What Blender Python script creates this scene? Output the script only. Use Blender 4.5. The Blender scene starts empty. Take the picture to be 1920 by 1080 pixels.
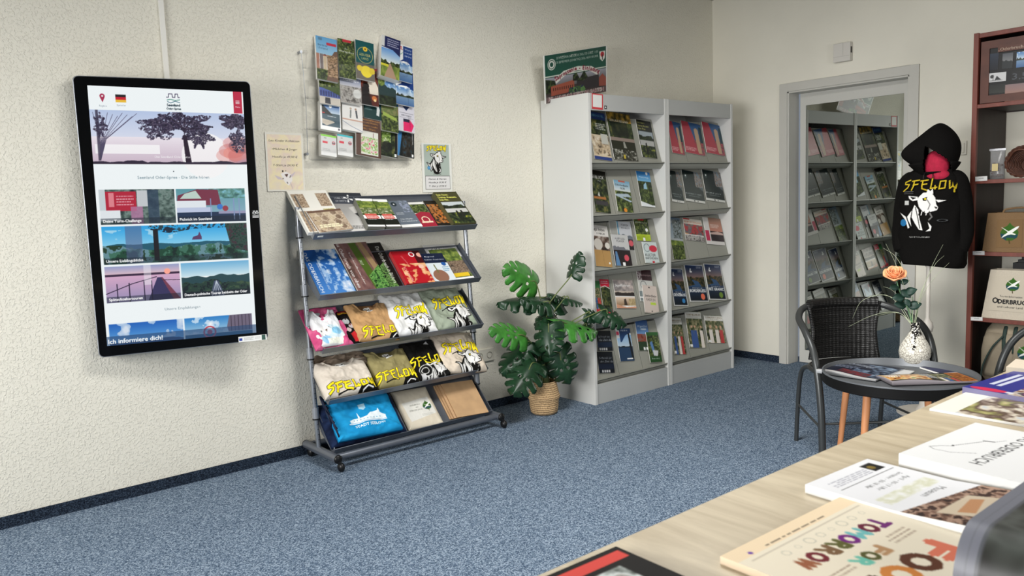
import bpy, bmesh, math, random
import numpy as np
from mathutils import Vector, Matrix
from math import sin, cos, pi, radians, sqrt, atan2

# ------------------------------------------------------------------ camera
S = bpy.context.scene
COL = S.collection
FPX, YAW, PITCH, ROLL = 1490.58, .6881, .1110, -.0365
CAM = Vector((0, -3.8714, 1.3))
fw = Vector((sin(YAW)*cos(PITCH), cos(YAW)*cos(PITCH), -sin(PITCH)))
rt0 = Vector((cos(YAW), -sin(YAW), 0)); up0 = rt0.cross(fw)
rt = rt0*cos(ROLL)+up0*sin(ROLL); up = -rt0*sin(ROLL)+up0*cos(ROLL)
cd = bpy.data.cameras.new('camera'); cam = bpy.data.objects.new('camera', cd); COL.objects.link(cam)
cam.matrix_world = Matrix(((rt.x, up.x, -fw.x, CAM.x), (rt.y, up.y, -fw.y, CAM.y), (rt.z, up.z, -fw.z, CAM.z), (0, 0, 0, 1)))
cd.sensor_width = 36; cd.lens = FPX/1920*36; cd.clip_start = .05; cd.clip_end = 60
cd.dof.use_dof = True; cd.dof.focus_distance = 4.2; cd.dof.aperture_fstop = 7.5
S.camera = cam
# ------------------------------------------------------------------ light
S.view_settings.view_transform = 'Standard'; S.view_settings.look = 'None'
S.view_settings.gamma = 1; S.view_settings.use_curve_mapping = False
S.view_settings.exposure = -0.1
wd = bpy.data.worlds.new('sky'); S.world = wd; wd.use_nodes = True
wd.node_tree.nodes['Background'].inputs[0].default_value = (.75, .85, 1, 1)
wd.node_tree.nodes['Background'].inputs[1].default_value = .3
def area(name, loc, aim, sx, sy, power, col, spread=180):
    l = bpy.data.lights.new(name, 'AREA'); l.shape = 'RECTANGLE'; l.size = sx; l.size_y = sy
    l.energy = power; l.color = col; l.spread = radians(spread)
    o = bpy.data.objects.new(name, l); COL.objects.link(o); o.location = loc
    o.rotation_euler = (Vector(aim)-Vector(loc)).to_track_quat('-Z', 'Y').to_euler(); return o
# ceiling lamp over the room, daylight through the end window (left) and the rear window
area('ceiling_lamp_light', (2.3, -2.0, 2.74), (2.3, -2.0, 0), 1.2, .6, 76, (1, .99, .965))
area('daylight_end_window', (-1.68, -1.5, 1.5), (1.5, -1.0, .1), 1.6, 1.3, 66, (1, .995, .985), 130)
area('daylight_end_window_low', (-1.68, -2.9, 1.2), (4, -1.8, .3), 1.1, .8, 19, (1, .995, .985), 60)
area('daylight_rear_window', (2.3, -5.55, 1.5), (2.3, -2, -.2), 1.35, 1.3, 42, (1, .995, .985), 150)

# ------------------------------------------------------------------ helpers
rnd = random.Random(4)
def ray(px, py): return fw*FPX + rt*(px-960) - up*(py-540)
def on(px, py, p0, n):
    d = ray(px, py); t = (Vector(p0)-CAM).dot(n)/d.dot(n); return CAM+d*t
def atx(px, py, v): return on(px, py, (v, 0, 0), Vector((1, 0, 0)))
def aty(px, py, v): return on(px, py, (0, v, 0), Vector((0, 1, 0)))
def atz(px, py, v): return on(px, py, (0, 0, v), Vector((0, 0, 1)))

def lin(c):
    c = [x/255 for x in c]
    return tuple(x/12.92 if x <= .04045 else ((x+.055)/1.055)**2.4 for x in c)
MATS = {}
def mat(name, col=(128, 128, 128), rough=.6, metal=0, var=0, scale=20, bump=0, bscale=60, spec=.5, coat=0, attr=False, trans=0, emit=0, ior=1.45, alpha=1, aniso=None):
    if name in MATS: return MATS[name]
    m = bpy.data.materials.new(name); m.use_nodes = True; nt = m.node_tree; b = nt.nodes['Principled BSDF']
    N = nt.nodes.new; L = nt.links.new
    b.inputs['Roughness'].default_value = rough; b.inputs['Metallic'].default_value = metal
    b.inputs['Specular IOR Level'].default_value = spec; b.inputs['Coat Weight'].default_value = coat
    b.inputs['Transmission Weight'].default_value = trans; b.inputs['IOR'].default_value = ior; b.inputs['Alpha'].default_value = alpha
    c = (*lin(col), 1); b.inputs['Base Color'].default_value = c
    tc = N('ShaderNodeTexCoord')
    if attr:
        a = N('ShaderNodeAttribute'); a.attribute_name = 'Col'; L(a.outputs['Color'], b.inputs['Base Color'])
        if emit:
            L(a.outputs['Color'], b.inputs['Emission Color']); b.inputs['Emission Strength'].default_value = emit; nt.links.remove(b.inputs['Base Color'].links[0]); b.inputs['Base Color'].default_value = (.012, .012, .014, 1)
    elif var:
        n = N('ShaderNodeTexNoise'); n.inputs['Scale'].default_value = scale; n.inputs['Detail'].default_value = 6
        mp = N('ShaderNodeMapping'); L(tc.outputs['Object'], mp.inputs[0]); L(mp.outputs[0], n.inputs['Vector'])
        if aniso: mp.inputs['Scale'].default_value = aniso
        r = N('ShaderNodeValToRGB'); r.color_ramp.elements[0].position = .3; r.color_ramp.elements[1].position = .7
        r.color_ramp.elements[0].color = (*[x*(1-var) for x in c[:3]], 1); r.color_ramp.elements[1].color = (*[min(1, x*(1+var)) for x in c[:3]], 1)
        L(n.outputs[0], r.inputs[0]); L(r.outputs[0], b.inputs['Base Color'])
    if bump:
        n = N('ShaderNodeTexNoise'); n.inputs['Scale'].default_value = bscale; n.inputs['Detail'].default_value = 4
        bp = N('ShaderNodeBump'); bp.inputs['Strength'].default_value = bump; bp.inputs['Distance'].default_value = .004
        L(tc.outputs['Object'], n.inputs['Vector']); L(n.outputs[0], bp.inputs['Height']); L(bp.outputs[0], b.inputs['Normal'])
    MATS[name] = m; return m

class MB:
    def __init__(s): s.v = []; s.f = []; s.m = []; s.c = None
    def add(s, vs, fs, mi=0):
        o = len(s.v); s.v += [tuple(p) for p in vs]; s.f += [[i+o for i in f] for f in fs]; s.m += [mi]*len(fs); return s
    def box(s, x0, y0, z0, x1, y1, z1, mi=0, M=None):
        vs = [Vector((x, y, z)) for x in (x0, x1) for y in (y0, y1) for z in (z0, z1)]
        if M: vs = [M @ v for v in vs]
        return s.add(vs, [[0, 1, 3, 2], [4, 6, 7, 5], [0, 4, 5, 1], [2, 3, 7, 6], [0, 2, 6, 4], [1, 5, 7, 3]], mi)
    def tube(s, pts, r, n=10, mi=0, cap=True, closed=False, flat=1):
        pts = [Vector(p) for p in pts]; k = len(pts); R = r if isinstance(r, (list, tuple)) else [r]*k
        vs = []; prev = None
        for i, p in enumerate(pts):
            if closed: t = pts[(i+1) % k]-pts[i-1]
            else: t = pts[min(i+1, k-1)]-pts[max(i-1, 0)]
            t.normalize()
            a = prev if prev else (Vector((0, 0, 1)) if abs(t.z) < .9 else Vector((1, 0, 0)))
            a = (a-t*a.dot(t)).normalized(); prev = a; b = t.cross(a)
            vs += [p+(a*cos(2*pi*j/n)*flat+b*sin(2*pi*j/n))*R[i] for j in range(n)]
        fs = [[i*n+j, i*n+(j+1) % n, (i+1)*n+(j+1) % n, (i+1)*n+j] for i in range(k-1) for j in range(n)]
        if closed: fs += [[(k-1)*n+j, (k-1)*n+(j+1) % n, (j+1) % n, j] for j in range(n)]
        elif cap: fs += [list(range(n))[::-1], [(k-1)*n+j for j in range(n)]]
        return s.add(vs, fs, mi)
    def lathe(s, prof, c=(0, 0, 0), n=32, mi=0, M=None):
        vs = []; k = len(prof)
        for r, z in prof: vs += [Vector((c[0]+r*cos(2*pi*j/n), c[1]+r*sin(2*pi*j/n), c[2]+z)) for j in range(n)]
        if M: vs = [M @ v for v in vs]
        fs = [[i*n+j, i*n+(j+1) % n, (i+1)*n+(j+1) % n, (i+1)*n+j] for i in range(k-1) for j in range(n)]
        return s.add(vs, fs, mi)
    def ball(s, c, r, n=14, mi=0, sc=(1, 1, 1)):
        c = Vector(c); k = n//2; vs = []
        for i in range(k+1):
            a = pi*i/k
            vs += [c+Vector((r*sin(a)*cos(2*pi*j/n)*sc[0], r*sin(a)*sin(2*pi*j/n)*sc[1], r*cos(a)*sc[2])) for j in range(n)]
        return s.add(vs, [[i*n+j, (i+1)*n+j, (i+1)*n+(j+1) % n, i*n+(j+1) % n] for i in range(k) for j in range(n)], mi)
    def loft(s, rings, mi=0, cap=True):
        n = len(rings[0]); k = len(rings); vs = [p for r in rings for p in r]
        fs = [[i*n+j, i*n+(j+1) % n, (i+1)*n+(j+1) % n, (i+1)*n+j] for i in range(k-1) for j in range(n)]
        if cap: fs += [list(range(n))[::-1], [(k-1)*n+j for j in range(n)]]
        return s.add(vs, fs, mi)
    def prism(s, pts, z0, z1, mi=0, M=None):
        n = len(pts); vs = [Vector((x, y, z)) for z in (z0, z1) for x, y in pts]
        if M: vs = [M @ v for v in vs]
        return s.add(vs, [list(range(n))[::-1], list(range(n, 2*n))]+[[i, (i+1) % n, n+(i+1) % n, n+i] for i in range(n)], mi)
    def build(s, name, mats, parent=None, loc=None, M=None, smooth=False, bevel=0, solid=0, sub=0, fix=True):
        me = bpy.data.meshes.new(name); me.from_pydata(s.v, [], s.f)
        if not isinstance(mats, (list, tuple)): mats = [mats]
        for m in mats: me.materials.append(m)
        if len(mats) > 1: me.polygons.foreach_set('material_index', s.m)
        if s.c is not None:
            a = me.color_attributes.new('Col', 'FLOAT_COLOR', 'POINT'); a.data.foreach_set('color', np.asarray(s.c, dtype=np.float32).ravel())
        if fix:
            bm = bmesh.new(); bm.from_mesh(me)
            bmesh.ops.remove_doubles(bm, verts=bm.verts, dist=1e-6)
            bmesh.ops.recalc_face_normals(bm, faces=bm.faces); bm.to_mesh(me); bm.free()
        o = bpy.data.objects.new(name, me); COL.objects.link(o)
        if loc is not None: o.location = loc
        if M is not None: o.matrix_world = M
        if parent is not None: o.parent = parent
        if smooth:
            me.shade_smooth()
            if not s.c is not None and smooth == 1:
                md = o.modifiers.new('angle', 'EDGE_SPLIT'); md.split_angle = radians(45)
        if solid: md = o.modifiers.new('solid', 'SOLIDIFY'); md.thickness = solid; md.offset = 0
        if bevel:
            md = o.modifiers.new('bevel', 'BEVEL'); md.width = bevel; md.segments = 2; md.limit_method = 'ANGLE'; md.angle_limit = radians(50)
        if sub: md = o.modifiers.new('sub', 'SUBSURF'); md.levels = md.render_levels = sub
        return o
def tag(o, label, cat, group=None):
    o['label'] = label; o['category'] = cat
    if group: o['group'] = group
    return o
def thing(name, label, cat, loc=(0, 0, 0), rz=0, group=None):
    o = bpy.data.objects.new(name, None); o.empty_display_size = .05; COL.objects.link(o); o.location = loc; o.rotation_euler = (0, 0, rz)
    return tag(o, label, cat, group)
def struct(o): o['kind'] = 'structure'; return o
def arc(pts, n=8):
    """smooth curve through points (catmull-rom)"""
    P = [Vector(p) for p in pts]; P = [P[0]*2-P[1]]+P+[P[-1]*2-P[-2]]; out = []
    for i in range(1, len(P)-2):
        for k in range(n):
            t = k/n; a, b, c, d = P[i-1:i+3]
            out.append(.5*((2*b)+(c-a)*t+(2*a-5*b+4*c-d)*t*t+(3*b-a-3*c+d)*t**3))
    return out+[P[-2]]

# ------------------------------------------------------------------ painted print surfaces
GLY = {}
def glyphs(s):
    if s in GLY: return GLY[s]
    cu = bpy.data.curves.new('t', 'FONT'); cu.body = s; cu.size = 1; cu.resolution_u = 2
    ob = bpy.data.objects.new('t', cu); COL.objects.link(ob); bpy.context.view_layer.update()
    dg = bpy.context.evaluated_depsgraph_get(); me = ob.evaluated_get(dg).to_mesh(); me.calc_loop_triangles()
    V = np.array([v.co[:2] for v in me.vertices]) if len(me.vertices) else np.zeros((0, 2))
    T = np.array([t.vertices[:] for t in me.loop_triangles], int)
    ob.evaluated_get(dg).to_mesh_clear(); bpy.data.objects.remove(ob); bpy.data.curves.remove(cu)
    GLY[s] = (V, T); return GLY[s]
def vnoise(h, w, sx, sy, seed, octv=4):
    r = np.random.RandomState(seed); out = np.zeros((h, w)); amp = 1; tot = 0
    for o in range(octv):
        gx, gy = int(sx*2**o)+2, int(sy*2**o)+2
        g = r.rand(gy+1, gx+1); X = np.linspace(0, gx-1.001, w); Y = np.linspace(0, gy-1.001, h)
        xi, yi = X.astype(int), Y.astype(int); fx = (X-xi)[None, :]; fy = (Y-yi)[:, None]; fx = fx*fx*(3-2*fx); fy = fy*fy*(3-2*fy)
        a = g[yi][:, xi]; b = g[yi][:, xi+1]; c = g[yi+1][:, xi]; d = g[yi+1][:, xi+1]
        out += amp*((a*(1-fx)+b*fx)*(1-fy)+(c*(1-fx)+d*fx)*fy); tot += amp; amp *= .55
    out /= tot; return np.clip((out-.5)*1.7+.5, 0, .9999)
class Cv:
    """colour canvas in metres: width w, height h; u,v in 0..1 with v down"""
    def __init__(s, w, h, cell, bg=(240, 240, 238)):
        s.w, s.h = w, h; s.nx = max(4, int(w/cell)); s.ny = max(4, int(h/cell)); s.W, s.H = s.nx*2, s.ny*2
        s.a = np.empty((s.H, s.W, 3)); s.a[:] = bg
    def box(s, x0, y0, x1, y1):
        X = sorted((int(round(x0*s.W)), int(round(x1*s.W)))); Y = sorted((int(round(y0*s.H)), int(round(y1*s.H))))
        i, j = min(max(0, X[0]), s.W), min(max(0, Y[0]), s.H)
        return i, j, max(i, min(s.W, max(X[1], X[0]+1))), max(j, min(s.H, max(Y[1], Y[0]+1)))
    def rect(s, x0, y0, x1, y1, c, a=1):
        i, j, k, l = s.box(x0, y0, x1, y1); R = s.a[j:l, i:k]; R[:] = R*(1-a)+np.array(c)*a; return s
    def grad(s, x0, y0, x1, y1, c0, c1):
        i, j, k, l = s.box(x0, y0, x1, y1)
        if l > j: t = np.linspace(0, 1, l-j)[:, None, None]; s.a[j:l, i:k] = np.array(c0)*(1-t)+np.array(c1)*t
        return s
    def noise(s, x0, y0, x1, y1, cols, sc=8, seed=1, th=None, stretch=1):
        i, j, k, l = s.box(x0, y0, x1, y1)
        if l-j < 2 or k-i < 2: return s
        n = vnoise(l-j, k-i, sc, max(1, sc*stretch*(l-j)/(k-i)), seed); C = np.array(cols, float)
        t = n*(len(cols)-1); a = t.astype(int); f = (t-a)[..., None]; R = C[a]*(1-f)+C[np.minimum(a+1, len(cols)-1)]*f
        if th is None: s.a[j:l, i:k] = R
        else: m = n > th; s.a[j:l, i:k][m] = R[m]
        return s
    def _mask(s, P):
        P = np.array(P, float)*[s.W, s.H]
        i0, j0 = np.floor(P.min(0)).astype(int); i1, j1 = np.ceil(P.max(0)).astype(int)+1
        i0, j0, i1, j1 = max(0, i0), max(0, j0), min(s.W, i1), min(s.H, j1)
        if i1 <= i0 or j1 <= j0: return None
        Y, X = np.mgrid[j0:j1, i0:i1]+.5; m = np.zeros(X.shape, bool); n = len(P)
        for a in range(n):
            x0, y0 = P[a]; x1, y1 = P[(a+1) % n]
            if y0 == y1: continue
            m ^= ((y0 > Y) != (y1 > Y)) & (X < (x1-x0)*(Y-y0)/(y1-y0)+x0)
        return i0, j0, i1, j1, m
    def poly(s, P, c, a=1):
        r = s._mask(P)
        if r: i, j, k, l, m = r; R = s.a[j:l, i:k]; R[m] = R[m]*(1-a)+np.array(c)*a
        return s
    def pnoise(s, P, cols, sc=8, seed=1):
        r = s._mask(P)
        if r:
            i, j, k, l, m = r; n = vnoise(l-j, k-i, sc, max(1, sc*(l-j)/(k-i)), seed); C = np.array(cols, float)
            q = (n*len(cols)).astype(int); s.a[j:l, i:k][m] = C[q][m]
        return s
    def ell(s, cx, cy, rx, c, ry=None, a=1, ring=0):
        ry = rx*s.w/s.h if ry is None else ry
        i, j, k, l = s.box(cx-rx, cy-ry, cx+rx, cy+ry); Y, X = np.mgrid[j:l, i:k]+.5
        d = ((X/s.W-cx)/rx)**2+((Y/s.H-cy)/ry)**2; m = d <= 1
        if ring: m &= d > (1-ring)**2
        R = s.a[j:l, i:k]; R[m] = R[m]*(1-a)+np.array(c)*a; return s
    def line(s, P, wd, c):
        """polyline, wd in fraction of width"""
        asp = s.w/s.h
        for (x0, y0), (x1, y1) in zip(P, P[1:]):
            dx, dy = x1-x0, (y1-y0)/asp; L = sqrt(dx*dx+dy*dy) or 1; nx, ny = -dy/L*wd/2, dx/L*wd/2*asp
            ex, ey = dx/L*wd*.3, dy/L*wd*.3*asp
            s.poly([(x0+nx-ex, y0+ny-ey), (x1+nx+ex, y1+ny+ey), (x1-nx+ex, y1-ny+ey), (x0-nx-ex, y0-ny-ey)], c)
        return s
    def hills(s, y, amp, c, seed=1, x0=0, x1=1, y1=1, sc=4, cols=None):
        n = vnoise(1, 60, sc, 1, seed, 3)[0]; P = [(x0+(x1-x0)*i/59, y-amp*(n[i]-.3)) for i in range(60)]+[(x1, y1), (x0, y1)]
        return s.pnoise(P, cols, 14, seed) if cols else s.poly(P, c)
    def dashes(s, x0, y0, x1, y1, n, c, wd=.45, seed=3, a=.8):
        r = random.Random(seed); H = (y1-y0)/n
        for q in range(n):
            x = x0; y = y0+q*H; end = x1-(r.random()*.25*(x1-x0))
            while x < end:
                w = (x1-x0)*(.05+.12*r.random()); s.rect(x, y, min(end, x+w), y+H*wd, c, a); x += w+(x1-x0)*.025
        return s
    def text(s, t, x, y, h, c, w=None, al='l', rot=0, bold=0, sk=0):
        """h: cap height as a fraction of canvas height; w: total width as a fraction of width; rot in degrees"""
        V, T = glyphs(t)
        if len(V) == 0: return s
        V = V.copy(); mn = V[:, 0].min(); V[:, 0] -= mn; V[:, 0] += V[:, 1]*sk; H = .72; hh = h*s.h
        sy = hh/H; sx = sy if w is None else w*s.w/max(V[:, 0].max(), .01)
        W = V[:, 0].max()*sx; V = V*[sx, sy]
        if al == 'c': V[:, 0] -= W/2
        if al == 'r': V[:, 0] -= W
        a = radians(rot); R = np.array([[cos(a), sin(a)], [-sin(a), cos(a)]]); V = V@R
        offs = [(0, 0)] if not bold else [(0, 0), (bold, 0), (-bold, 0), (0, bold), (0, -bold)]
        for ox, oy in offs:
            Q = np.stack([(x*s.w+V[:, 0]+ox*hh)/s.w*s.W, (y*s.h-V[:, 1]+oy*hh)/s.h*s.H], 1)
            for tr in T:
                A = Q[tr]; i0, j0 = np.floor(A.min(0)).astype(int); i1, j1 = np.ceil(A.max(0)).astype(int)+1
                i0, j0, i1, j1 = max(0, i0), max(0, j0), min(s.W, i1), min(s.H, j1)
                if i1 <= i0 or j1 <= j0: continue
                Y, X = np.mgrid[j0:j1, i0:i1]+.5
                e = [(A[(q+1) % 3, 0]-A[q, 0])*(Y-A[q, 1])-(A[(q+1) % 3, 1]-A[q, 1])*(X-A[q, 0]) for q in range(3)]
                m = ((e[0] >= -.01) & (e[1] >= -.01) & (e[2] >= -.01)) | ((e[0] <= .01) & (e[1] <= .01) & (e[2] <= .01))
                s.a[j0:j1, i0:i1][m] = c
        return s
    def lin(s):
        a = s.a.reshape(s.ny, 2, s.nx, 2, 3).mean((1, 3))/255
        return np.where(a <= .04045, a/12.92, ((a+.055)/1.055)**2.4)

PRINT = mat('printed_gloss_paper', rough=.32, attr=True, spec=.45)
MATTE = mat('printed_matte_paper', rough=.7, attr=True, spec=.15)
CLOTH = mat('printed_cotton', rough=.9, attr=True, spec=.15, bump=.25, bscale=500)
def frame_of(q):
    TL, TR, BR, BL = [Vector(p) for p in q]
    ux = ((TR-TL)+(BR-BL)); uy = ((TL-BL)+(TR-BR)); w = ux.length/2; h = uy.length/2
    ux.normalize(); n = ux.cross(uy.normalized()).normalized(); uy2 = n.cross(ux)
    # share the skew between both axes
    d = (uy.normalized()-uy2)/2; ux = (ux-uy2*d.dot(ux)*1).normalized(); uy2 = n.cross(ux)
    return (TL+TR+BR+BL)/4, ux, uy2, n, w, h
def sheet(name, label, cat, quad, paint, thick=.004, group=None, cell=.0026, m=None, bg=(240, 240, 238), page=(228, 226, 220), parent=None, zf=None, lift=0, lean=None):
    """a printed sheet, stack, booklet or folded cloth: painted top face, page-coloured edges, real thickness"""
    c, ux, uy, n, w, h = frame_of(quad)
    if n.dot(CAM-c) < 0: n = -n
    cv = Cv(w, h, cell, bg); paint(cv); C = cv.lin(); ny, nx = C.shape[:2]
    X, Y = np.meshgrid((np.arange(nx)/(nx-1)-.5)*w, (.5-np.arange(ny)/(ny-1))*h)
    Z = np.full(X.shape, thick) if zf is None else zf(X/w+.5, .5-Y/h)
    if lean: X = X+lean*Z
    V = np.stack([X.ravel(), Y.ravel(), Z.ravel()], 1)
    I = np.arange(nx*ny).reshape(ny, nx)
    F = np.stack([I[1:, :-1], I[1:, 1:], I[:-1, 1:], I[:-1, :-1]], -1).reshape(-1, 4).tolist()
    per = list(I[0, :])+list(I[1:, -1])+list(I[-1, -2::-1])+list(I[-2:0:-1, 0]); per = per[::-1]
    b0 = len(V); E = V[per]; e1 = E.copy(); e2 = E.copy(); e2[:, 2] = 0
    if lean: e2[:, 0] -= lean*E[:, 2]
    V = np.vstack([V, e1, e2]); k = len(per)
    F += [[b0+i, b0+(i+1) % k, b0+k+(i+1) % k, b0+k+i] for i in range(k)]
    F.append([b0+k+i for i in range(k)])
    CC = np.ones((len(V), 4)); CC[:nx*ny, :3] = C.reshape(-1, 3); CC[nx*ny:, :3] = lin(page)
    mb = MB(); mb.v = V.tolist(); mb.f = F; mb.m = [0]*len(F); mb.c = CC
    c2 = c+n*lift
    s = 1 if ux.cross(uy).dot(n) > 0 else -1
    if s < 0: raise Exception('quad order '+name)
    M = Matrix(((ux.x, uy.x, n.x, c2.x), (ux.y, uy.y, n.y, c2.y), (ux.z, uy.z, n.z, c2.z), (0, 0, 0, 1)))
    o = mb.build(name, m or PRINT, fix=False, M=M, smooth=2 if zf is not None else False)
    if label: tag(o, label, cat, group)
    if parent is not None:
        bpy.context.view_layer.update(); o.parent = parent; o.matrix_parent_inverse = parent.matrix_world.inverted()
    return o
def Zq(ox, oy, s, pts, fn):
    return [fn(ox+x/s, oy+y/s) for x, y in pts]
def planef(p0, n):
    n = Vector(n).normalized(); p0 = Vector(p0); return lambda x, y: on(x, y, p0, n)
# ------------------------------------------------------------------ materials of the room
def plaster(name, col):
    m = bpy.data.materials.new(name); m.use_nodes = True; nt = m.node_tree; b = nt.nodes['Principled BSDF']; N = nt.nodes.new; L = nt.links.new
    b.inputs['Roughness'].default_value = .85; b.inputs['Specular IOR Level'].default_value = .2
    tc = N('ShaderNodeTexCoord'); n1 = N('ShaderNodeTexNoise'); n1.inputs['Scale'].default_value = 95; n1.inputs['Detail'].default_value = 5; n1.inputs['Distortion'].default_value = .6
    n2 = N('ShaderNodeTexNoise'); n2.inputs['Scale'].default_value = 2.2; n2.inputs['Detail'].default_value = 3
    n3 = N('ShaderNodeTexNoise'); n3.inputs['Scale'].default_value = 14; n3.inputs['Detail'].default_value = 6
    for q in (n1, n2, n3): L(tc.outputs['Object'], q.inputs['Vector'])
    r = N('ShaderNodeValToRGB'); c = lin(col); r.color_ramp.elements[0].color = (*[x*.95 for x in c], 1); r.color_ramp.elements[1].color = (*[min(1, x*1.03) for x in c], 1)
    L(n2.outputs[0], r.inputs[0]); L(r.outputs[0], b.inputs['Base Color'])
    r2 = N('ShaderNodeValToRGB'); r2.color_ramp.elements[0].position = .5; r2.color_ramp.elements[1].position = .66; L(n1.outputs[0], r2.inputs[0])
    ad = N('ShaderNodeMath'); ad.operation = 'MULTIPLY_ADD'; ad.inputs[1].default_value = .8; L(n3.outputs[0], ad.inputs[0]); L(r2.outputs[0], ad.inputs[2])
    bp = N('ShaderNodeBump'); bp.inputs['Strength'].default_value = .6; bp.inputs['Distance'].default_value = .003; L(ad.outputs[0], bp.inputs['Height']); L(bp.outputs[0], b.inputs['Normal'])
    return m
WALL = plaster('cream_textured_plaster', (228, 224, 210))
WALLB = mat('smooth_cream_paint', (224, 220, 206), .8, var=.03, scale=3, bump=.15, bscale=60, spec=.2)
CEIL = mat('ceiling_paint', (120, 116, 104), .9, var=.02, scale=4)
def carpet(name, a, b_, c_):
    m = bpy.data.materials.new(name); m.use_nodes = True; nt = m.node_tree; b = nt.nodes['Principled BSDF']; N = nt.nodes.new; L = nt.links.new
    b.inputs['Roughness'].default_value = .95; b.inputs['Specular IOR Level'].default_value = .1
    tc = N('ShaderNodeTexCoord'); n1 = N('ShaderNodeTexVoronoi'); n1.inputs['Scale'].default_value = 240; sx = N('ShaderNodeSeparateXYZ')
    n2 = N('ShaderNodeTexNoise'); n2.inputs['Scale'].default_value = 5; n2.inputs['Detail'].default_value = 4
    L(tc.outputs['Object'], n1.inputs['Vector']); L(tc.outputs['Object'], n2.inputs['Vector'])
    ad = N('ShaderNodeMath'); ad.operation = 'MULTIPLY_ADD'; ad.inputs[1].default_value = .08; L(n2.outputs[0], ad.inputs[0]); L(n1.outputs['Color'], sx.inputs[0]); L(sx.outputs[0], ad.inputs[2])
    r = N('ShaderNodeValToRGB'); e = r.color_ramp.elements; e[0].position = .05; e[1].position = 1.0; e[0].color = (*lin(a), 1); e[1].color = (*lin(c_), 1)
    k = e.new(.5); k.color = (*lin(b_), 1)
    L(ad.outputs[0], r.inputs[0]); L(r.outputs[0], b.inputs['Base Color'])
    bp = N('ShaderNodeBump'); bp.inputs['Strength'].default_value = .6; bp.inputs['Distance'].default_value = .003; L(n1.outputs[0], bp.inputs['Height']); L(bp.outputs[0], b.inputs['Normal'])
    return m
CARPET = carpet('blue_speckled_carpet', (54, 70, 90), (90, 107, 127), (152, 167, 182))
SKIRT = carpet('dark_blue_carpet_skirting', (20, 26, 36), (32, 42, 55), (60, 72, 88))
CHROME = mat('brushed_chrome', (158, 162, 168), .34, .9)
GREYMET = mat('grey_lacquered_steel', (112, 117, 126), .38, .6, var=.04, scale=40)
SILVER = mat('silver_plastic', (150, 154, 160), .4, .5)
BLACKP = mat('black_plastic', (16, 16, 17), .4, spec=.4)
WHITEP = mat('white_plastic', (226, 226, 220), .4)
ACRYL = mat('clear_acrylic', (250, 250, 250), .06, trans=1, ior=1.3, alpha=.22)

# ------------------------------------------------------------------ room shell
X0, X1, Y0, ZC = -1.75, 5.292, -5.62, 2.7713
def slab(name, x0, y0, z0, x1, y1, z1, m): return struct(MB().box(x0, y0, z0, x1, y1, z1).build(name, m))
slab('floor', X0-.1, Y0-.1, -.1, X1+.3, .1, 0, CARPET)
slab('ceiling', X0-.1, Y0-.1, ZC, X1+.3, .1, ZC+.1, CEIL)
slab('wall_left', X0, 0, 0, X1+.15, .12, ZC, WALL)
w = MB(); D0, D1, DT = -.648, -1.512, 1.998       # door opening in the right wall
w.box(X1, D0, 0, X1+.12, 0, ZC); w.box(X1, Y0, 0, X1+.12, D1, ZC); w.box(X1, D1, DT, X1+.12, D0, ZC)
struct(w.build('wall_right', WALLB))
w = MB(); WX0, WX1, WZ0, WZ1 = 1.6, 3.0, .85, 2.15
w.box(X0, Y0-.12, 0, WX0, Y0, ZC); w.box(WX1, Y0-.12, 0, X1+.12, Y0, ZC); w.box(WX0, Y0-.12, 0, WX1, Y0, WZ0); w.box(WX0, Y0-.12, WZ1, WX1, Y0, ZC)
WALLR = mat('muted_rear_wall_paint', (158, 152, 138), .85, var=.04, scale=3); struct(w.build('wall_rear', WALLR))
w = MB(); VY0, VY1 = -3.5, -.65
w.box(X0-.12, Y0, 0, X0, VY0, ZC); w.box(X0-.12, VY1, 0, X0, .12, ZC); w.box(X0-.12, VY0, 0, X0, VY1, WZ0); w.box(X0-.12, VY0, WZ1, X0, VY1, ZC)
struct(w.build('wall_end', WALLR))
w = MB(); t = .05
for a, b in ((WX0, WX0+t), (WX1-t, WX1), ((WX0+WX1)/2-t/2, (WX0+WX1)/2+t/2)): w.box(a, Y0-.09, WZ0, b, Y0-.03, WZ1)
w.box(WX0, Y0-.09, WZ0, WX1, Y0-.03, WZ0+t); w.box(WX0, Y0-.09, WZ1-t, WX1, Y0-.03, WZ1)
struct(w.build('window_1', WHITEP))
w = MB()
for a, b in ((VY0, VY0+t), (VY1-t, VY1), ((VY0+VY1)/2-t/2, (VY0+VY1)/2+t/2)): w.box(X0-.09, a, WZ0, X0-.03, b, WZ1)
w.box(X0-.09, VY0, WZ0, X0-.03, VY1, WZ0+t); w.box(X0-.09, VY0, WZ1-t, X0-.03, VY1, WZ1)
struct(w.build('window_2', WHITEP))
HB = .052
slab('baseboard_left', X0, -.008, 0, X1, 0, HB, SKIRT)
w = MB().box(X1-.008, D0+.062, 0, X1, -.008, HB); w.box(X1-.008, Y0, 0, X1, D1-.062, HB); struct(w.build('baseboard_right', SKIRT))
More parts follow.
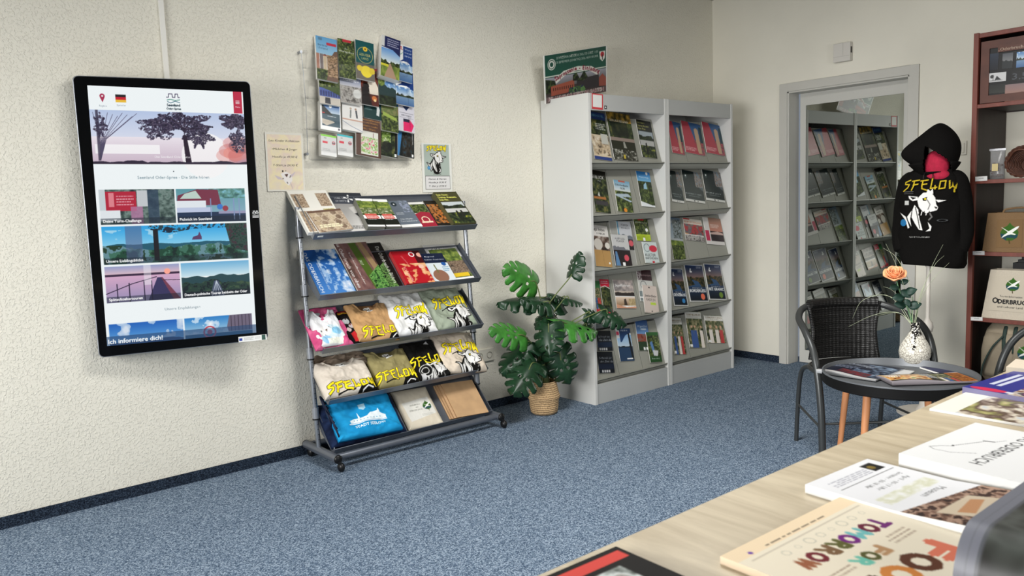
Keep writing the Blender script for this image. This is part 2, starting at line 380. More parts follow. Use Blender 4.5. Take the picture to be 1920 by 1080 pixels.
# door with a full mirror in its leaf
DG = mat('grey_door_lacquer', (190, 188, 180), .4, var=.02, scale=8)
DG2 = mat('light_grey_door_lacquer', (192, 191, 184), .4)
d = bpy.data.objects.new('door_1', None); COL.objects.link(d); d.location = (X1, (D0+D1)/2, 0); struct(d)
f = MB(); o_ = .06; DO = DT+.058
xs = (-.012, 0)
def L2(mb, a, b, z0, z1, x0, x1): mb.box(X1+x0, a, z0, X1+x1, b, z1)
L2(f, D0, D0+o_, 0, DO, -.014, 0); L2(f, D1-o_, D1, 0, DO, -.014, 0); L2(f, D1, D0, DT, DO, -.014, 0)
L2(f, D0-.012, D0, 0, DT, -.005, .13); L2(f, D1, D1+.012, 0, DT, -.005, .13); L2(f, D1, D0, DT-.012, DT, -.005, .13)
fo = f.build('door_frame', DG, bevel=.002); fo.parent = d; fo.matrix_parent_inverse = Matrix.Translation(-d.location)
a1 = radians(-1)
LM = Matrix.Translation((5.40, -.672, 0)) @ Matrix.Rotation(a1, 4, 'Z')
f = MB(); yl, yr, z0, z1 = -.055, -.762, .10, 1.898
f.box(0, -.83, .006, .04, yr, 1.985); f.box(0, yl, .006, .04, -.012, 1.985); f.box(0, yr, z1, .04, yl, 1.985); f.box(0, yr, .006, .04, yl, z0); f.box(.02, yr, z0, .04, yl, z1)
lo = f.build('door_leaf', DG2, M=LM); lo.parent = d; lo.matrix_parent_inverse = Matrix.Translation(-d.location)
MIR = mat('dim_mirror_glass', (164, 168, 162), .012, 1)
mo = MB().box(.006, yr, z0, .012, yl, z1).build('mirror_pane', MIR); mo.parent = lo
w = MB()
for a in ((1.66, -2.34, 1.70, -1.66), (2.90, -2.34, 2.94, -1.66), (1.70, -2.34, 2.90, -2.30), (1.70, -1.70, 2.90, -1.66)): w.box(a[0], a[1], 2.72, a[2], a[3], ZC)
struct(w.build('trim_2', WHITEP))
# cable duct above the screen
slab('trim_1', 1.166, -.012, 1.80, 1.188, 0, ZC, mat('white_cable_duct', (222, 220, 212), .4))

# ------------------------------------------------------------------ information screen
def screen_art(c):
    W = (243, 249, 250); sky = (120, 180, 220)
    c.rect(0, 0, 1, 1, W)
    # header
    c.ell(.085, .038, .016, (170, 45, 80)); c.poly([(.070, .042), (.1, .042), (.085, .062)], (170, 45, 80)); c.ell(.085, .038, .006, W)
    for k, q in enumerate([(25, 25, 25), (200, 30, 45), (235, 190, 60)]): c.rect(.165, .03+k*.01, .23, .04+k*.01, q)
    c.text('Region', .085, .078, .007, (150, 160, 170), al='c'); c.text('Sprache', .197, .074, .007, (150, 160, 170), al='c')
    lg = (70, 60, 90)
    c.line([(.485, .033), (.498, .033), (.5, .02), (.522, .02), (.524, .033), (.54, .033), (.542, .02), (.558, .02), (.56, .033), (.57, .033)], .005, lg)
    c.line([(.488, .044), (.51, .041), (.54, .045), (.57, .042)], .005, (60, 140, 120)); c.line([(.49, .05), (.51, .055), (.54, .048), (.57, .053)], .005, (60, 110, 130))
    c.text('Seenland', .528, .068, .010, (40, 60, 70), al='c', bold=.06); c.text('Oder-Spree', .528, .081, .008, (40, 60, 70), al='c', bold=.06)
    c.rect(.93, 0, .99, .088, (190, 38, 68))
    for k in range(3): c.rect(.945, .037+k*.005, .972, .039+k*.005, W)
    c.text('Menu', .958, .065, .006, W, al='c')
    # hero picture
    a, b = .09, .292
    c.grad(0, a, 1, a+.1, (184, 200, 230), (214, 220, 238)); c.grad(0, a+.1, 1, b, (236, 228, 236), (204, 184, 200))
    c.rect(.02, a+.13, .42, a+.165, (252, 252, 252), .8); c.ell(.72, a+.17, .16, (250, 248, 248), a=.85)
    [c.ell(x, a+y, .09, q, .03, .35) for x, y, q in ((.93, .12, (214, 110, 100)), (.9, .15, (190, 80, 80)), (.96, .17, (150, 60, 70)), (.88, .17, (220, 120, 110)), (.97, .13, (60, 30, 44)), (.93, .16, (240, 130, 110)))]
    dk = [(26, 20, 40), (52, 44, 70), (90, 80, 100)]
    r = random.Random(7)
    for cx, cy, rx, ry, n in ((.55, .13, .27, .045, 2200), (.42, .16, .13, .045, 700), (.68, .18, .12, .055, 900), (.93, .12, .12, .035, 1500), (.95, .2, .07, .05, 600), (.06, .15, .05, .05, 240)):
        for q in range(n):
            t = r.random()*6.28; z = sqrt(r.random()); c.ell(cx+rx*z*cos(t)*(.75+.25*sin(5*t+cx*9)), max(a+.004, cy+ry*z*sin(t)*(.8+.2*sin(7*t))), .002+.005*r.random(), r.choice(dk), a=.7)
    c.poly([(.575, .18), (.60, .18), (.625, b), (.585, b)], (38, 22, 40))
    for ex, ey in ((.50, .11), (.54, .10), (.60, .10), (.66, .11), (.70, .15)): c.line([(.59, .2), (.585, .16), (ex, ey)], .006, (40, 28, 48))
    for k in range(10): c.line([(.05, .28), (.055+.004*k, .2), (.02+.03*k, .10+.006*(k % 3))], .003, (80, 74, 100))
    c.rect(.035, a, .052, b-.01, (50, 44, 66), .8)
    c.hills(b-.006, .008, (44, 34, 54), 3, y1=b, sc=16)
    c.text('Das Seenland Oder-Spree', .5, .27, .009, (250, 250, 250), al='c'); c.ell(.955, .225, .014, (220, 220, 230), ring=.2)
    c.rect(0, b, 1, b+.003, (60, 45, 60)); c.ell(.5, .323, .004, (60, 70, 80))
    c.text('Seenland Oder-Spree - Die Stille hören', .5, .352, .012, (100, 128, 140), al='c')
    # tiles
    T = [(.02, .392, .495, .527, 'Deine Turm-Challenge', 0), (.505, .392, .972, .527, 'Picknick im Seenland', 1), (.02, .535, .972, .682, 'Unsere Lieblingsblicke', 2),
         (.02, .69, .495, .832, 'Spätaufstehertouren', 3), (.505, .69, .972, .832, 'Deutsch-polnische Touren beidseits der Oder', 4), (.02, .915, .495, 1, '', 5), (.505, .915, .972, 1, '', 6)]
    for x0, y0, x1, y1, t, k in T:
        g = lambda x, y: (x0+(x1-x0)*x, y0+(y1-y0)*y)
        if k == 0:
            c.noise(x0, y0, x1, y1, [(20, 34, 44), (60, 80, 74), (120, 140, 134), (60, 90, 80)], 10, 4); c.rect(*g(0, 0), *g(.08, .8), (200, 210, 214)); c.rect(*g(.08, .06), *g(.48, .62), (178, 32, 56))
            c.rect(*g(.12, .1), *g(.19, .5), (222, 130, 140)); c.dashes(*g(.22, .18), *g(.46, .5), 4, (230, 170, 180)); c.rect(*g(.49, .03), *g(.63, .5), (196, 200, 204)); c.rect(*g(.63, .02), *g(.78, 1), (46, 66, 88), .8)
            c.rect(*g(.0, .6), *g(.26, .9), (226, 232, 236)); c.rect(*g(.4, .5), *g(.56, 1), (180, 120, 160), .8)
        if k == 1:
            c.grad(*g(0, 0), *g(1, 1), (90, 150, 160), (150, 180, 200)); c.noise(*g(.45, 0), *g(1, .3), [(40, 84, 90), (90, 140, 130), (130, 190, 210)], 8, 6)
            c.poly([g(.02, .2), g(.3, .02), g(.6, .04), g(.64, .5), g(0, .5)], (120, 50, 70)); c.poly([g(.12, .15), g(.28, .06), g(.36, .3), g(.05, .3)], (190, 210, 200)); c.rect(*g(0, .36), *g(.42, .56), (226, 232, 238)); c.rect(*g(0, .56), *g(.5, .7), (190, 200, 226))
            c.rect(*g(0, .7), *g(1, 1), (30, 50, 80)); c.rect(*g(.6, .68), *g(1, .76), (150, 150, 180)); c.ell(*g(.62, .55), .02, (60, 120, 200)); c.ell(*g(.7, .6), .02, (150, 60, 70))
            for q in (.48, .82, .9): c.rect(*g(q, .3), *g(q+.015, .95), (130, 150, 190))
        if k == 2:
            c.grad(*g(0, 0), *g(1, .6), (40, 160, 226), (150, 214, 240)); c.noise(*g(.02, .1), *g(.5, .4), [(60, 170, 226), (200, 230, 242)], 5, 3, th=.6)
            c.hills(g(0, .5)[1], .008, (30, 90, 110), 5, x0, x1, y1, 8)
            c.hills(g(0, .62)[1], .03, 0, 8, x0, x1, y1, 12, cols=[(12, 40, 34), (26, 70, 50), (60, 110, 90), (100, 140, 150), (30, 60, 40)])
            c.pnoise([g(.3, 0), g(1, 0), g(1, .1), g(.62, .12), g(.45, .22), g(.32, .12)], [(20, 40, 60), (40, 160, 220), (34, 60, 70)], 22, 5); c.pnoise([g(.84, 0), g(1, 0), g(1, .8), g(.88, .7)], [(16, 40, 34), (40, 70, 60), (60, 40, 50)], 12, 5)
            c.rect(*g(.335, .1), *g(.37, .95), (22, 22, 26)); c.poly([g(.6, .42), g(.67, .42), g(.67, .34), g(.655, .2), g(.645, .3), g(.61, .34)], (90, 60, 100)); c.rect(*g(.15, 0), *g(.26, 1), (86, 100, 140), .6)
        if k == 3:
            c.grad(*g(0, 0), *g(1, .25), (150, 160, 200), (226, 190, 200)); c.rect(*g(0, .22), *g(1, .28), (60, 40, 66)); c.grad(*g(0, .28), *g(1, 1), (214, 170, 200), (150, 140, 180)); c.ell(*g(.83, .2), .02, (255, 170, 150))
            c.poly([g(.69, .36), g(.74, .36), g(.93, 1), g(.55, 1)], (54, 50, 92)); c.poly([g(.74, .36), g(.76, .36), g(1, 1), g(.9, 1)], (120, 60, 80))
            for q in (.14, .3, .5, .6): c.rect(*g(q, .5-.1*q), *g(q+.014, 1), (36, 28, 56))
            c.line([g(0, .75), g(.35, .5), g(.68, .34)], .006, (46, 34, 60)); c.line([g(.75, .44), g(1, .46)], .005, (60, 40, 60)); c.rect(*g(.51, 0), *g(.61, .55), (240, 240, 244), .5)
        if k == 4:
            c.grad(*g(0, 0), *g(1, .4), (110, 176, 216), (206, 230, 238)); c.hills(g(0, .42)[1], .012, (36, 70, 76), 5, x0, x1, y1, 4)
            c.hills(g(0, .6)[1], .02, 0, 3, x0, x1, y1, 9, cols=[(14, 30, 34), (34, 60, 50), (60, 84, 60)]); c.rect(*g(0, .85), *g(1, 1), (24, 34, 40)); c.poly([g(.47, .55), g(.53, .55), g(.62, 1), g(.4, 1)], (70, 80, 104))
            for q in (.43, .48, .54, .6): c.line([g(.5, .55), g(q, 1)], .004, (190, 200, 214))
        if k == 5:
            c.grad(*g(0, 0), *g(1, 1), (26, 96, 186), (110, 176, 226)); c.noise(*g(0, 0), *g(1, .8), [(40, 110, 190), (214, 226, 240)], 4, 12, th=.66); c.hills(g(0, .9)[1], .01, (20, 50, 90), 7, x0, x1, y1)
        if k == 6:
            c.grad(*g(0, 0), *g(1, .8), (40, 126, 200), (170, 206, 226)); c.noise(*g(0, 0), *g(.7, .8), [(70, 150, 214), (246, 248, 250)], 5, 9, th=.55); c.rect(*g(0, .82), *g(1, 1), (30, 80, 110)); c.poly([g(.66, 0), g(1, 0), g(1, .8), g(.64, .8), g(.62, .55)], (110, 100, 120))
            for q in range(6): c.rect(*g(.68+q*.055, .02), *g(.69+q*.055, .8), (60, 50, 66))
            c.ell(*g(.36, .75), .045, (190, 70, 84), ring=.25); c.ell(*g(.36, .75), .018, (190, 70, 84))
        if t:
            c.rect(x0, y1-.024, x1, y1, (14, 24, 34), .45); c.text(t, x0+.015, y1-.008, .0105, (250, 250, 250), bold=.05, w=.43 if k == 4 else None)
    c.text('Unsere Empfehlungen', .5, .876, .011, (120, 140, 150), al='c')
    c.rect(0, .963, 1, 1, (40, 70, 110), .65); c.text('Ich informiere dich!', .01, .992, .018, (244, 248, 250), bold=.04)
TVc = Vector((.778, -.07, 0)); TVr = Vector((1.478, -.219, 0)); ax = (TVr-TVc).normalized(); nn = Vector((0, 0, 1)).cross(ax)*-1
tvf = planef(TVc, nn); TW = (TVr-TVc).length
tv = thing('information_screen', 'large black touch screen in portrait format mounted on the wall, showing tourism pictures', 'screen', (TVc+TVr)/2+Vector((0, 0, .68)))
tv.rotation_euler = (0, 0, atan2(ax.y, ax.x))
bpy.context.view_layer.update()
def rrect(w, h, r, n=6, cx=0, cy=0):
    P = []
    for sx, sy, a0 in ((1, 1, 0), (-1, 1, 90), (-1, -1, 180), (1, -1, 270)):
        for k in range(n+1): a = radians(a0+90*k/n); P.append((cx+sx*(w/2-r)+r*cos(a), cy+sy*(h/2-r)+r*sin(a)))
    return P
TH = 1.202; zc = TH/2
MV = Matrix.Rotation(radians(90), 4, 'X')     # local xy -> xz, z -> -y (towards the room)
MB().prism(rrect(TW+.008, TH+.008, .022, cy=zc), -.045, -.002, M=MV).build('housing', SILVER, tv, bevel=.003)
MB().prism(rrect(TW, TH, .02, cy=zc), -.003, .003, M=MV).build('glass_front', mat('black_glass', (8, 9, 11), .08, spec=.45), tv)
MB().box(-.12, .04, .35, .12, .10, .85).build('wall_bracket', BLACKP, tv)
SCR = mat('lit_display', attr=True, rough=.25, emit=1.0, spec=.25, coat=.0)
q = [tvf(161.5, 160.2), tvf(454.5, 172.8), tvf(480.5, 624.5), tvf(203, 647.5)]
q = [p+nn*(.0035) if nn.dot(CAM-p) > 0 else p-nn*.0035 for p in q]
sheet('display', '', '', q, screen_art, .0006, cell=.00165, m=SCR, page=(5, 5, 5), parent=tv)
def small_logo(c):
    c.rect(0, 0, 1, 1, (9, 10, 12)); k = (235, 235, 235)
    c.line([(.1, .3), (.2, .3), (.22, .1), (.4, .1), (.42, .3), (.58, .3), (.6, .1), (.78, .1), (.8, .3), (.9, .3)], .06, k); c.line([(.1, .42), (.35, .5), (.6, .4), (.9, .5)], .06, k)
    for j in range(2): c.rect(.05, .66+j*.16, .95, .74+j*.16, k)
sheet('screen_logo', '', '', [tvf(471, 394)+Vector((0, -.005, 0)), tvf(484, 395)+Vector((0, -.005, 0)), tvf(486, 409)+Vector((0, -.005, 0)), tvf(473, 409)+Vector((0, -.005, 0))], small_logo, .0004, cell=.0012, parent=tv)
def tv_sticker(c):
    c.rect(0, 0, 1, 1, (232, 232, 228)); c.rect(.03, .3, .14, .75, (40, 60, 150)); c.dashes(.2, .25, .55, .8, 4, (140, 140, 140)); c.rect(.82, .05, .95, .95, (60, 90, 80)); c.dashes(.58, .3, .78, .7, 2, (160, 160, 160))
sheet('sticker', '', '', [tvf(446, 631)+Vector((0, -.005, 0)), tvf(499, 627)+Vector((0, -.005, 0)), tvf(499.6, 636.5)+Vector((0, -.005, 0)), tvf(447, 641.5)+Vector((0, -.005, 0))], tv_sticker, .0004, cell=.0016, parent=tv)

# ------------------------------------------------------------------ art shared by shirts and posters
YEL, BLK = (250, 226, 40), (18, 16, 14)
LET = {'S': [[(.95, 0), (.2, .22), (.2, .42), (.8, .45), (.62, .75), (0, 1.12)]], 'E': [[(0, .12), (1, 0)], [(.3, .1), (.25, .55), (0, 1)], [(.15, .5), (.85, .4)]],
       'e': [[(0, .1), (1, 0)], [(.3, .1), (.2, .5), (.25, .85), (1, 1.02)], [(.2, .45), (.85, .38)]], 'L': [[(.35, -.15), (.2, .85), (1, .72)], [(.75, .55), (.8, .9)]],
       'O': [[(.2, .15), (.85, .1), (.8, .8), (.1, .88), (.2, .15)]], 'W': [[(.1, .1), (.2, .85), (.52, .62), (.56, .2)], [(.52, .62), (.85, .85), (.98, -.2)], [(.72, .9), (.74, 1.2)]]}
def seelow(c, x0, y0, x1, y1, wd=.034, slant=0, col=YEL, out=BLK):
    w = (x1-x0)/6
    for pas, (cc, k) in enumerate(((out, 1.75), (col, 1))):
        for i, ch in enumerate('SEeLOW'):
            for pl in LET[ch]: c.line([(x0+w*(i+.08+.84*px), y0+(y1-y0)*py+slant*(i+.84*px)/6) for px, py in pl], wd*k if pas else wd*1.45, cc)
def goat(c, x0, y0, x1, y1, dark=True, badge=True):
    g = lambda P: [(x0+(x1-x0)*px, y0+(y1-y0)*py) for px, py in P]
    head = [(.42, .14), (.52, .05), (.68, .05), (.76, .16), (.78, .3), (.82, .36), (.80, .42), (.68, .45), (.58, .48), (.50, .43), (.43, .34), (.40, .22)]
    ear = [(.2, .11), (.4, .13), (.42, .2), (.3, .22), (.22, .17)]; ear2 = [(.76, .2), (.98, .22), (.82, .26)]
    horn = [(.58, .06), (.60, -.02), (.66, .02), (.70, -.03), (.72, .08)]
    neck = [(.34, .3), (.42, .40), (.45, .6), (.52, .84), (.44, .82), (.36, .70), (.28, .56), (.3, .4)]
    n2 = [(.18, .55), (.28, .42), (.25, .6), (.28, .76), (.20, .62)]; n3 = [(0, .46), (.15, .55), (.24, .78), (.2, .8), (.14, .62)]; n4 = [(.62, .66), (.70, .76), (.68, .85), (.58, .86), (.66, .80)]
    if dark:
        for P in (head, ear, ear2, horn, neck, n2, n3, n4): c.line(g(P+[P[0]]), (x1-x0)*.055, BLK)
        c.poly(g([(.40, .2), (.30, .3), (.15, .5), (.05, .5), (.25, .62), (.34, .9), (.5, .95), (.66, .9), (.72, .7), (.66, .5)]), BLK)
    W = (232, 230, 226)
    for P in (head, ear, ear2, horn, neck, n2, n3, n4): c.poly(g(P), W)
    c.poly(g([(.24, .13), (.38, .15), (.3, .19)]), BLK); c.poly(g([(.50, .17), (.60, .14), (.58, .22), (.52, .22)]), BLK); c.ell(*g([(.56, .18)])[0], (x1-x0)*.02, YEL)
    c.poly(g([(.74, .34), (.81, .36), (.78, .40)]), BLK); c.line(g([(.60, .2), (.66, .3), (.62, .4)]), (x1-x0)*.02, (120, 118, 116)); c.line(g([(.36, .35), (.42, .6), (.46, .8)]), (x1-x0)*.018, BLK); c.line(g([(.66, .48), (.70, .56), (.64, .62)]), (x1-x0)*.03, (110, 108, 106))
    for k in range(5): c.line(g([(.45+.05*k, .44), (.43+.05*k, .52)]), (x1-x0)*.018, W if k % 2 else BLK)
    if badge: c.ell(*g([(.09, .68)])[0], (x1-x0)*.075, (40, 120, 180)); c.ell(*g([(.09, .68)])[0], (x1-x0)*.04, (110, 170, 210))
LEAFG, LEAFB = (60, 100, 40), (40, 74, 84)
def crane(c, cx, cy, r, asp=1, white=(238, 238, 232)):
    g = lambda P: [(cx+r*px, cy+r*py*c.w/c.h) for px, py in P]
    c.poly(g([(0, -1.3), (.25, -.95), (.7, -.65), (.98, -.1), (.85, .5), (.3, .85), (-.3, .85), (-.85, .5), (-.98, -.1), (-.7, -.65), (-.22, -.95)]), LEAFG)
    c.poly(g([(-.98, .0), (-.2, .1), (.5, .25), (.93, .1), (.8, .5), (.3, .85), (-.3, .85), (-.85, .5)]), LEAFB); c.poly(g([(-.3, .5), (.6, .55), (.3, .85), (-.3, .85)]), LEAFG)
    c.line(g([(0, .8), (.08, 1.2)]), r*.14, (80, 70, 40))
    c.poly(g([(-.9, -.75), (-.8, -.72), (-.1, -.25), (.75, -.8), (1, -.85), (.9, -.6), (.3, -.05), (.7, .1), (.6, .2), (.2, .12), (-.2, .2), (-.85, .55), (-.6, .2), (-.2, -.1), (-.2, -.2)]), white)

# ------------------------------------------------------------------ notices on the wall
wl = planef((0, -.004, 0), (0, 1, 0))
def notice1(c):
    c.rect(0, 0, 1, 1, (232, 228, 216)); c.noise(.05, .04, .95, .97, [(238, 224, 200), (244, 230, 190), (236, 216, 200), (242, 232, 200)], 3, 5)
    k = (74, 62, 54)
    for t, y in (('Leo Kinder Kollektion', .16), ('•Mädchen & Jungs•', .30), ('Hoodie je 49,90 €', .43), ('T-Shirt je 24,90 €', .57)): c.text(t, .5, y, .035, k, w=.8 if y < .2 else .66, al='c', sk=.15)
    W = (246, 240, 236); c.poly([(.36, .7), (.5, .66), (.66, .72), (.66, .82), (.56, .9), (.46, .84)], W); c.poly([(.2, .72), (.36, .76), (.42, .8), (.28, .79)], (214, 200, 206)); c.poly([(.62, .72), (.76, .66), (.7, .72), (.64, .76)], (214, 200, 206))
    c.poly([(.46, .71), (.56, .70), (.52, .76)], (90, 60, 54)); c.rect(.4, .64, .44, .67, k); c.ell(.5, .65, .012, k); c.ell(.42, .78, .014, k); c.line([(.62, .73), (.6, .76)], .02, k); c.line([(.54, .86), (.52, .84)], .02, k); c.line([(.6, .84), (.66, .95)], .006, (150, 140, 160))
sheet('price_notice', 'laminated cream price notice with handwritten style text, between the screen and the leaflet rack', 'notice', [wl(497.5, 247.5), wl(567, 249.5), wl(572, 357.5), wl(500, 360)], notice1, .0015, cell=.002)
def notice2(c):
    c.rect(0, 0, 1, 1, (228, 228, 220)); c.rect(.08, .03, .92, .66, (172, 184, 174)); seelow(c, .17, .06, .82, .15, .03); goat(c, .17, .17, .82, .66)
    c.text('NOTTDURNED', .5, .64, .02, BLK, al='c'); c.rect(.09, .665, .93, .94, BLK); c.rect(.1, .672, .92, .932, (224, 222, 220))
    for t, y in (('Damen & Herren', .745), ('Hoodie je 59,90 €', .815), ('T- Shirt je 29,90 €', .89)): c.text(t, .5, y, .035, BLK, w=.6, al='c', sk=.3)
sheet('goat_notice', 'laminated notice with a goat drawing and prices, taped to the wall above the display stand', 'notice', [wl(789.5, 268.5), wl(844.5, 268.8), wl(848.5, 360.5), wl(793, 360)], notice2, .0015, cell=.0018)
# ------------------------------------------------------------------ generic printed pictures
G1, G2, G3 = [(18, 24, 14), (46, 60, 30), (86, 100, 50), (142, 150, 86)], [(12, 18, 13), (32, 42, 26), (66, 78, 44)], [(62, 82, 36), (108, 128, 56), (170, 178, 84)]
WH = (242, 242, 240); RED = (200, 40, 50); NAVY = (24, 40, 84)
def ph(c, x0, y0, x1, y1, k, sd=1):
    H = y1-y0; g = lambda x, y: (x0+(x1-x0)*x, y0+H*y)
    if k == 'lake':
        c.grad(x0, y0, x1, y0+H*.45, (70, 120, 180), (200, 214, 226)); c.noise(x0, y0, x1, y0+H*.4, [(90, 140, 190), (220, 230, 236)], 4, sd, th=.55); c.grad(x0, y0+H*.5, x1, y1, (120, 150, 180), (70, 104, 150))
        c.hills(y0+H*.46, H*.14, 0, sd, x0, x1, y0+H*.54, 8, cols=G2)
    elif k == 'forest': c.noise(x0, y0, x1, y1, G1, 12, sd)
    elif k == 'dark': c.noise(x0, y0, x1, y1, G2+[(120, 110, 60)], 7, sd)
    elif k == 'field':
        c.grad(x0, y0, x1, y0+H*.45, (100, 150, 210), (210, 220, 220)); c.hills(y0+H*.45, H*.12, 0, sd, x0, x1, y1, 8, cols=G1[:3]); c.noise(x0, y0+H*.55, x1, y1, G3, 5, sd, stretch=.4); c.poly([g(.45, .5), g(.52, .5), g(.85, 1), g(.2, 1)], (170, 140, 116))
    elif k == 'people':
        c.noise(x0, y0, x1, y1, [(30, 34, 26), (70, 84, 50), (130, 124, 90), (180, 170, 140)], 9, sd); r = random.Random(sd)
        for q in range(3):
            x = .2+.28*q+r.random()*.1; col = r.choice([(190, 60, 60), (60, 90, 150), (230, 220, 210), (60, 50, 44)]); c.ell(*g(x, .42), .05*(x1-x0), (206, 160, 130)); c.poly([g(x-.1, 1), g(x-.09, .52), g(x+.09, .52), g(x+.1, 1)], col)
    elif k == 'sunset': c.grad(x0, y0, x1, y0+H*.5, (70, 90, 130), (226, 150, 110)); c.grad(x0, y0+H*.5, x1, y1, (190, 130, 110), (50, 50, 70)); c.hills(y0+H*.52, H*.06, (26, 24, 34), sd, x0, x1, y0+H*.56, 10)
    elif k == 'town':
        c.grad(x0, y0, x1, y0+H*.5, (120, 160, 200), (220, 224, 226)); r = random.Random(sd)
        for q in range(6): x = q/6; t = .25+.3*r.random(); c.rect(*g(x, t), *g(x+.15, 1), r.choice([(200, 180, 150), (170, 120, 100), (220, 214, 200), (120, 110, 110)])); c.poly([g(x-.02, t), g(x+.17, t), g(x+.075, t-.1)], (130, 70, 60))
        c.noise(*g(0, .75), *g(1, 1), G1, 9, sd)
    elif k == 'food': c.noise(x0, y0, x1, y1, [(40, 24, 18), (140, 70, 36), (206, 150, 80), (226, 200, 150), (80, 110, 50)], 8, sd)
    elif k == 'stone': c.noise(x0, y0, x1, y1, [(90, 72, 58), (150, 126, 104), (190, 170, 146), (216, 200, 178)], 16, sd)
    elif k == 'night': c.grad(x0, y0, x1, y0+H*.45, (24, 48, 90), (150, 110, 90)); c.hills(y0+H*.34, H*.05, 0, sd, x0, x1, y1, 8, cols=[(20, 26, 20), (50, 50, 34), (90, 74, 44)]); c.poly([g(.25, .4), g(.6, .45), g(.8, .62), g(.5, .75), g(0, .8), g(0, .6), g(.4, .55)], (50, 80, 116))

def F(*ops):
    """compose a cover from short operations"""
    def p(c):
        for o in ops:
            k, a = o[0], o[1:]
            if k == 'bg': c.rect(0, 0, 1, 1, a[0])
            elif k == 'ph': ph(c, *a)
            elif k == 't': c.text(a[0], a[1], a[2], a[3], a[4], **(a[5] if len(a) > 5 else {'al': 'c'}))
            else: getattr(c, {'r': 'rect', 'e': 'ell', 'p': 'poly', 'l': 'line', 'd': 'dashes', 'n': 'noise', 'g': 'grad', 'h': 'hills'}[k])(*a[:-1], **a[-1]) if isinstance(a[-1], dict) else getattr(c, {'r': 'rect', 'e': 'ell', 'p': 'poly', 'l': 'line', 'd': 'dashes', 'n': 'noise', 'g': 'grad', 'h': 'hills'}[k])(*a)
    return p
C_ = {'al': 'c'}
def CW(w, **k): return dict(al='c', w=w, **k)

# ------------------------------------------------------------------ acrylic leaflet rack on the wall
rk = thing('leaflet_rack', 'clear acrylic leaflet rack in four rows hanging on the wall above the display stand', 'leaflet rack', (2.14, 0, 1.53))
ACR = mat('clear_acrylic', (250, 250, 250))
MB().box(-.31, -.022, .0, .31, -.016, .60).build('back_panel', ACR, rk)
rowz = [.47, .32, .165, .012]
for z in rowz:
    a = MB(); Mx = Matrix.Translation((0, -.028, z)) @ Matrix.Rotation(radians(13), 4, 'X')
    a.box(-.30, -.032, 0, .30, 0, .003, M=Mx); a.box(-.30, -.034, 0, .30, -.032, .055, M=Mx); a.box(-.30, -.034, 0, -.298, .004, .09, M=Mx); a.box(.298, -.034, 0, .30, .004, .09, M=Mx)
    a.build('pocket_row', ACR, rk)
for x, z in ((-.305, .55), (-.305, .04), (.30, .55), (.30, .04)):
    MB().tube([(x, 0, z), (x, -.03, z)], .007, 12).build('wall_standoff', CHROME, rk, smooth=1)
MB().tube([(-.302, -.026, .56), (-.296, -.028, .3), (-.303, -.026, .03)], .0016, 6).build('support_wire', CHROME, rk)
Z3 = lambda pts, fn: Zq(560, 50, 3.375, pts, fn)
def rowp(zb, y=-.052): return planef((0, y, zb), (0, -1, .22))
R1, R2, R3, R4 = rowp(2.0), rowp(1.85), rowp(1.70, -.056), rowp(1.545, -.06)
gr = 'leaflets in the acrylic wall rack'
seel = lambda t: F(('bg', WH), ('ph', 0, .5, 1, 1, 'lake', 5), ('r', .32, .03, 1, .45, (30, 62, 128)), ('p', [(0, .5), (.5, .42), (1, .55), (1, .4), (.32, .4)], (30, 62, 128)), ('l', [(.04, .14), (.12, .14), (.13, .06), (.2, .06), (.21, .14), (.28, .14)], .04, RED), ('l', [(.05, .24), (.15, .28), (.27, .22)], .03, (60, 150, 120)),
    *[('t', s, .92, .13+.09*i, .05, WH, dict(al='r', w=.5, sk=.2)) for i, s in enumerate(t)])
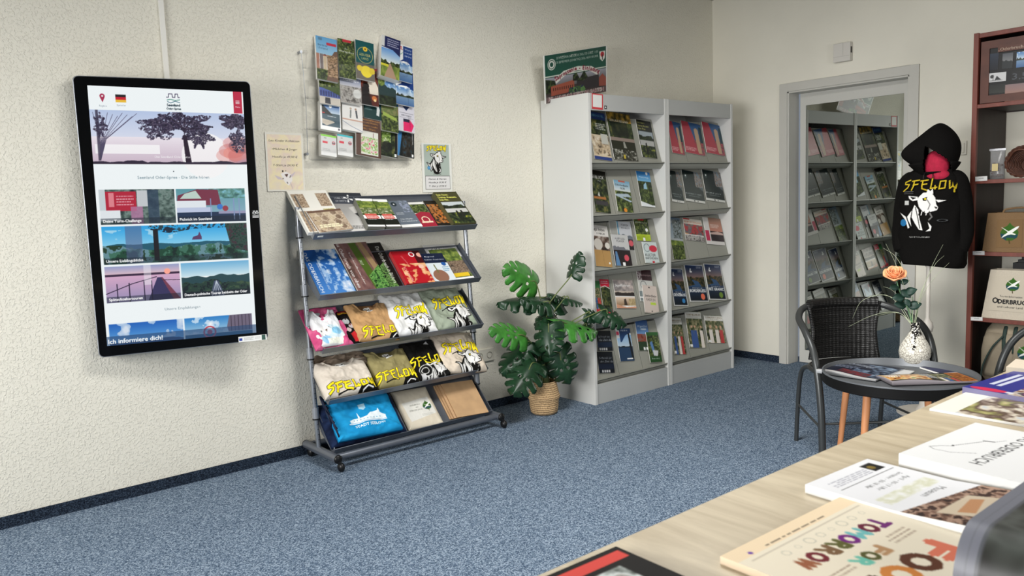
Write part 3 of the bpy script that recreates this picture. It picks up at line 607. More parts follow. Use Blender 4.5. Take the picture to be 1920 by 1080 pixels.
W1 = [
 ([(120, 70), (250, 86), (232, 345), (97, 336)], R1, .016, 'tall blue town brochure standing leftmost in the top row of the wall rack', F(('ph', 0, 0, 1, 1, 'town', 3), ('g', 0, 0, 1, .4, (96, 160, 206), (150, 190, 214)), ('p', [(.45, 1), (.62, .5), (.85, .3), (1, .28), (1, 1)], (110, 84, 70)), ('n', .5, .4, 1, .9, [(60, 50, 34), (150, 120, 90), (190, 160, 130)], 9, 4), ('r', .5, .12, .95, .18, (190, 50, 70)), ('t', 'Berliner', .1, .22, .045, (50, 90, 120), dict(w=.45)), ('t', 'Umland', .1, .29, .045, (50, 90, 120), dict(w=.45)), ('r', .12, .03, .3, .09, (90, 130, 160)))),
 ([(256, 84), (362, 94), (345, 330), (243, 322)], R1, .010, 'green woodland leaflet with red corner, second in the top row of the wall rack', F(('ph', 0, 0, 1, 1, 'forest', 9), ('r', .3, .0, .8, .07, (190, 50, 60)), ('t', 'Das', .5, .26, .04, WH), ('t', 'Waldgebiet', .5, .34, .045, WH, CW(.9)))),
 ([(368, 92), (482, 112), (466, 340), (350, 332)], R1, .014, 'dark teal booklet with a ringed sunflower badge, in the middle of the top row', F(('bg', (20, 82, 84)), ('r', 0, .58, 1, 1, (110, 104, 96)), ('e', .5, .36, .42, (196, 180, 110), {'ring': .06}), ('e', .52, .2, .12, (232, 196, 60)), ('e', .52, .2, .05, (140, 90, 30)), ('t', 'LEBUSER', .5, .38, .065, (214, 196, 120), CW(.6)), ('t', 'LAND', .5, .48, .065, (214, 196, 120), CW(.36)), ('e', .55, .78, .3, (236, 214, 60)), ('e', .2, .72, .15, (226, 200, 60)), ('e', .85, .74, .16, (226, 200, 60)))),
 ([(540, 80), (652, 102), (602, 330), (480, 318)], R1, .045, 'thick bulging stack of leaflets with a country lane, fourth in the top row', F(('ph', 0, .3, 1, 1, 'field', 6), ('p', [(0, 0), (1, 0), (1, .42), (.6, .3), (0, .28)], (34, 40, 84)), ('r', 0, 0, .16, .26, (214, 214, 210)), ('n', 0, .68, .4, .74, [(220, 206, 60), (190, 190, 50)], 4, 2), ('d', .3, .05, .95, .26, 4, (200, 200, 220)))),
 ([(652, 122), (728, 136), (705, 350), (612, 340)], R1, .008, 'blue and white lake leaflet at the right end of the top row', seel(['Witamy', 'w Krainie jezior', 'Oder-Spree'])),
 ([(137, 235), (264, 242), (243, 494), (114, 490)], R2, .014, 'leaflet with a blue building and tree, leftmost in the second row', F(('ph', 0, .3, 1, 1, 'forest', 12), ('r', 0, 0, .26, .27, (200, 202, 200)), ('r', .26, .02, 1, .32, (32, 130, 190)), ('t', 'INSPIRATION', .62, .14, .04, WH, CW(.6)), ('t', 'MÄRKISCH-ODER', .62, .2, .035, WH, CW(.62)), ('e', .66, .34, .07, WH), ('r', 0, .62, 1, .82, (70, 90, 160)), *[('r', .06+.12*i, .68, .12+.12*i, .8, (30, 40, 90)) for i in range(8)], ('p', [(.0, .6), (1, .55), (1, .75), (.5, .66)], (60, 80, 30)), ('r', 0, .82, 1, 1, (196, 188, 176)), ('p', [(.25, .98), (.27, .84), (.5, .84), (.52, .98)], (40, 40, 50)))),
 ([(266, 247), (396, 258), (384, 490), (250, 480)], R2, .012, 'leaflet with a grey town view under a green top band, second in the second row', F(('ph', 0, .1, 1, 1, 'stone', 12), ('r', 0, 0, 1, .12, (150, 196, 60)), ('g', 0, .12, 1, .55, (70, 90, 140), (190, 190, 196)), ('n', 0, .55, 1, 1, [(70, 66, 62), (180, 176, 170), (110, 104, 96)], 9, 3), ('e', .8, .72, .2, (214, 214, 210)), ('t', 'RADREISEN', .52, .42, .06, WH, CW(.7)), ('d', .5, .2, .95, .3, 2, WH))),
 ([(400, 260), (507, 270), (490, 500), (383, 492)], R2, .012, 'dark red-brown leaflet with a seated silhouette in a tent opening', F(('bg', (84, 32, 24)), ('r', .2, 0, .95, .06, RED), ('p', [(.3, .55), (.6, .12), (1, .5), (1, .7), (.3, .7)], (226, 216, 200)), ('l', [(.0, .5), (.5, .08), (1, .4)], .06, (130, 60, 36)), ('e', .3, .5, .17, (20, 12, 12)), ('p', [(0, 1), (.05, .55), (.45, .5), (.5, .75), (.6, 1)], (20, 12, 12)), ('e', .75, .8, .14, (206, 120, 60)), ('e', .78, .85, .07, (250, 220, 160)))),
 ([(510, 264), (616, 273), (602, 500), (493, 492)], R2, .012, 'white topped leaflet with wooded river picture, fourth in the second row', F(('bg', WH), ('ph', 0, .36, 1, 1, 'lake', 14), ('n', 0, .35, .38, .9, G3, 7, 3), ('h', .55, .12, (40, 60, 60), 4), ('n', 0, .75, 1, 1, G2, 8, 7), ('t', 'Die Märkische Schweiz', .6, .22, .03, (90, 90, 90), CW(.6)))),
 ([(620, 274), (732, 288), (714, 500), (604, 492)], R2, .010, 'blue and white lake leaflet with English welcome text, right end of the second row', seel(['Welcome', 'to Seenland', 'Oder-Spree'])),
 ([(138, 482), (266, 488), (248, 664), (122, 656)], R3, .030, 'stack of white framed leaflets with dark bay and boats, leftmost in the third row', F(('bg', WH), ('g', .09, .08, .95, .4, (50, 90, 150), (190, 206, 220)), ('r', .09, .4, .95, .86, (60, 84, 96)), ('p', [(.09, .12), (.5, .38), (.6, .46), (.09, .46)], (24, 28, 26)), ('p', [(.09, .62), (.6, .66), (.7, .7), (.3, .84), (.09, .78)], (200, 190, 174)), ('e', .5, .17, .07, WH), ('r', .1, .4, .22, .43, RED), ('d', .35, .5, .8, .54, 1, WH), ('r', .84, .88, .93, .95, (90, 90, 100)))),
 ([(280, 408), (412, 416), (378, 664), (258, 656)], R3, .026, 'white hiking leaflet with two walkers sketched, second in the third row', F(('bg', (222, 220, 216)), ('ph', .1, .03, .96, .28, 'field', 17), ('t', 'Unterwegs im', .52, .17, .05, WH, CW(.75)), ('t', 'Oderbruch', .5, .24, .05, WH, CW(.6)), ('p', [(.45, .27), (.9, .25), (.8, .34), (.5, .33)], (210, 40, 60)), ('l', [(.42, .5), (.4, .68)], .07, (120, 124, 120)), ('e', .42, .46, .05, (180, 160, 140)), ('l', [(.68, .5), (.72, .66)], .08, (60, 64, 70)), ('e', .66, .46, .05, (160, 130, 110)), ('r', 0, .72, 1, .75, (190, 150, 130)), ('l', [(0, .78), (.4, .88), (1, .98)], .02, (90, 110, 140)))),
 ([(415, 420), (526, 430), (512, 590), (402, 580)], R3, .012, 'dark green booklet with a white map outline, in the middle of the third row', F(('bg', (16, 54, 54)), ('p', [(.55, .04), (.9, .04), (.88, .2), (.98, .32), (.8, .4), (.9, .6), (.85, .85), (.7, .82), (.74, .55), (.6, .35)], (210, 214, 212)), ('p', [(.7, .1), (.85, .2), (.7, .35)], (40, 60, 60)), ('p', [(.12, .08), (.26, .08), (.24, .2), (.19, .25), (.13, .2)], (180, 190, 186)), ('d', .08, .45, .5, .7, 4, (120, 140, 140)))),
 ([(530, 424), (634, 438), (620, 668), (508, 656)], R3, .012, 'booklet with blue top and aerial meadow picture, fourth in the third row', F(('ph', 0, 0, 1, 1, 'forest', 30), ('r', 0, 0, 1, .3, (34, 84, 130)), ('p', [(.35, .12), (.5, .17), (.7, .1), (.7, .24), (.5, .2), (.35, .24)], (16, 40, 70)), ('n', 0, .3, 1, .55, [(140, 130, 90), (90, 110, 60), (150, 110, 90)], 4, 4), ('p', [(.1, .5), (.9, .62), (.9, .7), (.1, .6)], (150, 170, 80)))),
 ([(640, 434), (738, 441), (716, 668), (616, 658)], R3, .012, 'pale leaflet with navy and pink hexagons, right end of the third row', F(('bg', (206, 204, 212)), ('p', [(.1, .05), (.5, .05), (.8, .25), (.5, .44), (.1, .25)], (28, 44, 84)), ('r', .08, .5, .92, .51, (90, 90, 100)), ('r', .08, .62, .92, .63, (90, 90, 100)), ('t', 'INFOMARKT', .5, .585, .035, (40, 40, 50), CW(.6)), ('p', [(.3, .7), (.7, .66), (.95, .8), (.8, .98), (.3, .98)], (220, 40, 100)), ('r', .3, .66, .7, .74, (40, 40, 60)))),
 ([(140, 690), (237, 696), (226, 824), (128, 818)], R4, .030, 'small pale grey timetable stack with green top edge, in the bottom row', F(('bg', (204, 204, 202)), ('r', 0, 0, 1, .1, (130, 200, 60)), ('r', .12, .32, .42, .42, (206, 40, 60)), ('e', .8, .36, .11, (190, 60, 80), {'ring': .4}), ('r', .7, .34, .9, .39, (90, 90, 90)), ('t', 'VBB', .28, .2, .05, (60, 60, 60)), ('d', .1, .66, .6, .8, 2, (150, 150, 150)), ('r', 0, .82, 1, 1, (226, 226, 224)))),
 ([(242, 690), (340, 697), (330, 824), (234, 818)], R4, .030, 'small pale grey timetable stack with turquoise top edge, in the bottom row', F(('bg', (204, 204, 202)), ('r', 0, 0, 1, .1, (60, 180, 190)), ('r', .12, .32, .42, .42, (206, 40, 60)), ('e', .8, .36, .11, (190, 60, 80), {'ring': .4}), ('r', .7, .34, .9, .39, (90, 90, 90)), ('t', 'VBB', .28, .2, .05, (60, 60, 60)), ('d', .1, .66, .6, .8, 2, (150, 150, 150)), ('r', 0, .82, 1, 1, (226, 226, 224)))),
 ([(382, 582), (532, 588), (502, 822), (342, 815)], rowp(1.545, -.085), .008, 'brown booklet with gold lettering and village picture, middle of the bottom row', F(('bg', (84, 58, 48)), ('t', 'Wissenschaftsroute', .5, .08, .045, (206, 150, 70), CW(.9)), ('t', 'Oder und Warthe', .5, .15, .045, (206, 150, 70), CW(.75)), ('t', 'Śladami nauki', .5, .23, .045, (206, 150, 70), CW(.7)), ('t', 'Odra i Warta', .5, .31, .045, (206, 150, 70), CW(.55)), ('r', .2, .35, .88, .95, (216, 216, 206)), ('n', .22, .5, .86, .92, [(190, 60, 80), (226, 222, 214), (120, 160, 70), (226, 226, 220)], 7, 5), ('r', .68, .38, .7, .5, (120, 60, 60)))),
 ([(526, 648), (630, 656), (612, 824), (502, 818)], R4, .008, 'black and white leaflet with a lit riverbank, fourth in the bottom row', F(('ph', 0, 0, 1, 1, 'dark', 41), ('r', .85, 0, 1, 1, (18, 20, 20)), ('n', .1, 0, .6, .5, [(40, 60, 20), (120, 150, 60), (226, 226, 210)], 7, 3), ('e', .4, .65, .3, (26, 28, 26), {'a': .7}), ('r', .82, .86, .94, .96, WH))),
 ([(636, 652), (740, 658), (716, 826), (614, 818)], R4, .008, 'dark leaflet with a blue stripe at the right end of the bottom row', F(('bg', (20, 26, 26)), ('p', [(0, 0), (.3, 0), (.1, 1), (0, 1)], (60, 120, 170)), ('n', .3, 0, .9, 1, [(16, 18, 18), (50, 44, 36), (40, 70, 90)], 5, 4), ('r', .84, .86, .94, .96, WH), ('l', [(.88, .1), (.9, .5)], .03, (160, 160, 160)))),
]
for pts, pl, th, lb, art in W1: sheet('leaflet', lb, 'leaflet', Z3(pts, pl), art, th, gr, cell=.0022, lift=-th*.5)

# ------------------------------------------------------------------ wheeled display stand
st = thing('display_stand', 'wheeled grey metal display stand with five sloping trays in front of the wall', 'display stand', (1.72, -.2, 0))
def sp(x, y, z): return (x-1.72, y+.2, z)
PX = (1.725, 2.755)
for x in PX:
    MB().tube([sp(x, -.022, .062), sp(x, -.382, .062)], .0215, 20).build('foot', GREYMET, st, smooth=1)
    for y in (-.022, -.382): MB().ball(sp(x, y, .062), .0225, 16, sc=(1, .55, 1)).build('end_cap', BLACKP, st, smooth=1)
    for y in (-.055, -.392):
        k = MB().ball(sp(x+.008, y, .0235), .0235, 18, sc=(.75, 1, 1)).tube([sp(x+.008, y, .03), sp(x, y, .055)], .009, 8); k.build('caster', BLACKP, st, smooth=1)
    b0, b1 = Vector(sp(x, -.172, .07)), Vector(sp(x, -.10, 1.30))
    MB().tube([b0, b1], .0128, 16).build('post', CHROME, st, smooth=1)
    for k in range(4 if x < 2 else 4):
        t = (.15, .40, .66, .90)[k]; p = b0.lerp(b1, t); d_ = (b1-b0).normalized()
        MB().tube([p-d_*.028, p+d_*.028], .0175, 16).build('post_collar', SILVER, st, smooth=1)
        MB().tube([p-d_*.034, p-d_*.028], .019, 16).build('collar_ring', BLACKP, st, smooth=1)
    nt_ = MB()
    for k in range(44):
        p = b0.lerp(b1, .04+k*.0215); nt_.box(p.x-.0035, p.y-.0135, p.z-.0012, p.x+.0035, p.y-.0122, p.z+.0012)
    nt_.build('post_notches', BLACKP, st)
MB().tube([sp(PX[0], -.352, .064), sp(PX[1], -.352, .064)], .017, 16).build('front_crossbar', GREYMET, st, smooth=1)
MB().tube([sp(PX[0], -.05, .064), sp(PX[1], -.05, .064)], .014, 16).build('rear_crossbar', GREYMET, st, smooth=1)
SH = [(-.230, 1.150), (-.246, .848), (-.252, .580), (-.278, .324), (-.303, .078)]; SA = radians(43)
sd, sn = Vector((0, cos(SA), sin(SA))), Vector((0, -sin(SA), cos(SA)))
SX0, SX1 = 1.745, 2.738
for i, (y, z) in enumerate(SH):
    t = MB(); LN = .275
    Mt = Matrix.Translation(sp(0, y, z)) @ Matrix.Rotation(SA, 4, 'X')
    t.box(SX0, 0, -.004, SX1, LN, 0, M=Mt); t.box(SX0-.004, -.004, -.014, SX1+.004, 0, .026, M=Mt); t.box(SX0, LN-.003, -.004, SX1, LN, .014, M=Mt)
    o = t.build('tray', GREYMET, st, bevel=.001)
    for x in (SX0-.004, SX1+.001):
        s_ = MB(); P = [(0, -.012), (0, .022), (LN, .03), (LN, -.004), (LN*.5, -.03)]
        s_.add([Mt @ Vector((x+dx, a, b)) for dx in (0, .003) for a, b in P], [[0, 1, 2, 3, 4], [9, 8, 7, 6, 5]]+[[k, (k+1) % 5, 5+(k+1) % 5, 5+k] for k in range(5)]); s_.build('side_bracket', SILVER if i == 0 else GREYMET, o); 
    if i == 0: MB().add([Mt @ Vector(p) for p in ((1.76, -.0045, .002), (1.79, -.0045, .002), (1.79, -.0045, .012), (1.76, -.0045, .012))], [[0, 1, 2, 3]]).build('price_strip', WHITEP, o, solid=.0006)
    # transparent ticket rail on the lip
def shp(i, off=0):
    y, z = SH[i]; p = Vector((0, y, z))+sn*off; return planef(p, sn)
Z4 = lambda pts, fn: Zq(530, 340, 4.91, pts, fn)
Z5 = lambda pts, fn: Zq(530, 530, 2.919, pts, fn)
def inside(Q, i):
    base = Vector((0, SH[i][0], SH[i][1])); d = .003-min((p-base).dot(sd) for p in Q); return [p+sd*d for p in Q] if d > 0 else Q
def onsh(nm, lb, cat, pts, i, art, th=.006, lift=.001, grp=None, z=Z4, **kw):
    return sheet(nm, lb, cat, inside(z(pts, shp(i, lift+th)), i), art, th, grp, lift=-th, **kw)
g1 = 'brochures on the top tray of the display stand'
stones = lambda x0, y0, x1, y1, sd: [('ph', x0, y0, x1, y1, 'stone', sd)]
onsh('brochure', 'white brochure with four small stone wall photos, at the left end of the top tray', 'brochure', [(62, 112), (415, 108), (608, 465), (245, 515)], 0, F(('bg', (236, 234, 226)), *stones(.05, .09, .36, .42, 3), *stones(.66, .08, .95, .4, 5), *stones(.05, .5, .36, .98, 8), ('n', .66, .46, .95, .75, [(120, 100, 60), (180, 170, 90), (210, 200, 160)], 9, 4), ('l', [(.5, .2), (.5, .8)], .006, (140, 140, 130)), ('d', .42, .55, .6, .8, 3, (160, 160, 150))), .02, .001, g1)
onsh('brochure', 'dark grey brochure with white four petal emblem and folded paper shapes', 'brochure', [(416, 108), (742, 103), (850, 448), (600, 468)], 0, F(('g', 0, 0, 1, .3, (38, 42, 52), (70, 74, 84)), ('g', 0, .3, 1, 1, (150, 148, 146), (222, 220, 216)), *[('p', [(.53, .16), (.53+.12*cos(a)-.03*sin(a), .16+.09*sin(a)+.025*cos(a)), (.53+.15*cos(a), .16+.11*sin(a)), (.53+.12*cos(a)+.03*sin(a), .16+.09*sin(a)-.025*cos(a))], WH) for a in (.35, 1.9, 3.5, 5.0)], ('t', 'SPUREN DER', .28, .17, .035, WH, CW(.34)), ('t', 'JOHANNITER', .28, .24, .035, WH, CW(.34)), ('t', 'ŚLADY', .8, .17, .035, WH, CW(.2)), ('t', 'JOANNITÓW', .82, .24, .035, WH, CW(.3)), ('p', [(.5, .55), (.9, .45), (.9, .6), (.65, .68)], (60, 60, 62)), ('p', [(.4, .4), (.9, .3), (1, .45), (.5, .55)], (196, 194, 190)), ('p', [(.75, .75), (1, .7), (1, .85), (.85, .86)], (50, 44, 44)), ('d', .1, .86, .7, .95, 2, (60, 60, 60))), .010, .002, g1)
onsh('brochure', 'tan brochure with a rubble stone wall cover lying over the white one', 'brochure', [(242, 290), (515, 285), (700, 462), (335, 492)], 0, F(('ph', 0, 0, 1, 1, 'stone', 6), *[('e', .12+.2*(i % 5)+.08*(i//5 % 2), .15+.22*(i//5), .09, q, {'a': .75}) for i, q in enumerate([(190, 170, 140), (150, 130, 110), (206, 190, 160), (120, 100, 84), (180, 160, 140)]*4)], *[('e', .12+.2*(i % 5)+.08*(i//5 % 2), .15+.22*(i//5), .095, (214, 200, 176), {'ring': .12}) for i in range(20)], ('r', .0, .0, 1, .1, (110, 84, 70)), ('d', .12, .66, .8, .82, 2, (240, 232, 196), .7, 5, 1)), .008, .023, g1)
grn = F(('bg', WH), ('ph', 0, .08, 1, .6, 'forest', 15), ('n', 0, .1, 1, .4, G3, 6, 3), ('p', [(.1, .5), (.7, .42), (.9, .7), (.2, .8)], (206, 90, 80)), ('n', 0, .35, 1, .55, [(230, 226, 210), (70, 90, 40), (190, 180, 150)], 7, 8), ('r', 0, .72, 1, .93, (22, 26, 20)), ('d', .2, .62, .85, .78, 3, WH), ('r', .3, 0, .95, .1, WH))
onsh('leaflet', 'left one of two thick stacks of green village leaflets on the top tray', 'leaflet stack', [(702, 188), (838, 190), (962, 440), (792, 452)], 0, grn, .046, .001, g1, page=(120, 120, 110))
onsh('leaflet', 'right one of two thick stacks of green village leaflets, beside the grey leaflet', 'leaflet stack', [(842, 186), (975, 184), (1092, 430), (965, 438)], 0, grn, .04, .001, g1, page=(120, 120, 110))
onsh('leaflet', 'grey blue leaflet with small round crest leaning beside the green stacks', 'leaflet', [(968, 188), (1148, 172), (1272, 405), (1097, 432)], 0, F(('bg', (102, 112, 124)), ('e', .27, .13, .13, (34, 48, 56)), ('e', .27, .13, .04, WH), ('n', .55, 0, .95, .45, [(190, 196, 220), (120, 130, 150)], 4, 3, .5), ('d', .12, .45, .5, .55, 2, (190, 194, 200)), ('t', 'Oder-Warthe', .45, .72, .05, WH, CW(.6)), ('t', 'Tourismuskarte', .5, .8, .05, WH, CW(.8)), ('r', 0, .9, 1, 1, WH)), .012, .001, g1)
onsh('leaflet', 'leaflet with crimson lower half and pale sun emblem', 'leaflet', [(1155, 205), (1300, 178), (1412, 408), (1278, 422)], 0, F(('bg', (230, 228, 224)), ('ph', 0, .1, 1, .45, 'forest', 21), ('p', [(0, .5), (.5, .4), (1, .45), (1, 1), (0, 1)], (158, 36, 56)), ('e', .5, .72, .24, (240, 220, 190), {'ring': .25}), ('r', .2, .78, .85, .84, (240, 220, 190))), .01, .001, g1)
onsh('leaflet', 'dark leaflet with glowing orange detail half hidden beside the olive stack', 'leaflet', [(1305, 182), (1425, 176), (1560, 400), (1415, 412)], 0, F(('bg', (30, 26, 22)), ('n', .1, .15, .9, .9, [(20, 16, 14), (60, 50, 36), (210, 120, 50), (90, 110, 100)], 6, 4)), .01, .001, g1)
onsh('leaflet', 'thick olive green leaflet stack with yellow writing at the right end of the top tray', 'leaflet stack', [(1402, 128), (1620, 106), (1778, 396), (1592, 408)], 0, F(('bg', (66, 64, 32)), ('t', 'Dein Rasen.', .06, .12, .05, (226, 226, 110), dict(w=.5, bold=.05)), ('t', 'Deine Auszeit.', .06, .2, .05, (226, 226, 110), dict(w=.8, bold=.05)), ('t', 'Dein Plan.', .06, .28, .05, (226, 226, 110), dict(w=.4, bold=.05)), ('r', .04, .33, .96, .52, (196, 204, 206)), ('h', .46, .08, 0, 3, .04, .96, .56, 5, G2), ('r', .04, .54, .96, .7, (200, 200, 196)), ('n', .04, .66, .96, 1, G2+[(180, 180, 50)], 8, 3), ('p', [(.4, .9), (.42, .62), (.5, .6), (.55, .9)], (30, 34, 26)), ('p', [(.6, .8), (.62, .6), (.7, .6), (.72, .8)], (34, 34, 30))), .036, .001, g1, page=(92, 90, 60))
g2 = 'calendars and brochures on the second tray'
cal1 = F(('g', 0, 0, 1, .6, (24, 84, 160), (60, 120, 190)), ('n', .3, .0, 1, 1, [(40, 96, 170), (90, 140, 196), (200, 206, 220), (230, 230, 236)], 4, 7, .5), ('t', 'DAS ODERBRUCH', .10, .05, .085, (220, 226, 236), dict(w=.86, rot=-90)), ('t', 'LANDSCHAFTEN IN BRANDENBURG 2027', .34, .06, .03, (206, 214, 230), dict(w=.8, rot=-90)), ('t', '2027', .5, .5, .06, (220, 226, 236), dict(rot=-90)), ('p', [(.45, .78), (.55, .76), (.6, .84), (.5, .86)], WH))
def cal(asp, base, txt, sub, yr=None):
    def p(c):
        base(c); r = c.w/c.h
        c.text(txt, .07, .06, .10*r, WH, rot=-90, w=.88/r); c.text(sub, .30, .3, .05*r, (226, 226, 220), rot=-90, w=.6/r)
        if yr: c.text(yr, .5, .45, .07*r, (226, 226, 220), rot=-90)
    return p
def blue(c):
    c.grad(0, 0, 1, 1, (22, 78, 152), (70, 128, 196)); c.noise(.35, 0, 1, 1, [(30, 90, 165), (110, 155, 205), (225, 228, 236)], 4, 7, th=.52)
onsh('calendar', 'blue sky calendar in clear film at the left end of the second tray', 'calendar', [(170, 645), (470, 628), (692, 1022), (338, 1062)], 1, cal(1, blue, 'DAS ODERBRUCH', 'Kalender Landschaften 2027', '2027'), .014, .001, g2, cell=.0022)
def brown(c):
    c.rect(0, 0, 1, 1, (84, 58, 54)); c.noise(0, 0, 1, 1, [(96, 66, 66), (130, 96, 90), (70, 50, 44)], 5, 3, stretch=.5)
    c.poly([(.4, 0), (.62, 0), (.8, 1), (.55, 1)], (74, 96, 34)); c.poly([(.65, 0), (.8, 0), (1, .7), (1, 1), (.9, 1)], (150, 124, 90)); c.pnoise([(.55, .75), (1, .55), (1, 1), (.6, 1)], [(60, 110, 50), (110, 160, 80), (30, 60, 30)], 8, 4)
onsh('calendar', 'brown and green striped landscape calendar beside the blue one', 'calendar', [(452, 528), (740, 515), (1000, 985), (692, 1022)], 1, cal(1, brown, 'Das Oderbruch von oben', 'Luftbildkalender', '2027'), .012, .003, g2)
def blackc(c):
    c.rect(0, 0, 1, 1, (22, 18, 16)); c.pnoise([(0, .6), (.5, .5), (.7, 1), (0, 1)], [(50, 80, 40), (110, 150, 80), (20, 24, 18)], 8, 4); c.text('Das Oderbruch in Bildern', .45, .2, .06, (220, 220, 210), rot=-90, w=.7*c.h/c.w)
onsh('calendar', 'mostly black calendar in the middle of the second tray', 'calendar', [(742, 515), (880, 510), (1106, 975), (992, 988)], 1, blackc, .008, .001, g2)
onsh('magazine', 'stack of red magazines with berries and cutlery on the second tray', 'magazine stack', [(1010, 676), (1268, 650), (1402, 944), (1155, 968)], 1, F(('bg', (176, 24, 36)), ('r', .75, 0, 1, .5, (70, 14, 18)), ('n', .1, .4, 1, 1, [(150, 30, 30), (220, 150, 100), (240, 210, 170)], 4, 5, .45), ('e', .68, .12, .1, WH, {'ring': .35}), ('e', .95, .14, .1, (230, 170, 150)), ('e', .8, .5, .09, (236, 190, 170)), ('t', 'GENUSSVOLL', .28, .16, .035, (226, 160, 150), dict(rot=-75, w=.4)), ('t', 'SCHLEMMEN', .17, .5, .06, (236, 190, 180), dict(rot=-85, w=.6))), .026, .001, g2, page=(190, 60, 60))
onsh('sheet', 'white sheet with pale mountain logo standing behind the brochures', 'paper', [(1300, 600), (1580, 565), (1640, 680), (1350, 715)], 1, F(('bg', (214, 214, 210)), ('l', [(.2, .4), (.28, .2), (.34, .38), (.4, .22), (.46, .4)], .015, (60, 60, 70)), ('d', .45, .25, .9, .4, 1, (120, 120, 130))), .001, .001, g2)
onsh('brochure', 'green brochure with a log pile and yellow flowers, right end of the second tray', 'brochure', [(1335, 645), (1602, 610), (1752, 895), (1530, 925)], 1, F(('ph', 0, 0, 1, 1, 'forest', 33), ('n', 0, 0, 1, .45, G3, 9, 2), ('n', .35, .4, 1, .8, [(80, 60, 46), (150, 130, 110), (60, 50, 40)], 12, 5), ('r', .3, .78, .9, .9, (226, 190, 40)), ('r', 0, .92, 1, 1, WH)), .010, .003, g2)
onsh('brochure', 'navy topped brochure with a porridge bowl lying over the green one', 'brochure', [(1288, 694), (1478, 674), (1612, 925), (1405, 944)], 1, F(('bg', (214, 222, 226)), ('r', 0, 0, 1, .36, (22, 32, 58)), ('t', 'Regional', .35, .14, .045, WH, CW(.4)), ('t', 'Schöne Aussichten', .5, .25, .045, WH, CW(.85)), ('e', .8, .4, .1, (40, 90, 160)), ('e', .42, .82, .32, (140, 100, 80)), ('l', [(.35, .42), (.38, .7)], .05, (110, 110, 60)), ('d', .65, .5, .95, .7, 3, (70, 130, 170))), .008, .014, g2)

# folded shirts -------------------------------------------------------------
def soft(th, seed, wr=1., collar=True, over=0):
    r = np.random.RandomState(seed); ph_ = r.rand(8)*6.28
    def f(u, v):
        e = np.clip(np.minimum(np.minimum(u, 1-u)*7, np.minimum(v*5, (1-v)*9)), 0, 1); e = np.sqrt(1-(1-e)**2)
        z = th*(.35+.65*e)
        z = z+wr*.0035*(np.sin(u*9+v*6+ph_[0])+np.sin(v*15-u*7+ph_[1])*.7+np.sin((u+v)*21+ph_[2])*.4)*e
        n = vnoise(u.shape[0], u.shape[1], 5, 5, seed, 3); z = z+wr*.011*(n-.5)*e
        if collar:
            d = np.sqrt(((u-.5)/.27)**2+((v+.02)/.26)**2); z = z-th*.45*np.clip(1.08-d, 0, .25)*4; z = z+.005*np.exp(-((d-1.12)/.07)**2)
        return np.maximum(z, .002)
    return f
def shirt(base, kind='goat', y=.42, collar=True, inner=None, lab=True, x0=.12, x1=.92, h=.22, sl=-.02):
    def p(c):
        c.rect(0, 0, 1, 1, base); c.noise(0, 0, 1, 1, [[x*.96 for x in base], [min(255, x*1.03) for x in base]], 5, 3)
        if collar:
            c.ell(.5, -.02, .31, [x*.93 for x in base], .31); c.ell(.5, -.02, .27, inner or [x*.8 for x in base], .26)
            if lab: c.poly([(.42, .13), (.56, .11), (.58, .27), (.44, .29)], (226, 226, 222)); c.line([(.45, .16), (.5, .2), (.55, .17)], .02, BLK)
        if kind == 'goat':
            goat(c, x0+.16, y+h*.8, x1+.06, y+h*.8+.72, True, False); c.line([(x0+.18, y+h+.06), (x0+.35, y+h), (x0+.5, y+h+.01)], .02, BLK); seelow(c, x0, y, x1, y+h, .036, sl)
        elif kind == 'seelow': c.line([(x0+.18, y+h+.05), (x0+.35, y+h), (x0+.5, y+h+.01)], .025, BLK); c.poly([(x1-.4, 1), (x1-.33, y+h-.02), (x1-.05, y+h-.1), (x1, 1)], BLK); c.line([(x1-.3, .98), (x1-.2, .92), (x1-.1, .96)], .02, WH); seelow(c, x0, y, x1, y+h, .036, sl)
    return p
g3 = 'folded shirts on the third tray'; g4 = 'folded shirts on the fourth tray'
def fold(lb, pts, i, art, th=.03, seed=1, grp=None, collar=True, wr=1, page=(150, 140, 130), nm='folded_shirt', cat='shirt', lift=.002, cell=.0022, lean=None):
    return sheet(nm, lb, cat, inside(Z5(pts, shp(i, lift+th*.7)), i), art, th, grp, lift=-th*.7, m=CLOTH, zf=soft(th, seed, wr, collar), page=page, cell=cell, lean=lean)
def pinkc(c): c.rect(0, 0, 1, 1, (206, 84, 132)); c.noise(0, 0, 1, 1, [(186, 64, 112), (222, 110, 150)], 5, 3)
fold('crumpled pink shirt sticking out under the white kids shirt on the third tray', [(92, 150), (295, 128), (390, 340), (185, 372)], 2, pinkc, .022, 31, g3, False, 2.2, (206, 84, 132))
def kid(c):
    c.rect(0, 0, 1, 1, (228, 228, 230)); c.ell(.5, -.02, .27, (200, 206, 214), .2); c.rect(.44, .13, .5, .19, (150, 150, 156))
    c.ell(.62, .68, .3, (200, 226, 238), a=.7); c.ell(.72, .66, .16, (140, 196, 226)); c.ell(.28, .86, .16, (150, 196, 230)); c.ell(.36, .62, .18, (240, 238, 236)); c.poly([(.36, .58), (.44, .58), (.4, .66)], (100, 80, 70)); c.ell(.22, .62, .03, (110, 110, 110)); c.ell(.5, .55, .025, (120, 120, 120)); c.ell(.3, .74, .015, (90, 90, 90)); c.noise(.3, .84, .9, .98, [(226, 230, 214), (240, 240, 230)], 5, 3)
fold('small white kids shirt with pale blue animal print, left on the third tray', [(148, 178), (283, 160), (372, 335), (208, 378)], 2, kid, .03, 32, g3, lift=.012, page=(214, 214, 216))
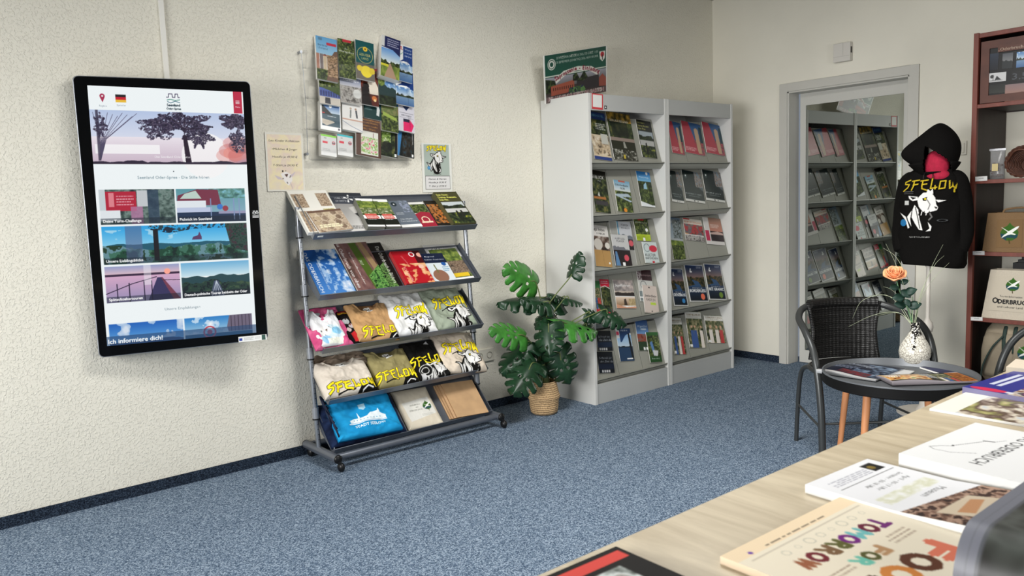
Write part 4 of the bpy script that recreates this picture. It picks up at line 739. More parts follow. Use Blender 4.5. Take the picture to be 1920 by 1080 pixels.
def comic(c):
    c.rect(0, 0, 1, 1, (22, 18, 20)); c.text('GEBURTSTAG', .5, .14, .05, (226, 170, 40), al='c', w=.75, bold=.06); c.rect(.15, .05, .85, .08, (150, 30, 40)); c.ell(.45, .36, .26, (176, 178, 180)); c.ell(.5, .3, .06, (60, 30, 30)); c.ell(.7, .5, .2, (190, 180, 180)); c.ell(.66, .46, .07, (120, 50, 50)); c.ell(.38, .6, .18, (200, 180, 176)); c.poly([(.35, .72), (.7, .66), (.8, .82), (.65, .95), (.4, .95)], (190, 40, 44)); c.rect(.75, .6, .95, .72, (200, 196, 150)); c.rect(.72, .86, .92, .96, (180, 180, 180))
fold('black kids shirt with cartoon goats and red letters, between the white and the tan shirt', [(288, 160), (352, 152), (440, 325), (372, 345)], 2, comic, .02, 33, g3, False, .4, (22, 18, 20))
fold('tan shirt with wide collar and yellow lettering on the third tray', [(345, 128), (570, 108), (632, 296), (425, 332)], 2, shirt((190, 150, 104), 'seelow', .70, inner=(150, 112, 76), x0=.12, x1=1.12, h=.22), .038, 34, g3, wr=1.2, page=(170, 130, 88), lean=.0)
fold('white shirt with goat print and yellow lettering on the third tray', [(552, 78), (742, 52), (862, 264), (625, 302)], 2, shirt((230, 230, 228), 'goat', .40, collar=False, x0=.12, x1=.9), .045, 35, g3, False, 1.6, (214, 214, 212))
fold('sage green shirt with goat print at the right end of the third tray', [(742, 62), (958, 22), (1072, 232), (862, 264)], 2, shirt((152, 162, 144), 'goat', .30, collar=False, x0=.14, x1=1.0), .042, 36, g3, False, 1.6, (130, 140, 124))
fold('brownish shirt bunched up behind the beige shirt, left end of the fourth tray', [(165, 405), (440, 372), (470, 430), (190, 480)], 3, lambda c: c.rect(0, 0, 1, 1, (120, 106, 92)), .03, 41, g4, False, 2.5, (110, 96, 84), lift=.002)
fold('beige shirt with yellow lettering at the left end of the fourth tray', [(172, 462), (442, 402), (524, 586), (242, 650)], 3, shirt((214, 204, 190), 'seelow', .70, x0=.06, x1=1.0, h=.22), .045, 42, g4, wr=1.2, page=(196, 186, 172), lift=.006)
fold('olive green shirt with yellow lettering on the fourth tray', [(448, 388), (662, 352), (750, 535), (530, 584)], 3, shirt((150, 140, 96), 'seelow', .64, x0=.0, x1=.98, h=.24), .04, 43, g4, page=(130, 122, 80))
fold('black shirt with yellow lettering and white outline drawing on the fourth tray', [(645, 342), (822, 298), (905, 500), (752, 536)], 3, lambda c: (c.rect(0, 0, 1, 1, (20, 19, 18)), c.poly([(.66, .12), (.78, .06), (.8, .16)], (190, 190, 190)), goat(c, .2, .58, 1.1, 1.3, False, False), c.ell(.3, .82, .18, (210, 210, 206), ring=.12), c.ell(.28, .82, .1, (210, 210, 206), ring=.2), c.rect(.1, .88, .24, 1, (200, 200, 200)), seelow(c, -.02, .46, 1.1, .68, .036, -.02)), .036, 44, g4, False, 1.2, (22, 20, 20))
fold('cream shirt with goat print at the right end of the fourth tray', [(818, 290), (1040, 262), (1108, 468), (900, 506)], 3, shirt((212, 198, 180), 'goat', .32, collar=False, x0=.10, x1=.98), .042, 45, g4, False, 1.4, (190, 178, 160))
# bottom tray
g5 = 'bags on the bottom tray'
def navyc(c): c.rect(0, 0, 1, 1, (22, 34, 62)); c.noise(0, 0, 1, 1, [(14, 20, 40), (34, 50, 84)], 9, 3)
fold('pile of folded navy cotton bags with tangled cords under the bright blue bag', [(185, 672), (590, 612), (690, 815), (285, 912)], 4, navyc, .05, 51, g5, False, 2.2, (22, 34, 62), 'cotton_bag', 'bag pile')
def bluebag(c):
    B = (24, 142, 196); c.rect(0, 0, 1, 1, B); c.noise(0, 0, 1, 1, [(20, 130, 186), (34, 154, 208)], 5, 3); W = (226, 236, 240)
    c.poly([(.44, .3), (.54, .3), (.54, .4), (.49, .45), (.44, .4)], W, .7); c.line([(.22, .72), (.8, .72)], .012, W); c.poly([(.24, .70), (.24, .64), (.32, .6), (.38, .6), (.39, .46), (.41, .6), (.52, .58), (.58, .52), (.68, .52), (.7, .47), (.72, .56), (.8, .62), (.8, .7)], W)
    for k in range(9): c.rect(.3+k*.05, .63, .315+k*.05, .66, (110, 170, 196))
    c.text('STADT SEELOW', .52, .82, .055, W, al='c', w=.46, bold=.05)
fold('bright blue cotton bag with white town drawing folded on top of the navy pile', [(245, 666), (575, 606), (672, 806), (318, 905)], 4, bluebag, .04, 52, g5, False, 1.2, (20, 120, 170), 'cotton_bag', 'bag', lift=.045)
cord = MB(); r = random.Random(5)
y5, z5 = SH[4]
for k in range(7):
    p0 = Vector((1.768+.010*r.random(), y5, z5))+sd*(.03+.03*k)+sn*.052
    cord.tube(arc([p0, p0+Vector((-.018, -.01, .03+.02*r.random())), p0+Vector((-.02, .02, .075)), p0+Vector((.006, .03, .045))], 5), .0045, 6)
tag(cord.build('bag_cords', mat('navy_cord', (18, 28, 54), .8), smooth=1), 'navy drawstring cords spilling out beside the blue bag', 'cord')
def leafbag(c):
    c.rect(0, 0, 1, 1, (214, 204, 184)); c.poly([(.1, .36), (.86, .3), (.92, .72), (.14, .84)], (222, 220, 212)); crane(c, .74, .52, .12)
    c.text('ODERBRUCH', .58, .46, .03, (90, 90, 80), al='r', w=.3); c.text('UND', .46, .52, .02, (90, 90, 80), al='c'); c.text('LEBUSER LAND', .58, .59, .03, (90, 90, 80), al='r', w=.36); c.dashes(.5, .7, .85, .76, 2, (170, 170, 160))
sheet('cloth_bag', 'folded cream cloth bag with green leaf and white bird emblem on the bottom tray', 'bag', Z5([(606, 594), (785, 556), (882, 758), (692, 808)], shp(4, .03)), leafbag, .028, g5, m=CLOTH, lift=-.028, page=(196, 184, 160), zf=soft(.028, 61, .3, False))
LEATH = [(206, 172, 134), (190, 154, 116), (200, 164, 126), (196, 160, 120)]
for k, dx in enumerate((0, 10, 24, 40)):
    q = [(832+dx, 568-dx*.3), (1035-(3-k)*4, 530), (1126-(3-k)*4, 704), (912+dx, 754-dx*.3)]
    sheet('paper_bag', ['bottom', 'second lowest', 'second highest', 'top'][k]+' flat brown kraft paper bag in the bottom tray pile', 'paper bag', Z5(q, shp(4, .008+.009*k)), lambda c, k=k: c.noise(0, 0, 1, 1, [LEATH[k], [x*.93 for x in LEATH[k]]], 5, k+2), .006, 'brown paper bags', m=MATTE, lift=-.006, page=(176, 138, 100), cell=.005)
# socket
so = thing('wall_socket', 'white double wall socket right of the display stand', 'socket', (2.935, 0, .346))
MB().box(-.076, -.012, -.04, .076, 0, .04).build('socket_plate', mat('cream_plastic', (214, 210, 196), .45), so, bevel=.004)
for x in (-.037, .037):
    MB().lathe([(.0205, 0), (.0205, .003), (.018, .003), (.0175, -.008), (.0001, -.008)], M=Matrix.Translation((x, -.0125, 0)) @ Matrix.Rotation(radians(90), 4, 'X'), n=24).build('socket_insert', mat('socket_grey', (176, 172, 160), .5), so, smooth=1)
    a = MB(); a.tube([(x-.009, -.0055, 0), (x-.009, -.004, 0)], .0028, 8); a.tube([(x+.009, -.0055, 0), (x+.009, -.004, 0)], .0028, 8); a.build('pin_holes', BLACKP, so)
# ------------------------------------------------------------------ two brochure cabinets
CG = mat('light_grey_laminate', (176, 177, 174), .5, var=.015, scale=6); CGI = mat('pale_grey_laminate', (204, 204, 200), .5); CGP = mat('warm_grey_steel_panel', (150, 150, 140), .42, spec=.4)
CDK = mat('cabinet_gap_shade', (40, 40, 38), .8)
CX, CWD, CY, CH = 3.4672, .7308, -.4336, 1.9182
LIP = [1.505, 1.183, .844, .513, .155]
def cabinet(x, label):
    t = thing('brochure_cabinet', label, 'cabinet', (x+CWD/2, CY/2, 0), 0, None); ox, oy = x+CWD/2, CY/2
    B = lambda m, x0, y0, z0, x1, y1, z1: m.box(x0-ox, y0-oy, z0, x1-ox, y1-oy, z1)
    B(MB(), x+.0015, CY, 0, x+.023, -.008, CH).build('side_panel', CGI, t, bevel=.001)
    B(MB(), x+CWD-.023, CY, 0, x+CWD-.0015, -.008, CH).build('side_panel', CGI, t, bevel=.001)
    B(MB(), x+.023, CY+.003, 1.817, x+CWD-.023, CY+.022, CH-.002).build('top_fascia', CG, t, bevel=.001)
    B(MB(), x+.023, CY+.022, CH-.022, x+CWD-.023, -.008, CH-.002).build('top_panel', CG, t)
    B(MB(), x+.023, -.03, .0, x+CWD-.023, -.012, CH-.02).build('back_panel', CGI, t)
    B(MB(), x+.023, CY+.005, 0, x+CWD-.023, CY+.024, .108).build('plinth', CG, t, bevel=.001)
    B(MB(), x+.023, CY+.005, .108, x+CWD-.023, -.03, .126).build('bottom_shelf', CG, t, bevel=.001)
    for z in LIP:
        s_ = MB(); xa, xb = x+.024, x+CWD-.024; yl = CY+.012
        # sloping front lip
        s_.add([(xx-ox, yy-oy, zz) for xx in (xa, xb) for yy, zz in ((yl, z), (yl-.004, z+.002), (yl+.012, z-.024), (yl+.03, z-.040), (yl+.034, z-.036), (yl+.02, z-.008))], [[0, 1, 2, 3, 4, 5], [11, 10, 9, 8, 7, 6]]+[[k, (k+1) % 6, 6+(k+1) % 6, 6+k] for k in range(6)])
        so_ = s_.build('sloping_shelf', CGP, t)
        y0, y1, zt = CY+.024, CY+.112, z+.288
        for k in range(3):
            w = (xb-xa)/3; a, b = xa+w*k+.0015, xa+w*(k+1)-.0015
            p = MB().add([(xx-ox, yy-oy, zz) for xx in (a, b) for yy, zz in ((y0, z-.006), (y0+.0015, z-.006), (y1+.0015, zt), (y1, zt))], [[0, 1, 2, 3], [7, 6, 5, 4]]+[[q, (q+1) % 4, 4+(q+1) % 4, 4+q] for q in range(4)])
            p.box(a-ox, CY+.004-oy, z-.006, b-ox, CY+.0255-oy, z-.003); p.box(a-ox, CY+.004-oy, z-.006, b-ox, CY+.0065-oy, z+.004)
            p.build('display_flap', CGP, so_)
        MB().add([(xx-ox, yy-oy, zz) for xx in (xa, xb) for yy, zz in ((y1+.004, zt), (y0+.03, z-.03), (y0+.04, z-.03), (y1+.014, zt))], [[0, 1, 2, 3], [7, 6, 5, 4]]+[[q, (q+1) % 4, 4+(q+1) % 4, 4+q] for q in range(4)]).build('gap_shade_board', CDK, so_)  # near-black sheet, its colour stands in for the shade behind the flaps
    return t
cab1 = cabinet(CX, 'light grey brochure cabinet with the invitation poster on top, next to the potted plant')
cab2 = cabinet(CX+CWD, 'light grey brochure cabinet nearest to the corner and the mirrored door')
def cab(i, off=.004):
    z = LIP[i]; n = Vector((0, -.288, .088)).normalized(); return planef(Vector((0, CY+.024, z-.006))+n*off, n)
ZA = lambda p, f: Zq(990, 70, 4.155, p, f); ZB = lambda p, f: Zq(1090, 300, 4.91, p, f); ZC_ = lambda p, f: Zq(1090, 490, 4.5, p, f)
redm = F(('bg', (172, 72, 82)), ('p', [(.35, 0), (1, 0), (1, 1), (.75, 1)], (56, 92, 136)), ('n', .45, .55, 1, 1, [(60, 50, 50), (190, 80, 90), (40, 70, 80)], 6, 4), ('p', [(.6, .2), (.7, .15), (.8, .2), (.85, .95), (.65, .95)], (190, 160, 130)), ('r', .85, .1, 1, .6, (30, 60, 70)), ('p', [(0, 0), (.3, 0), (.7, 1), (0, 1)], (176, 68, 80)), ('d', .05, .8, .6, .93, 3, (240, 210, 210)))
def darkm(t): return F(('bg', (24, 36, 36)), ('p', [(.6, 0), (1, 0), (1, .62), (.85, .55), (.65, .3)], (80, 90, 94)), ('n', .62, .0, 1, .5, [(40, 44, 46), (150, 130, 120), (90, 130, 150)], 6, 4, .3), ('p', [(.1, .12), (.24, .12), (.22, .24), (.17, .28), (.12, .24)], (60, 78, 76)), ('e', .17, .18, .03, WH), ('t', t, .45, .76, .035, (200, 206, 204), CW(.8)), ('d', .2, .8, .8, .86, 1, (120, 130, 130)), ('r', 0, .92, 1, 1, (214, 214, 208)), ('e', .45, .96, .03, (40, 40, 40)), ('e', .62, .96, .02, (40, 40, 40)))
def nightm(t, dot): return F(('bg', (206, 206, 204)), ('ph', .04, .03, .96, .97, 'night', 6), ('g', .04, .6, .96, .97, (34, 54, 84), (16, 24, 32)), ('l', [(.3, .12), (.26, .2), (.34, .2)], .05, WH), ('d', .62, .06, .9, .12, 2, WH), ('t', 'Brandenburg', .5, .64, .02, WH, CW(.5)), ('t', t, .5, .74, .075, WH, CW(.84, bold=.05)), ('e', .72, .86, .11, dot))
def flo(t, bg2): return F(('ph', 0, 0, 1, 1, 'people', bg2), ('r', 0, .02, 1, .2, (222, 220, 212)), ('t', t, .52, .12, .05, (120, 96, 60), CW(.85)), ('d', .1, .15, .8, .18, 1, (150, 140, 120)), ('r', .05, .9, .2, .97, WH))
c1 = 'brochures in the cabinet beside the plant'; c2 = 'brochures in the cabinet nearest to the corner'
CB = [
 (ZA, 0, [(488, 590), (607, 588), (638, 948), (498, 952)], 'blue headed brochure with a courtyard picture, first, left cabinet top row', F(('bg', (206, 190, 160)), ('r', 0, 0, 1, .16, (40, 60, 110)), ('t', 'OBERHAVEL', .5, .1, .05, (90, 150, 170), CW(.8)), ('ph', 0, .16, 1, .48, 'dark', 4), ('n', 0, .5, 1, .9, [(60, 50, 40), (190, 170, 140), (220, 210, 190)], 7, 4), ('r', 0, .93, 1, 1, (40, 60, 120)), ('d', .35, .24, .95, .38, 4, WH), ('r', .55, .45, .95, .66, (190, 190, 180)))),
 (ZA, 0, [(626, 595), (800, 592), (842, 954), (658, 957)], 'dark holiday planner magazine, second, left cabinet top row', F(('ph', 0, 0, 1, .55, 'dark', 12), ('n', 0, .0, 1, .2, [(30, 34, 16), (110, 90, 40), (190, 150, 60)], 8, 4), ('r', .12, .2, .8, .5, (30, 36, 28), .7), ('t', 'DEIN URLAUBSPLANER', .48, .2, .05, WH, CW(.76)), ('r', 0, .53, 1, .6, (140, 124, 114)), ('bg', (0, 0, 0)) if 0 else ('r', 0, .6, 1, .8, (36, 38, 26)), ('p', [(.5, .62), (.56, .6), (.62, .74), (.5, .74)], (150, 150, 140)), ('n', 0, .78, 1, 1, [(24, 26, 22), (60, 60, 50), (190, 190, 180)], 14, 4), ('r', .42, .88, .5, .96, (190, 170, 60)))),
 (ZA, 0, [(842, 645), (966, 655), (994, 938), (892, 935)], 'slim dark leaflet with yellow writing and a lake, third, left cabinet top row', F(('bg', (26, 28, 24)), ('t', 'Dein Rasen.', .06, .1, .05, (216, 214, 120), dict(w=.5)), ('t', 'Deine Auszeit.', .06, .18, .05, (216, 214, 120), dict(w=.75)), ('t', 'Dein Plan.', .06, .26, .05, (216, 214, 120), dict(w=.5)), ('r', .04, .3, .96, .52, (150, 160, 166)), ('h', .45, .1, 0, 3, .04, .96, .54, 5, G2), ('r', .04, .54, .96, .7, (170, 170, 166)), ('n', .04, .68, .96, 1, G2+[(150, 150, 50)], 8, 3), ('p', [(.35, .9), (.37, .62), (.45, .6), (.5, .9)], (24, 26, 22)))),
 (ZA, 0, [(1107, 661), (1189, 664), (1211, 902), (1109, 903)], 'red and blue church tower brochure, left of three, right cabinet top row', redm),
 (ZA, 0, [(1205, 665), (1350, 673), (1367, 907), (1223, 905)], 'red and blue church tower brochure, middle of three, right cabinet top row', redm),
 (ZA, 0, [(1365, 673), (1503, 680), (1521, 908), (1386, 907)], 'red and blue church tower brochure, right of three, right cabinet top row', redm),
 (ZB, 1, [(100, 100), (226, 104), (262, 480), (112, 483)], 'dark lake view magazine with two chairs on a jetty, left cabinet second row', F(('ph', 0, 0, 1, 1, 'dark', 18), ('g', 0, 0, 1, .2, (28, 26, 22), (40, 42, 30)), ('t', 'SEEBLICK', .42, .2, .08, WH, CW(.84)), ('t', 'Nº 24', .5, .26, .03, WH, CW(.2)), ('r', .05, .62, .8, .68, (170, 110, 60)), ('p', [(.3, .6), (.4, .5), (.45, .62)], (200, 200, 190)), ('r', .1, .72, .9, .82, (60, 58, 60)))),
 (ZB, 1, [(306, 192), (450, 196), (468, 476), (330, 479)], 'small river leaflet with sky and handwriting, left cabinet second row', F(('g', 0, 0, 1, .35, (110, 160, 190), (216, 220, 218)), ('t', 'Oderlandbahn', .48, .18, .06, BLK, CW(.8)), ('t', 'GOB', .5, .28, .06, BLK, CW(.3)), ('ph', 0, .34, 1, 1, 'forest', 23), ('p', [(0, .45), (.8, .4), (1, .5), (.4, .52), (1, .62), (.9, .66), (0, .5)], (170, 186, 196)), ('r', .3, 0, .7, .05, (190, 80, 60)), ('e', .5, .93, .1, (220, 140, 50)))),
 (ZB, 1, [(514, 110), (636, 112), (668, 425), (550, 431)], 'blue leaflet with a forest canal, left cabinet second row', F(('g', 0, 0, 1, .4, (32, 110, 180), (150, 200, 220)), ('n', 0, .28, 1, .95, G1[:3], 8, 5), ('p', [(.4, .38), (.6, .3), (.68, .9), (.3, .7)], (150, 190, 210)), ('n', .3, .5, .7, .9, G1, 9, 8), ('t', 'Wasserwege', .5, .18, .04, WH, CW(.7)), ('p', [(0, .85), (1, .97), (1, 1), (0, 1)], (226, 230, 232)), ('e', .75, .05, .08, WH))),
 (ZB, 1, [(820, 105), (910, 108), (940, 385), (822, 386)], 'dark green brochure with white bottom strip, left of three, right cabinet second row', darkm('ZAKOCHAJ SIĘ')),
 (ZB, 1, [(935, 108), (1106, 108), (1125, 385), (958, 383)], 'dark green brochure with white bottom strip, middle of three, right cabinet second row', darkm('BRANDENBURG CONNECTS')),
 (ZB, 1, [(1125, 105), (1286, 105), (1307, 370), (1146, 382)], 'dark green brochure with white bottom strip, right of three, right cabinet second row', darkm('PURE JOY')),
 (ZB, 2, [(108, 605), (243, 606), (278, 978), (121, 981)], 'brochure with brush lettering and a brown paper bag picture, left cabinet middle row', F(('bg', (222, 218, 212)), ('t', 'pep lobm', .42, .14, .07, BLK, CW(.75, sk=.2)), ('t', 'TYPISCH', .5, .22, .04, BLK, CW(.5)), ('n', 0, .27, 1, .6, [(24, 18, 16), (90, 70, 60), (200, 190, 180)], 4, 4), ('e', .3, .46, .26, (206, 200, 190)), ('e', .85, .48, .15, (216, 210, 200)), ('r', 0, .6, 1, 1, (176, 138, 84)), ('l', [(.5, .6), (.55, 1)], .01, (120, 90, 50)), ('e', .86, .9, .05, WH))),
 (ZB, 2, [(333, 572), (455, 568), (480, 820), (352, 826)], 'grey travel brochure pinned behind the outing planner in the middle row', F(('bg', (196, 198, 202)), ('r', 0, 0, .1, 1, (90, 150, 180)), ('t', 'POMEN', .55, .16, .07, (70, 70, 76), CW(.5)), ('t', 'POWROTY', .6, .27, .07, (70, 70, 76), CW(.6)), ('h', .52, .1, (110, 116, 124), 4), ('r', .3, .62, 1, 1, (40, 36, 38)), ('e', .82, .76, .16, (206, 90, 100)))),
 (ZB, 2, [(284, 692), (430, 688), (462, 965), (310, 980)], 'grey outing planner brochure in front, second column of the middle row', F(('bg', (196, 196, 194)), ('t', 'AUSFLUGS-', .5, .16, .06, (60, 60, 66), CW(.6)), ('t', 'PLANER', .5, .24, .06, (60, 60, 66), CW(.45)), ('h', .45, .12, (110, 112, 118), 8), ('r', .0, .5, 1, 1, (40, 32, 34)), ('p', [(.1, .55), (.2, .55), (.32, 1), (.05, 1)], (90, 130, 170)), ('e', .72, .74, .14, (206, 80, 94)), ('r', .45, .88, .6, 1, WH))),
 (ZB, 2, [(486, 546), (610, 541), (638, 738), (508, 748)], 'green leafy leaflet in the third column of the middle row', F(('ph', 0, 0, 1, 1, 'forest', 44), ('n', 0, .7, 1, 1, [(140, 160, 30), (190, 210, 60)], 4, 3), ('t', 'Märkische', .5, .2, .07, WH, CW(.8)), ('r', .3, 0, .7, .07, RED), ('e', .8, .5, .09, WH), ('r', .45, .85, .6, 1, WH))),
 (ZB, 2, [(560, 760), (692, 752), (715, 945), (592, 951)], 'pale culture leaflet with red speech shapes low in the middle row', F(('bg', (198, 208, 206)), ('e', .28, .28, .2, (60, 80, 90), {'ring': .12}), ('e', .7, .32, .27, (200, 50, 70), {'ry': .16}), ('t', 'KULTUR', .45, .68, .13, (30, 30, 30), CW(.7)), ('t', 'ENTDECKEN', .5, .82, .1, (30, 30, 30), CW(.85)), ('r', .5, .9, .66, 1, (190, 40, 50)))),
 (ZB, 2, [(821, 540), (915, 531), (950, 908), (826, 920)], 'tree picture magazine, left, right cabinet middle row', F(('g', 0, 0, 1, .6, (110, 130, 150), (170, 180, 186)), ('n', .3, .05, 1, .5, [(30, 36, 30), (120, 130, 130), (160, 170, 176)], 9, 4), ('r', 0, .5, 1, .56, (170, 176, 180)), ('ph', 0, .55, 1, 1, 'forest', 9), ('n', 0, .55, 1, .66, G3, 5, 2), ('t', 'NATUR', .4, .14, .06, WH, CW(.5)))),
 (ZB, 2, [(946, 549), (1107, 543), (1126, 739), (959, 744)], 'wide brochure with street festival picture,, right cabinet middle row', F(('bg', (222, 214, 202)), ('r', 0, 0, .35, .06, (190, 60, 60)), ('t', 'REISEN IM SEENLAND', .5, .2, .08, (200, 120, 90), CW(.9)), ('n', 0, .26, 1, .72, [(60, 70, 60), (190, 60, 60), (90, 100, 110), (200, 140, 90)], 6, 5), ('r', 0, .72, 1, .75, WH), ('n', 0, .75, 1, 1, [(30, 26, 26), (200, 196, 190), (70, 60, 60)], 12, 5))),
 (ZB, 2, [(1129, 541), (1288, 531), (1307, 768), (1156, 787)], 'sunset brochure with pink and white left strip,, right cabinet middle row', F(('bg', (216, 212, 208)), ('g', .28, 0, 1, .5, (150, 116, 96), (196, 130, 110)), ('r', .28, .5, 1, .86, (44, 34, 38)), ('p', [(.28, .56), (.7, .5), (1, .56), (1, .62), (.28, .62)], (200, 170, 160)), ('r', 0, .48, .22, .86, (190, 50, 84)), ('d', .35, .25, .85, .4, 3, (230, 216, 206)))),
 (ZC_, 3, [(113, 165), (150, 165), (182, 436), (118, 441)], 'narrow green topped leaflet half hidden at the left of the fourth row', F(('ph', 0, 0, 1, 1, 'people', 7), ('r', 0, 0, 1, .22, (50, 110, 60)), ('r', 0, .86, 1, 1, (190, 50, 60)))),
 (ZC_, 3, [(163, 156), (238, 150), (258, 430), (185, 440)], 'red and white leaflet beside the green topped one, fourth row', F(('ph', 0, .2, 1, 1, 'dark', 27), ('r', 0, 0, 1, .22, (200, 30, 60)), ('l', [(0, .25), (.5, .2), (1, .28)], .05, WH), ('r', 0, .92, 1, 1, (200, 30, 60)), ('d', .1, .06, .9, .16, 2, WH))),
 (ZC_, 3, [(272, 165), (438, 150), (452, 386), (300, 406)], 'hunting and riding brochure with brush lettering, fourth row of the left cabinet', F(('g', 0, 0, 1, .5, (130, 120, 116), (200, 186, 170)), ('n', 0, 0, 1, .4, [(110, 106, 106), (190, 176, 170)], 5, 4), ('h', .48, .08, (50, 44, 42), 3, 0, 1, .6), ('t', 'Jagdführer', .45, .24, .09, WH, CW(.8, sk=.2)), ('r', 0, .57, 1, .6, WH), ('g', 0, .6, 1, .9, (220, 200, 180), (150, 120, 90)), ('p', [(.4, .88), (.42, .68), (.52, .66), (.56, .88)], (60, 50, 44)), ('p', [(0, .85), (.5, .95), (1, .92), (1, 1), (0, 1)], (206, 150, 120)), ('n', .65, .66, 1, .9, [(150, 130, 90), (210, 190, 150)], 5, 2))),
 (ZC_, 3, [(481, 78), (592, 70), (611, 330), (488, 345)], 'cycling leaflet with dark red top, third column of the fourth row', F(('bg', (196, 196, 190)), ('r', 0, 0, 1, .34, (52, 24, 30)), ('n', 0, 0, .3, .34, [(52, 24, 30), (226, 226, 222)], 8, 3), ('t', 'radwandern', .6, .2, .06, (190, 160, 160), CW(.7, sk=.2)), ('e', .35, .48, .2, (70, 74, 80), {'ring': .14}), ('r', .0, .68, .45, .98, (120, 130, 130)), ('r', 0, .85, .6, .88, WH))),
 (ZC_, 3, [(523, 210), (640, 204), (648, 432), (532, 437)], 'small beige leaflet with a green price patch in front of the cycling one', F(('bg', (196, 180, 170)), ('r', .04, .03, .96, .97, (204, 190, 180)), ('p', [(.4, .1), (.47, .04), (.54, .1)], (50, 50, 50)), ('t', 'Seelandliebe', .5, .42, .09, (60, 56, 54), CW(.78, sk=.2)), ('t', 'RADELN', .5, .56, .1, (80, 76, 70), CW(.6)), ('r', .45, .61, .82, .7, (180, 206, 70)), ('e', .5, .93, .04, (60, 60, 60)))),
 (ZC_, 3, [(762, 70), (858, 54), (889, 360), (765, 388)], 'night lake brochure with a blue dot, left of the framed trio in the fourth row', nightm('GRENZENLOS', (50, 130, 190))),
 (ZC_, 3, [(879, 36), (1028, 24), (1064, 325), (913, 353)], 'night lake brochure with an orange dot, middle of the framed trio in the fourth row', nightm('BORDERLESS', (230, 110, 80))),
 (ZC_, 3, [(1043, 30), (1182, 18), (1212, 312), (1076, 334)], 'night lake brochure with a green dot, right of the framed trio in the fourth row', nightm('BEZ GRANIC', (110, 140, 50))),
 (ZC_, 4, [(130, 594), (246, 580), (262, 748), (138, 764)], 'upper of two dark navy event flyers in the bottom row', F(('bg', (20, 26, 34)), ('t', 'Schnell ist', .5, .34, .1, (190, 194, 200), CW(.8, sk=.2)), ('t', 'die Zeit da', .55, .5, .1, (190, 194, 200), CW(.8, sk=.2)), ('r', 0, .56, 1, .8, (24, 40, 64)), *[('r', .1+.14*i, .84, .2+.14*i, .95, (206, 206, 206)) for i in range(4)])),
 (ZC_, 4, [(138, 772), (262, 756), (278, 932), (146, 952)], 'lower of two dark navy event flyers in the bottom row', F(('bg', (18, 24, 32)), ('t', 'Schnell ist', .5, .34, .1, (190, 194, 200), CW(.8, sk=.2)), ('t', 'die Zeit da', .55, .5, .1, (190, 194, 200), CW(.8, sk=.2)), ('r', 0, .56, 1, .8, (24, 36, 58)), *[('r', .2+.14*i, .84, .3+.14*i, .97, (206, 206, 206)) for i in range(4)])),
 (ZC_, 4, [(300, 575), (415, 560), (440, 828), (322, 854)], 'angling leaflet with a dark blue arc and silhouette, second column of the bottom row', F(('g', 0, .2, 1, .6, (130, 170, 210), (190, 206, 216)), ('r', 0, .55, 1, 1, (34, 60, 90)), ('h', .56, .03, (24, 34, 40), 4, 0, 1, .58), ('p', [(.22, 0), (1, 0), (1, .14), (.6, .22), (.3, .42), (.22, .42)], (26, 60, 104)), ('t', 'ANGELN', .55, .09, .05, WH, CW(.45)), ('r', 0, 0, .2, .3, (206, 206, 206)), ('p', [(.78, .2), (.86, .16), (.92, .3), (.98, .95), (.85, .95), (.8, .5)], (20, 24, 30)), ('e', .84, .19, .06, (20, 24, 30)), ('r', .5, .9, .9, .94, WH), ('p', [(0, .1), (.2, .1), (.2, .2), (0, .2)], (206, 60, 90)))),
 (ZC_, 4, [(461, 505), (562, 490), (576, 744), (483, 759)], 'blue sky leaflet with handwriting behind the green one, bottom row', F(('g', 0, 0, 1, .45, (30, 70, 130), (110, 150, 196)), ('t', 'Wagenfahrt', .52, .24, .07, WH, CW(.8, sk=.2)), ('e', .6, .3, .25, (200, 214, 226), {'ry': .03}), ('n', 0, .45, 1, .7, [(60, 40, 40), (150, 70, 50), (90, 110, 120)], 7, 3), ('r', 0, .7, 1, 1, (40, 60, 40)), ('r', .4, .88, .55, .98, WH), ('r', .62, .88, .77, .98, WH))),
 (ZC_, 4, [(553, 606), (650, 590), (674, 840), (577, 858)], 'green carriage leaflet with a figure, third column of the bottom row', F(('ph', 0, 0, 1, 1, 'forest', 51), ('r', 0, 0, 1, .12, (40, 90, 40)), ('p', [(.2, .35), (.4, .3), (.55, .7), (.4, .8)], (90, 130, 180)), ('p', [(.35, .6), (.8, .62), (.7, .8), (.4, .78)], (206, 206, 206)), ('r', 0, .8, 1, 1, (34, 74, 34)), ('t', 'Brandenburg', .5, .9, .05, WH, CW(.6)))),
 (ZC_, 4, [(762, 482), (848, 466), (876, 770), (772, 796)], 'mushroom forest nature magazine, left, right cabinet bottom row', flo('OBERLAUSITZ', 61)),
 (ZC_, 4, [(887, 430), (1013, 420), (1040, 714), (906, 742)], 'brochure with visitors in bright jackets, middle of the bottom row of the right cabinet', flo('SEENLAND', 62)),
 (ZC_, 4, [(1048, 466), (1192, 448), (1213, 674), (1063, 701)], 'brochure with a woman in a garden, right, right cabinet bottom row', flo('LEBUSER LAND', 63)),
]
for k, (Zf, i, pts, lb, art) in enumerate(CB):
    right = 'right cabinet' in lb or 'trio' in lb
    off = .0045+(.006 if any(s in lb for s in ('in front', 'green carriage', 'low in')) else 0)
    sheet('brochure', lb, 'brochure', Zf(pts, cab(i, off+.004)), art, .004, c2 if right else c1, cell=.0032, lift=-.004)
# framed sheet behind the two brochures in the middle row
sheet('acrylic_sheet', 'pale framed sheet standing behind the two grey travel brochures', 'sheet', ZB([(266, 571), (458, 560), (500, 962), (312, 985)], cab(2, .0035)), F(('bg', (214, 214, 210)), ('r', .03, .02, .97, .98, (160, 160, 154))), .001, cell=.006, lift=-.001)
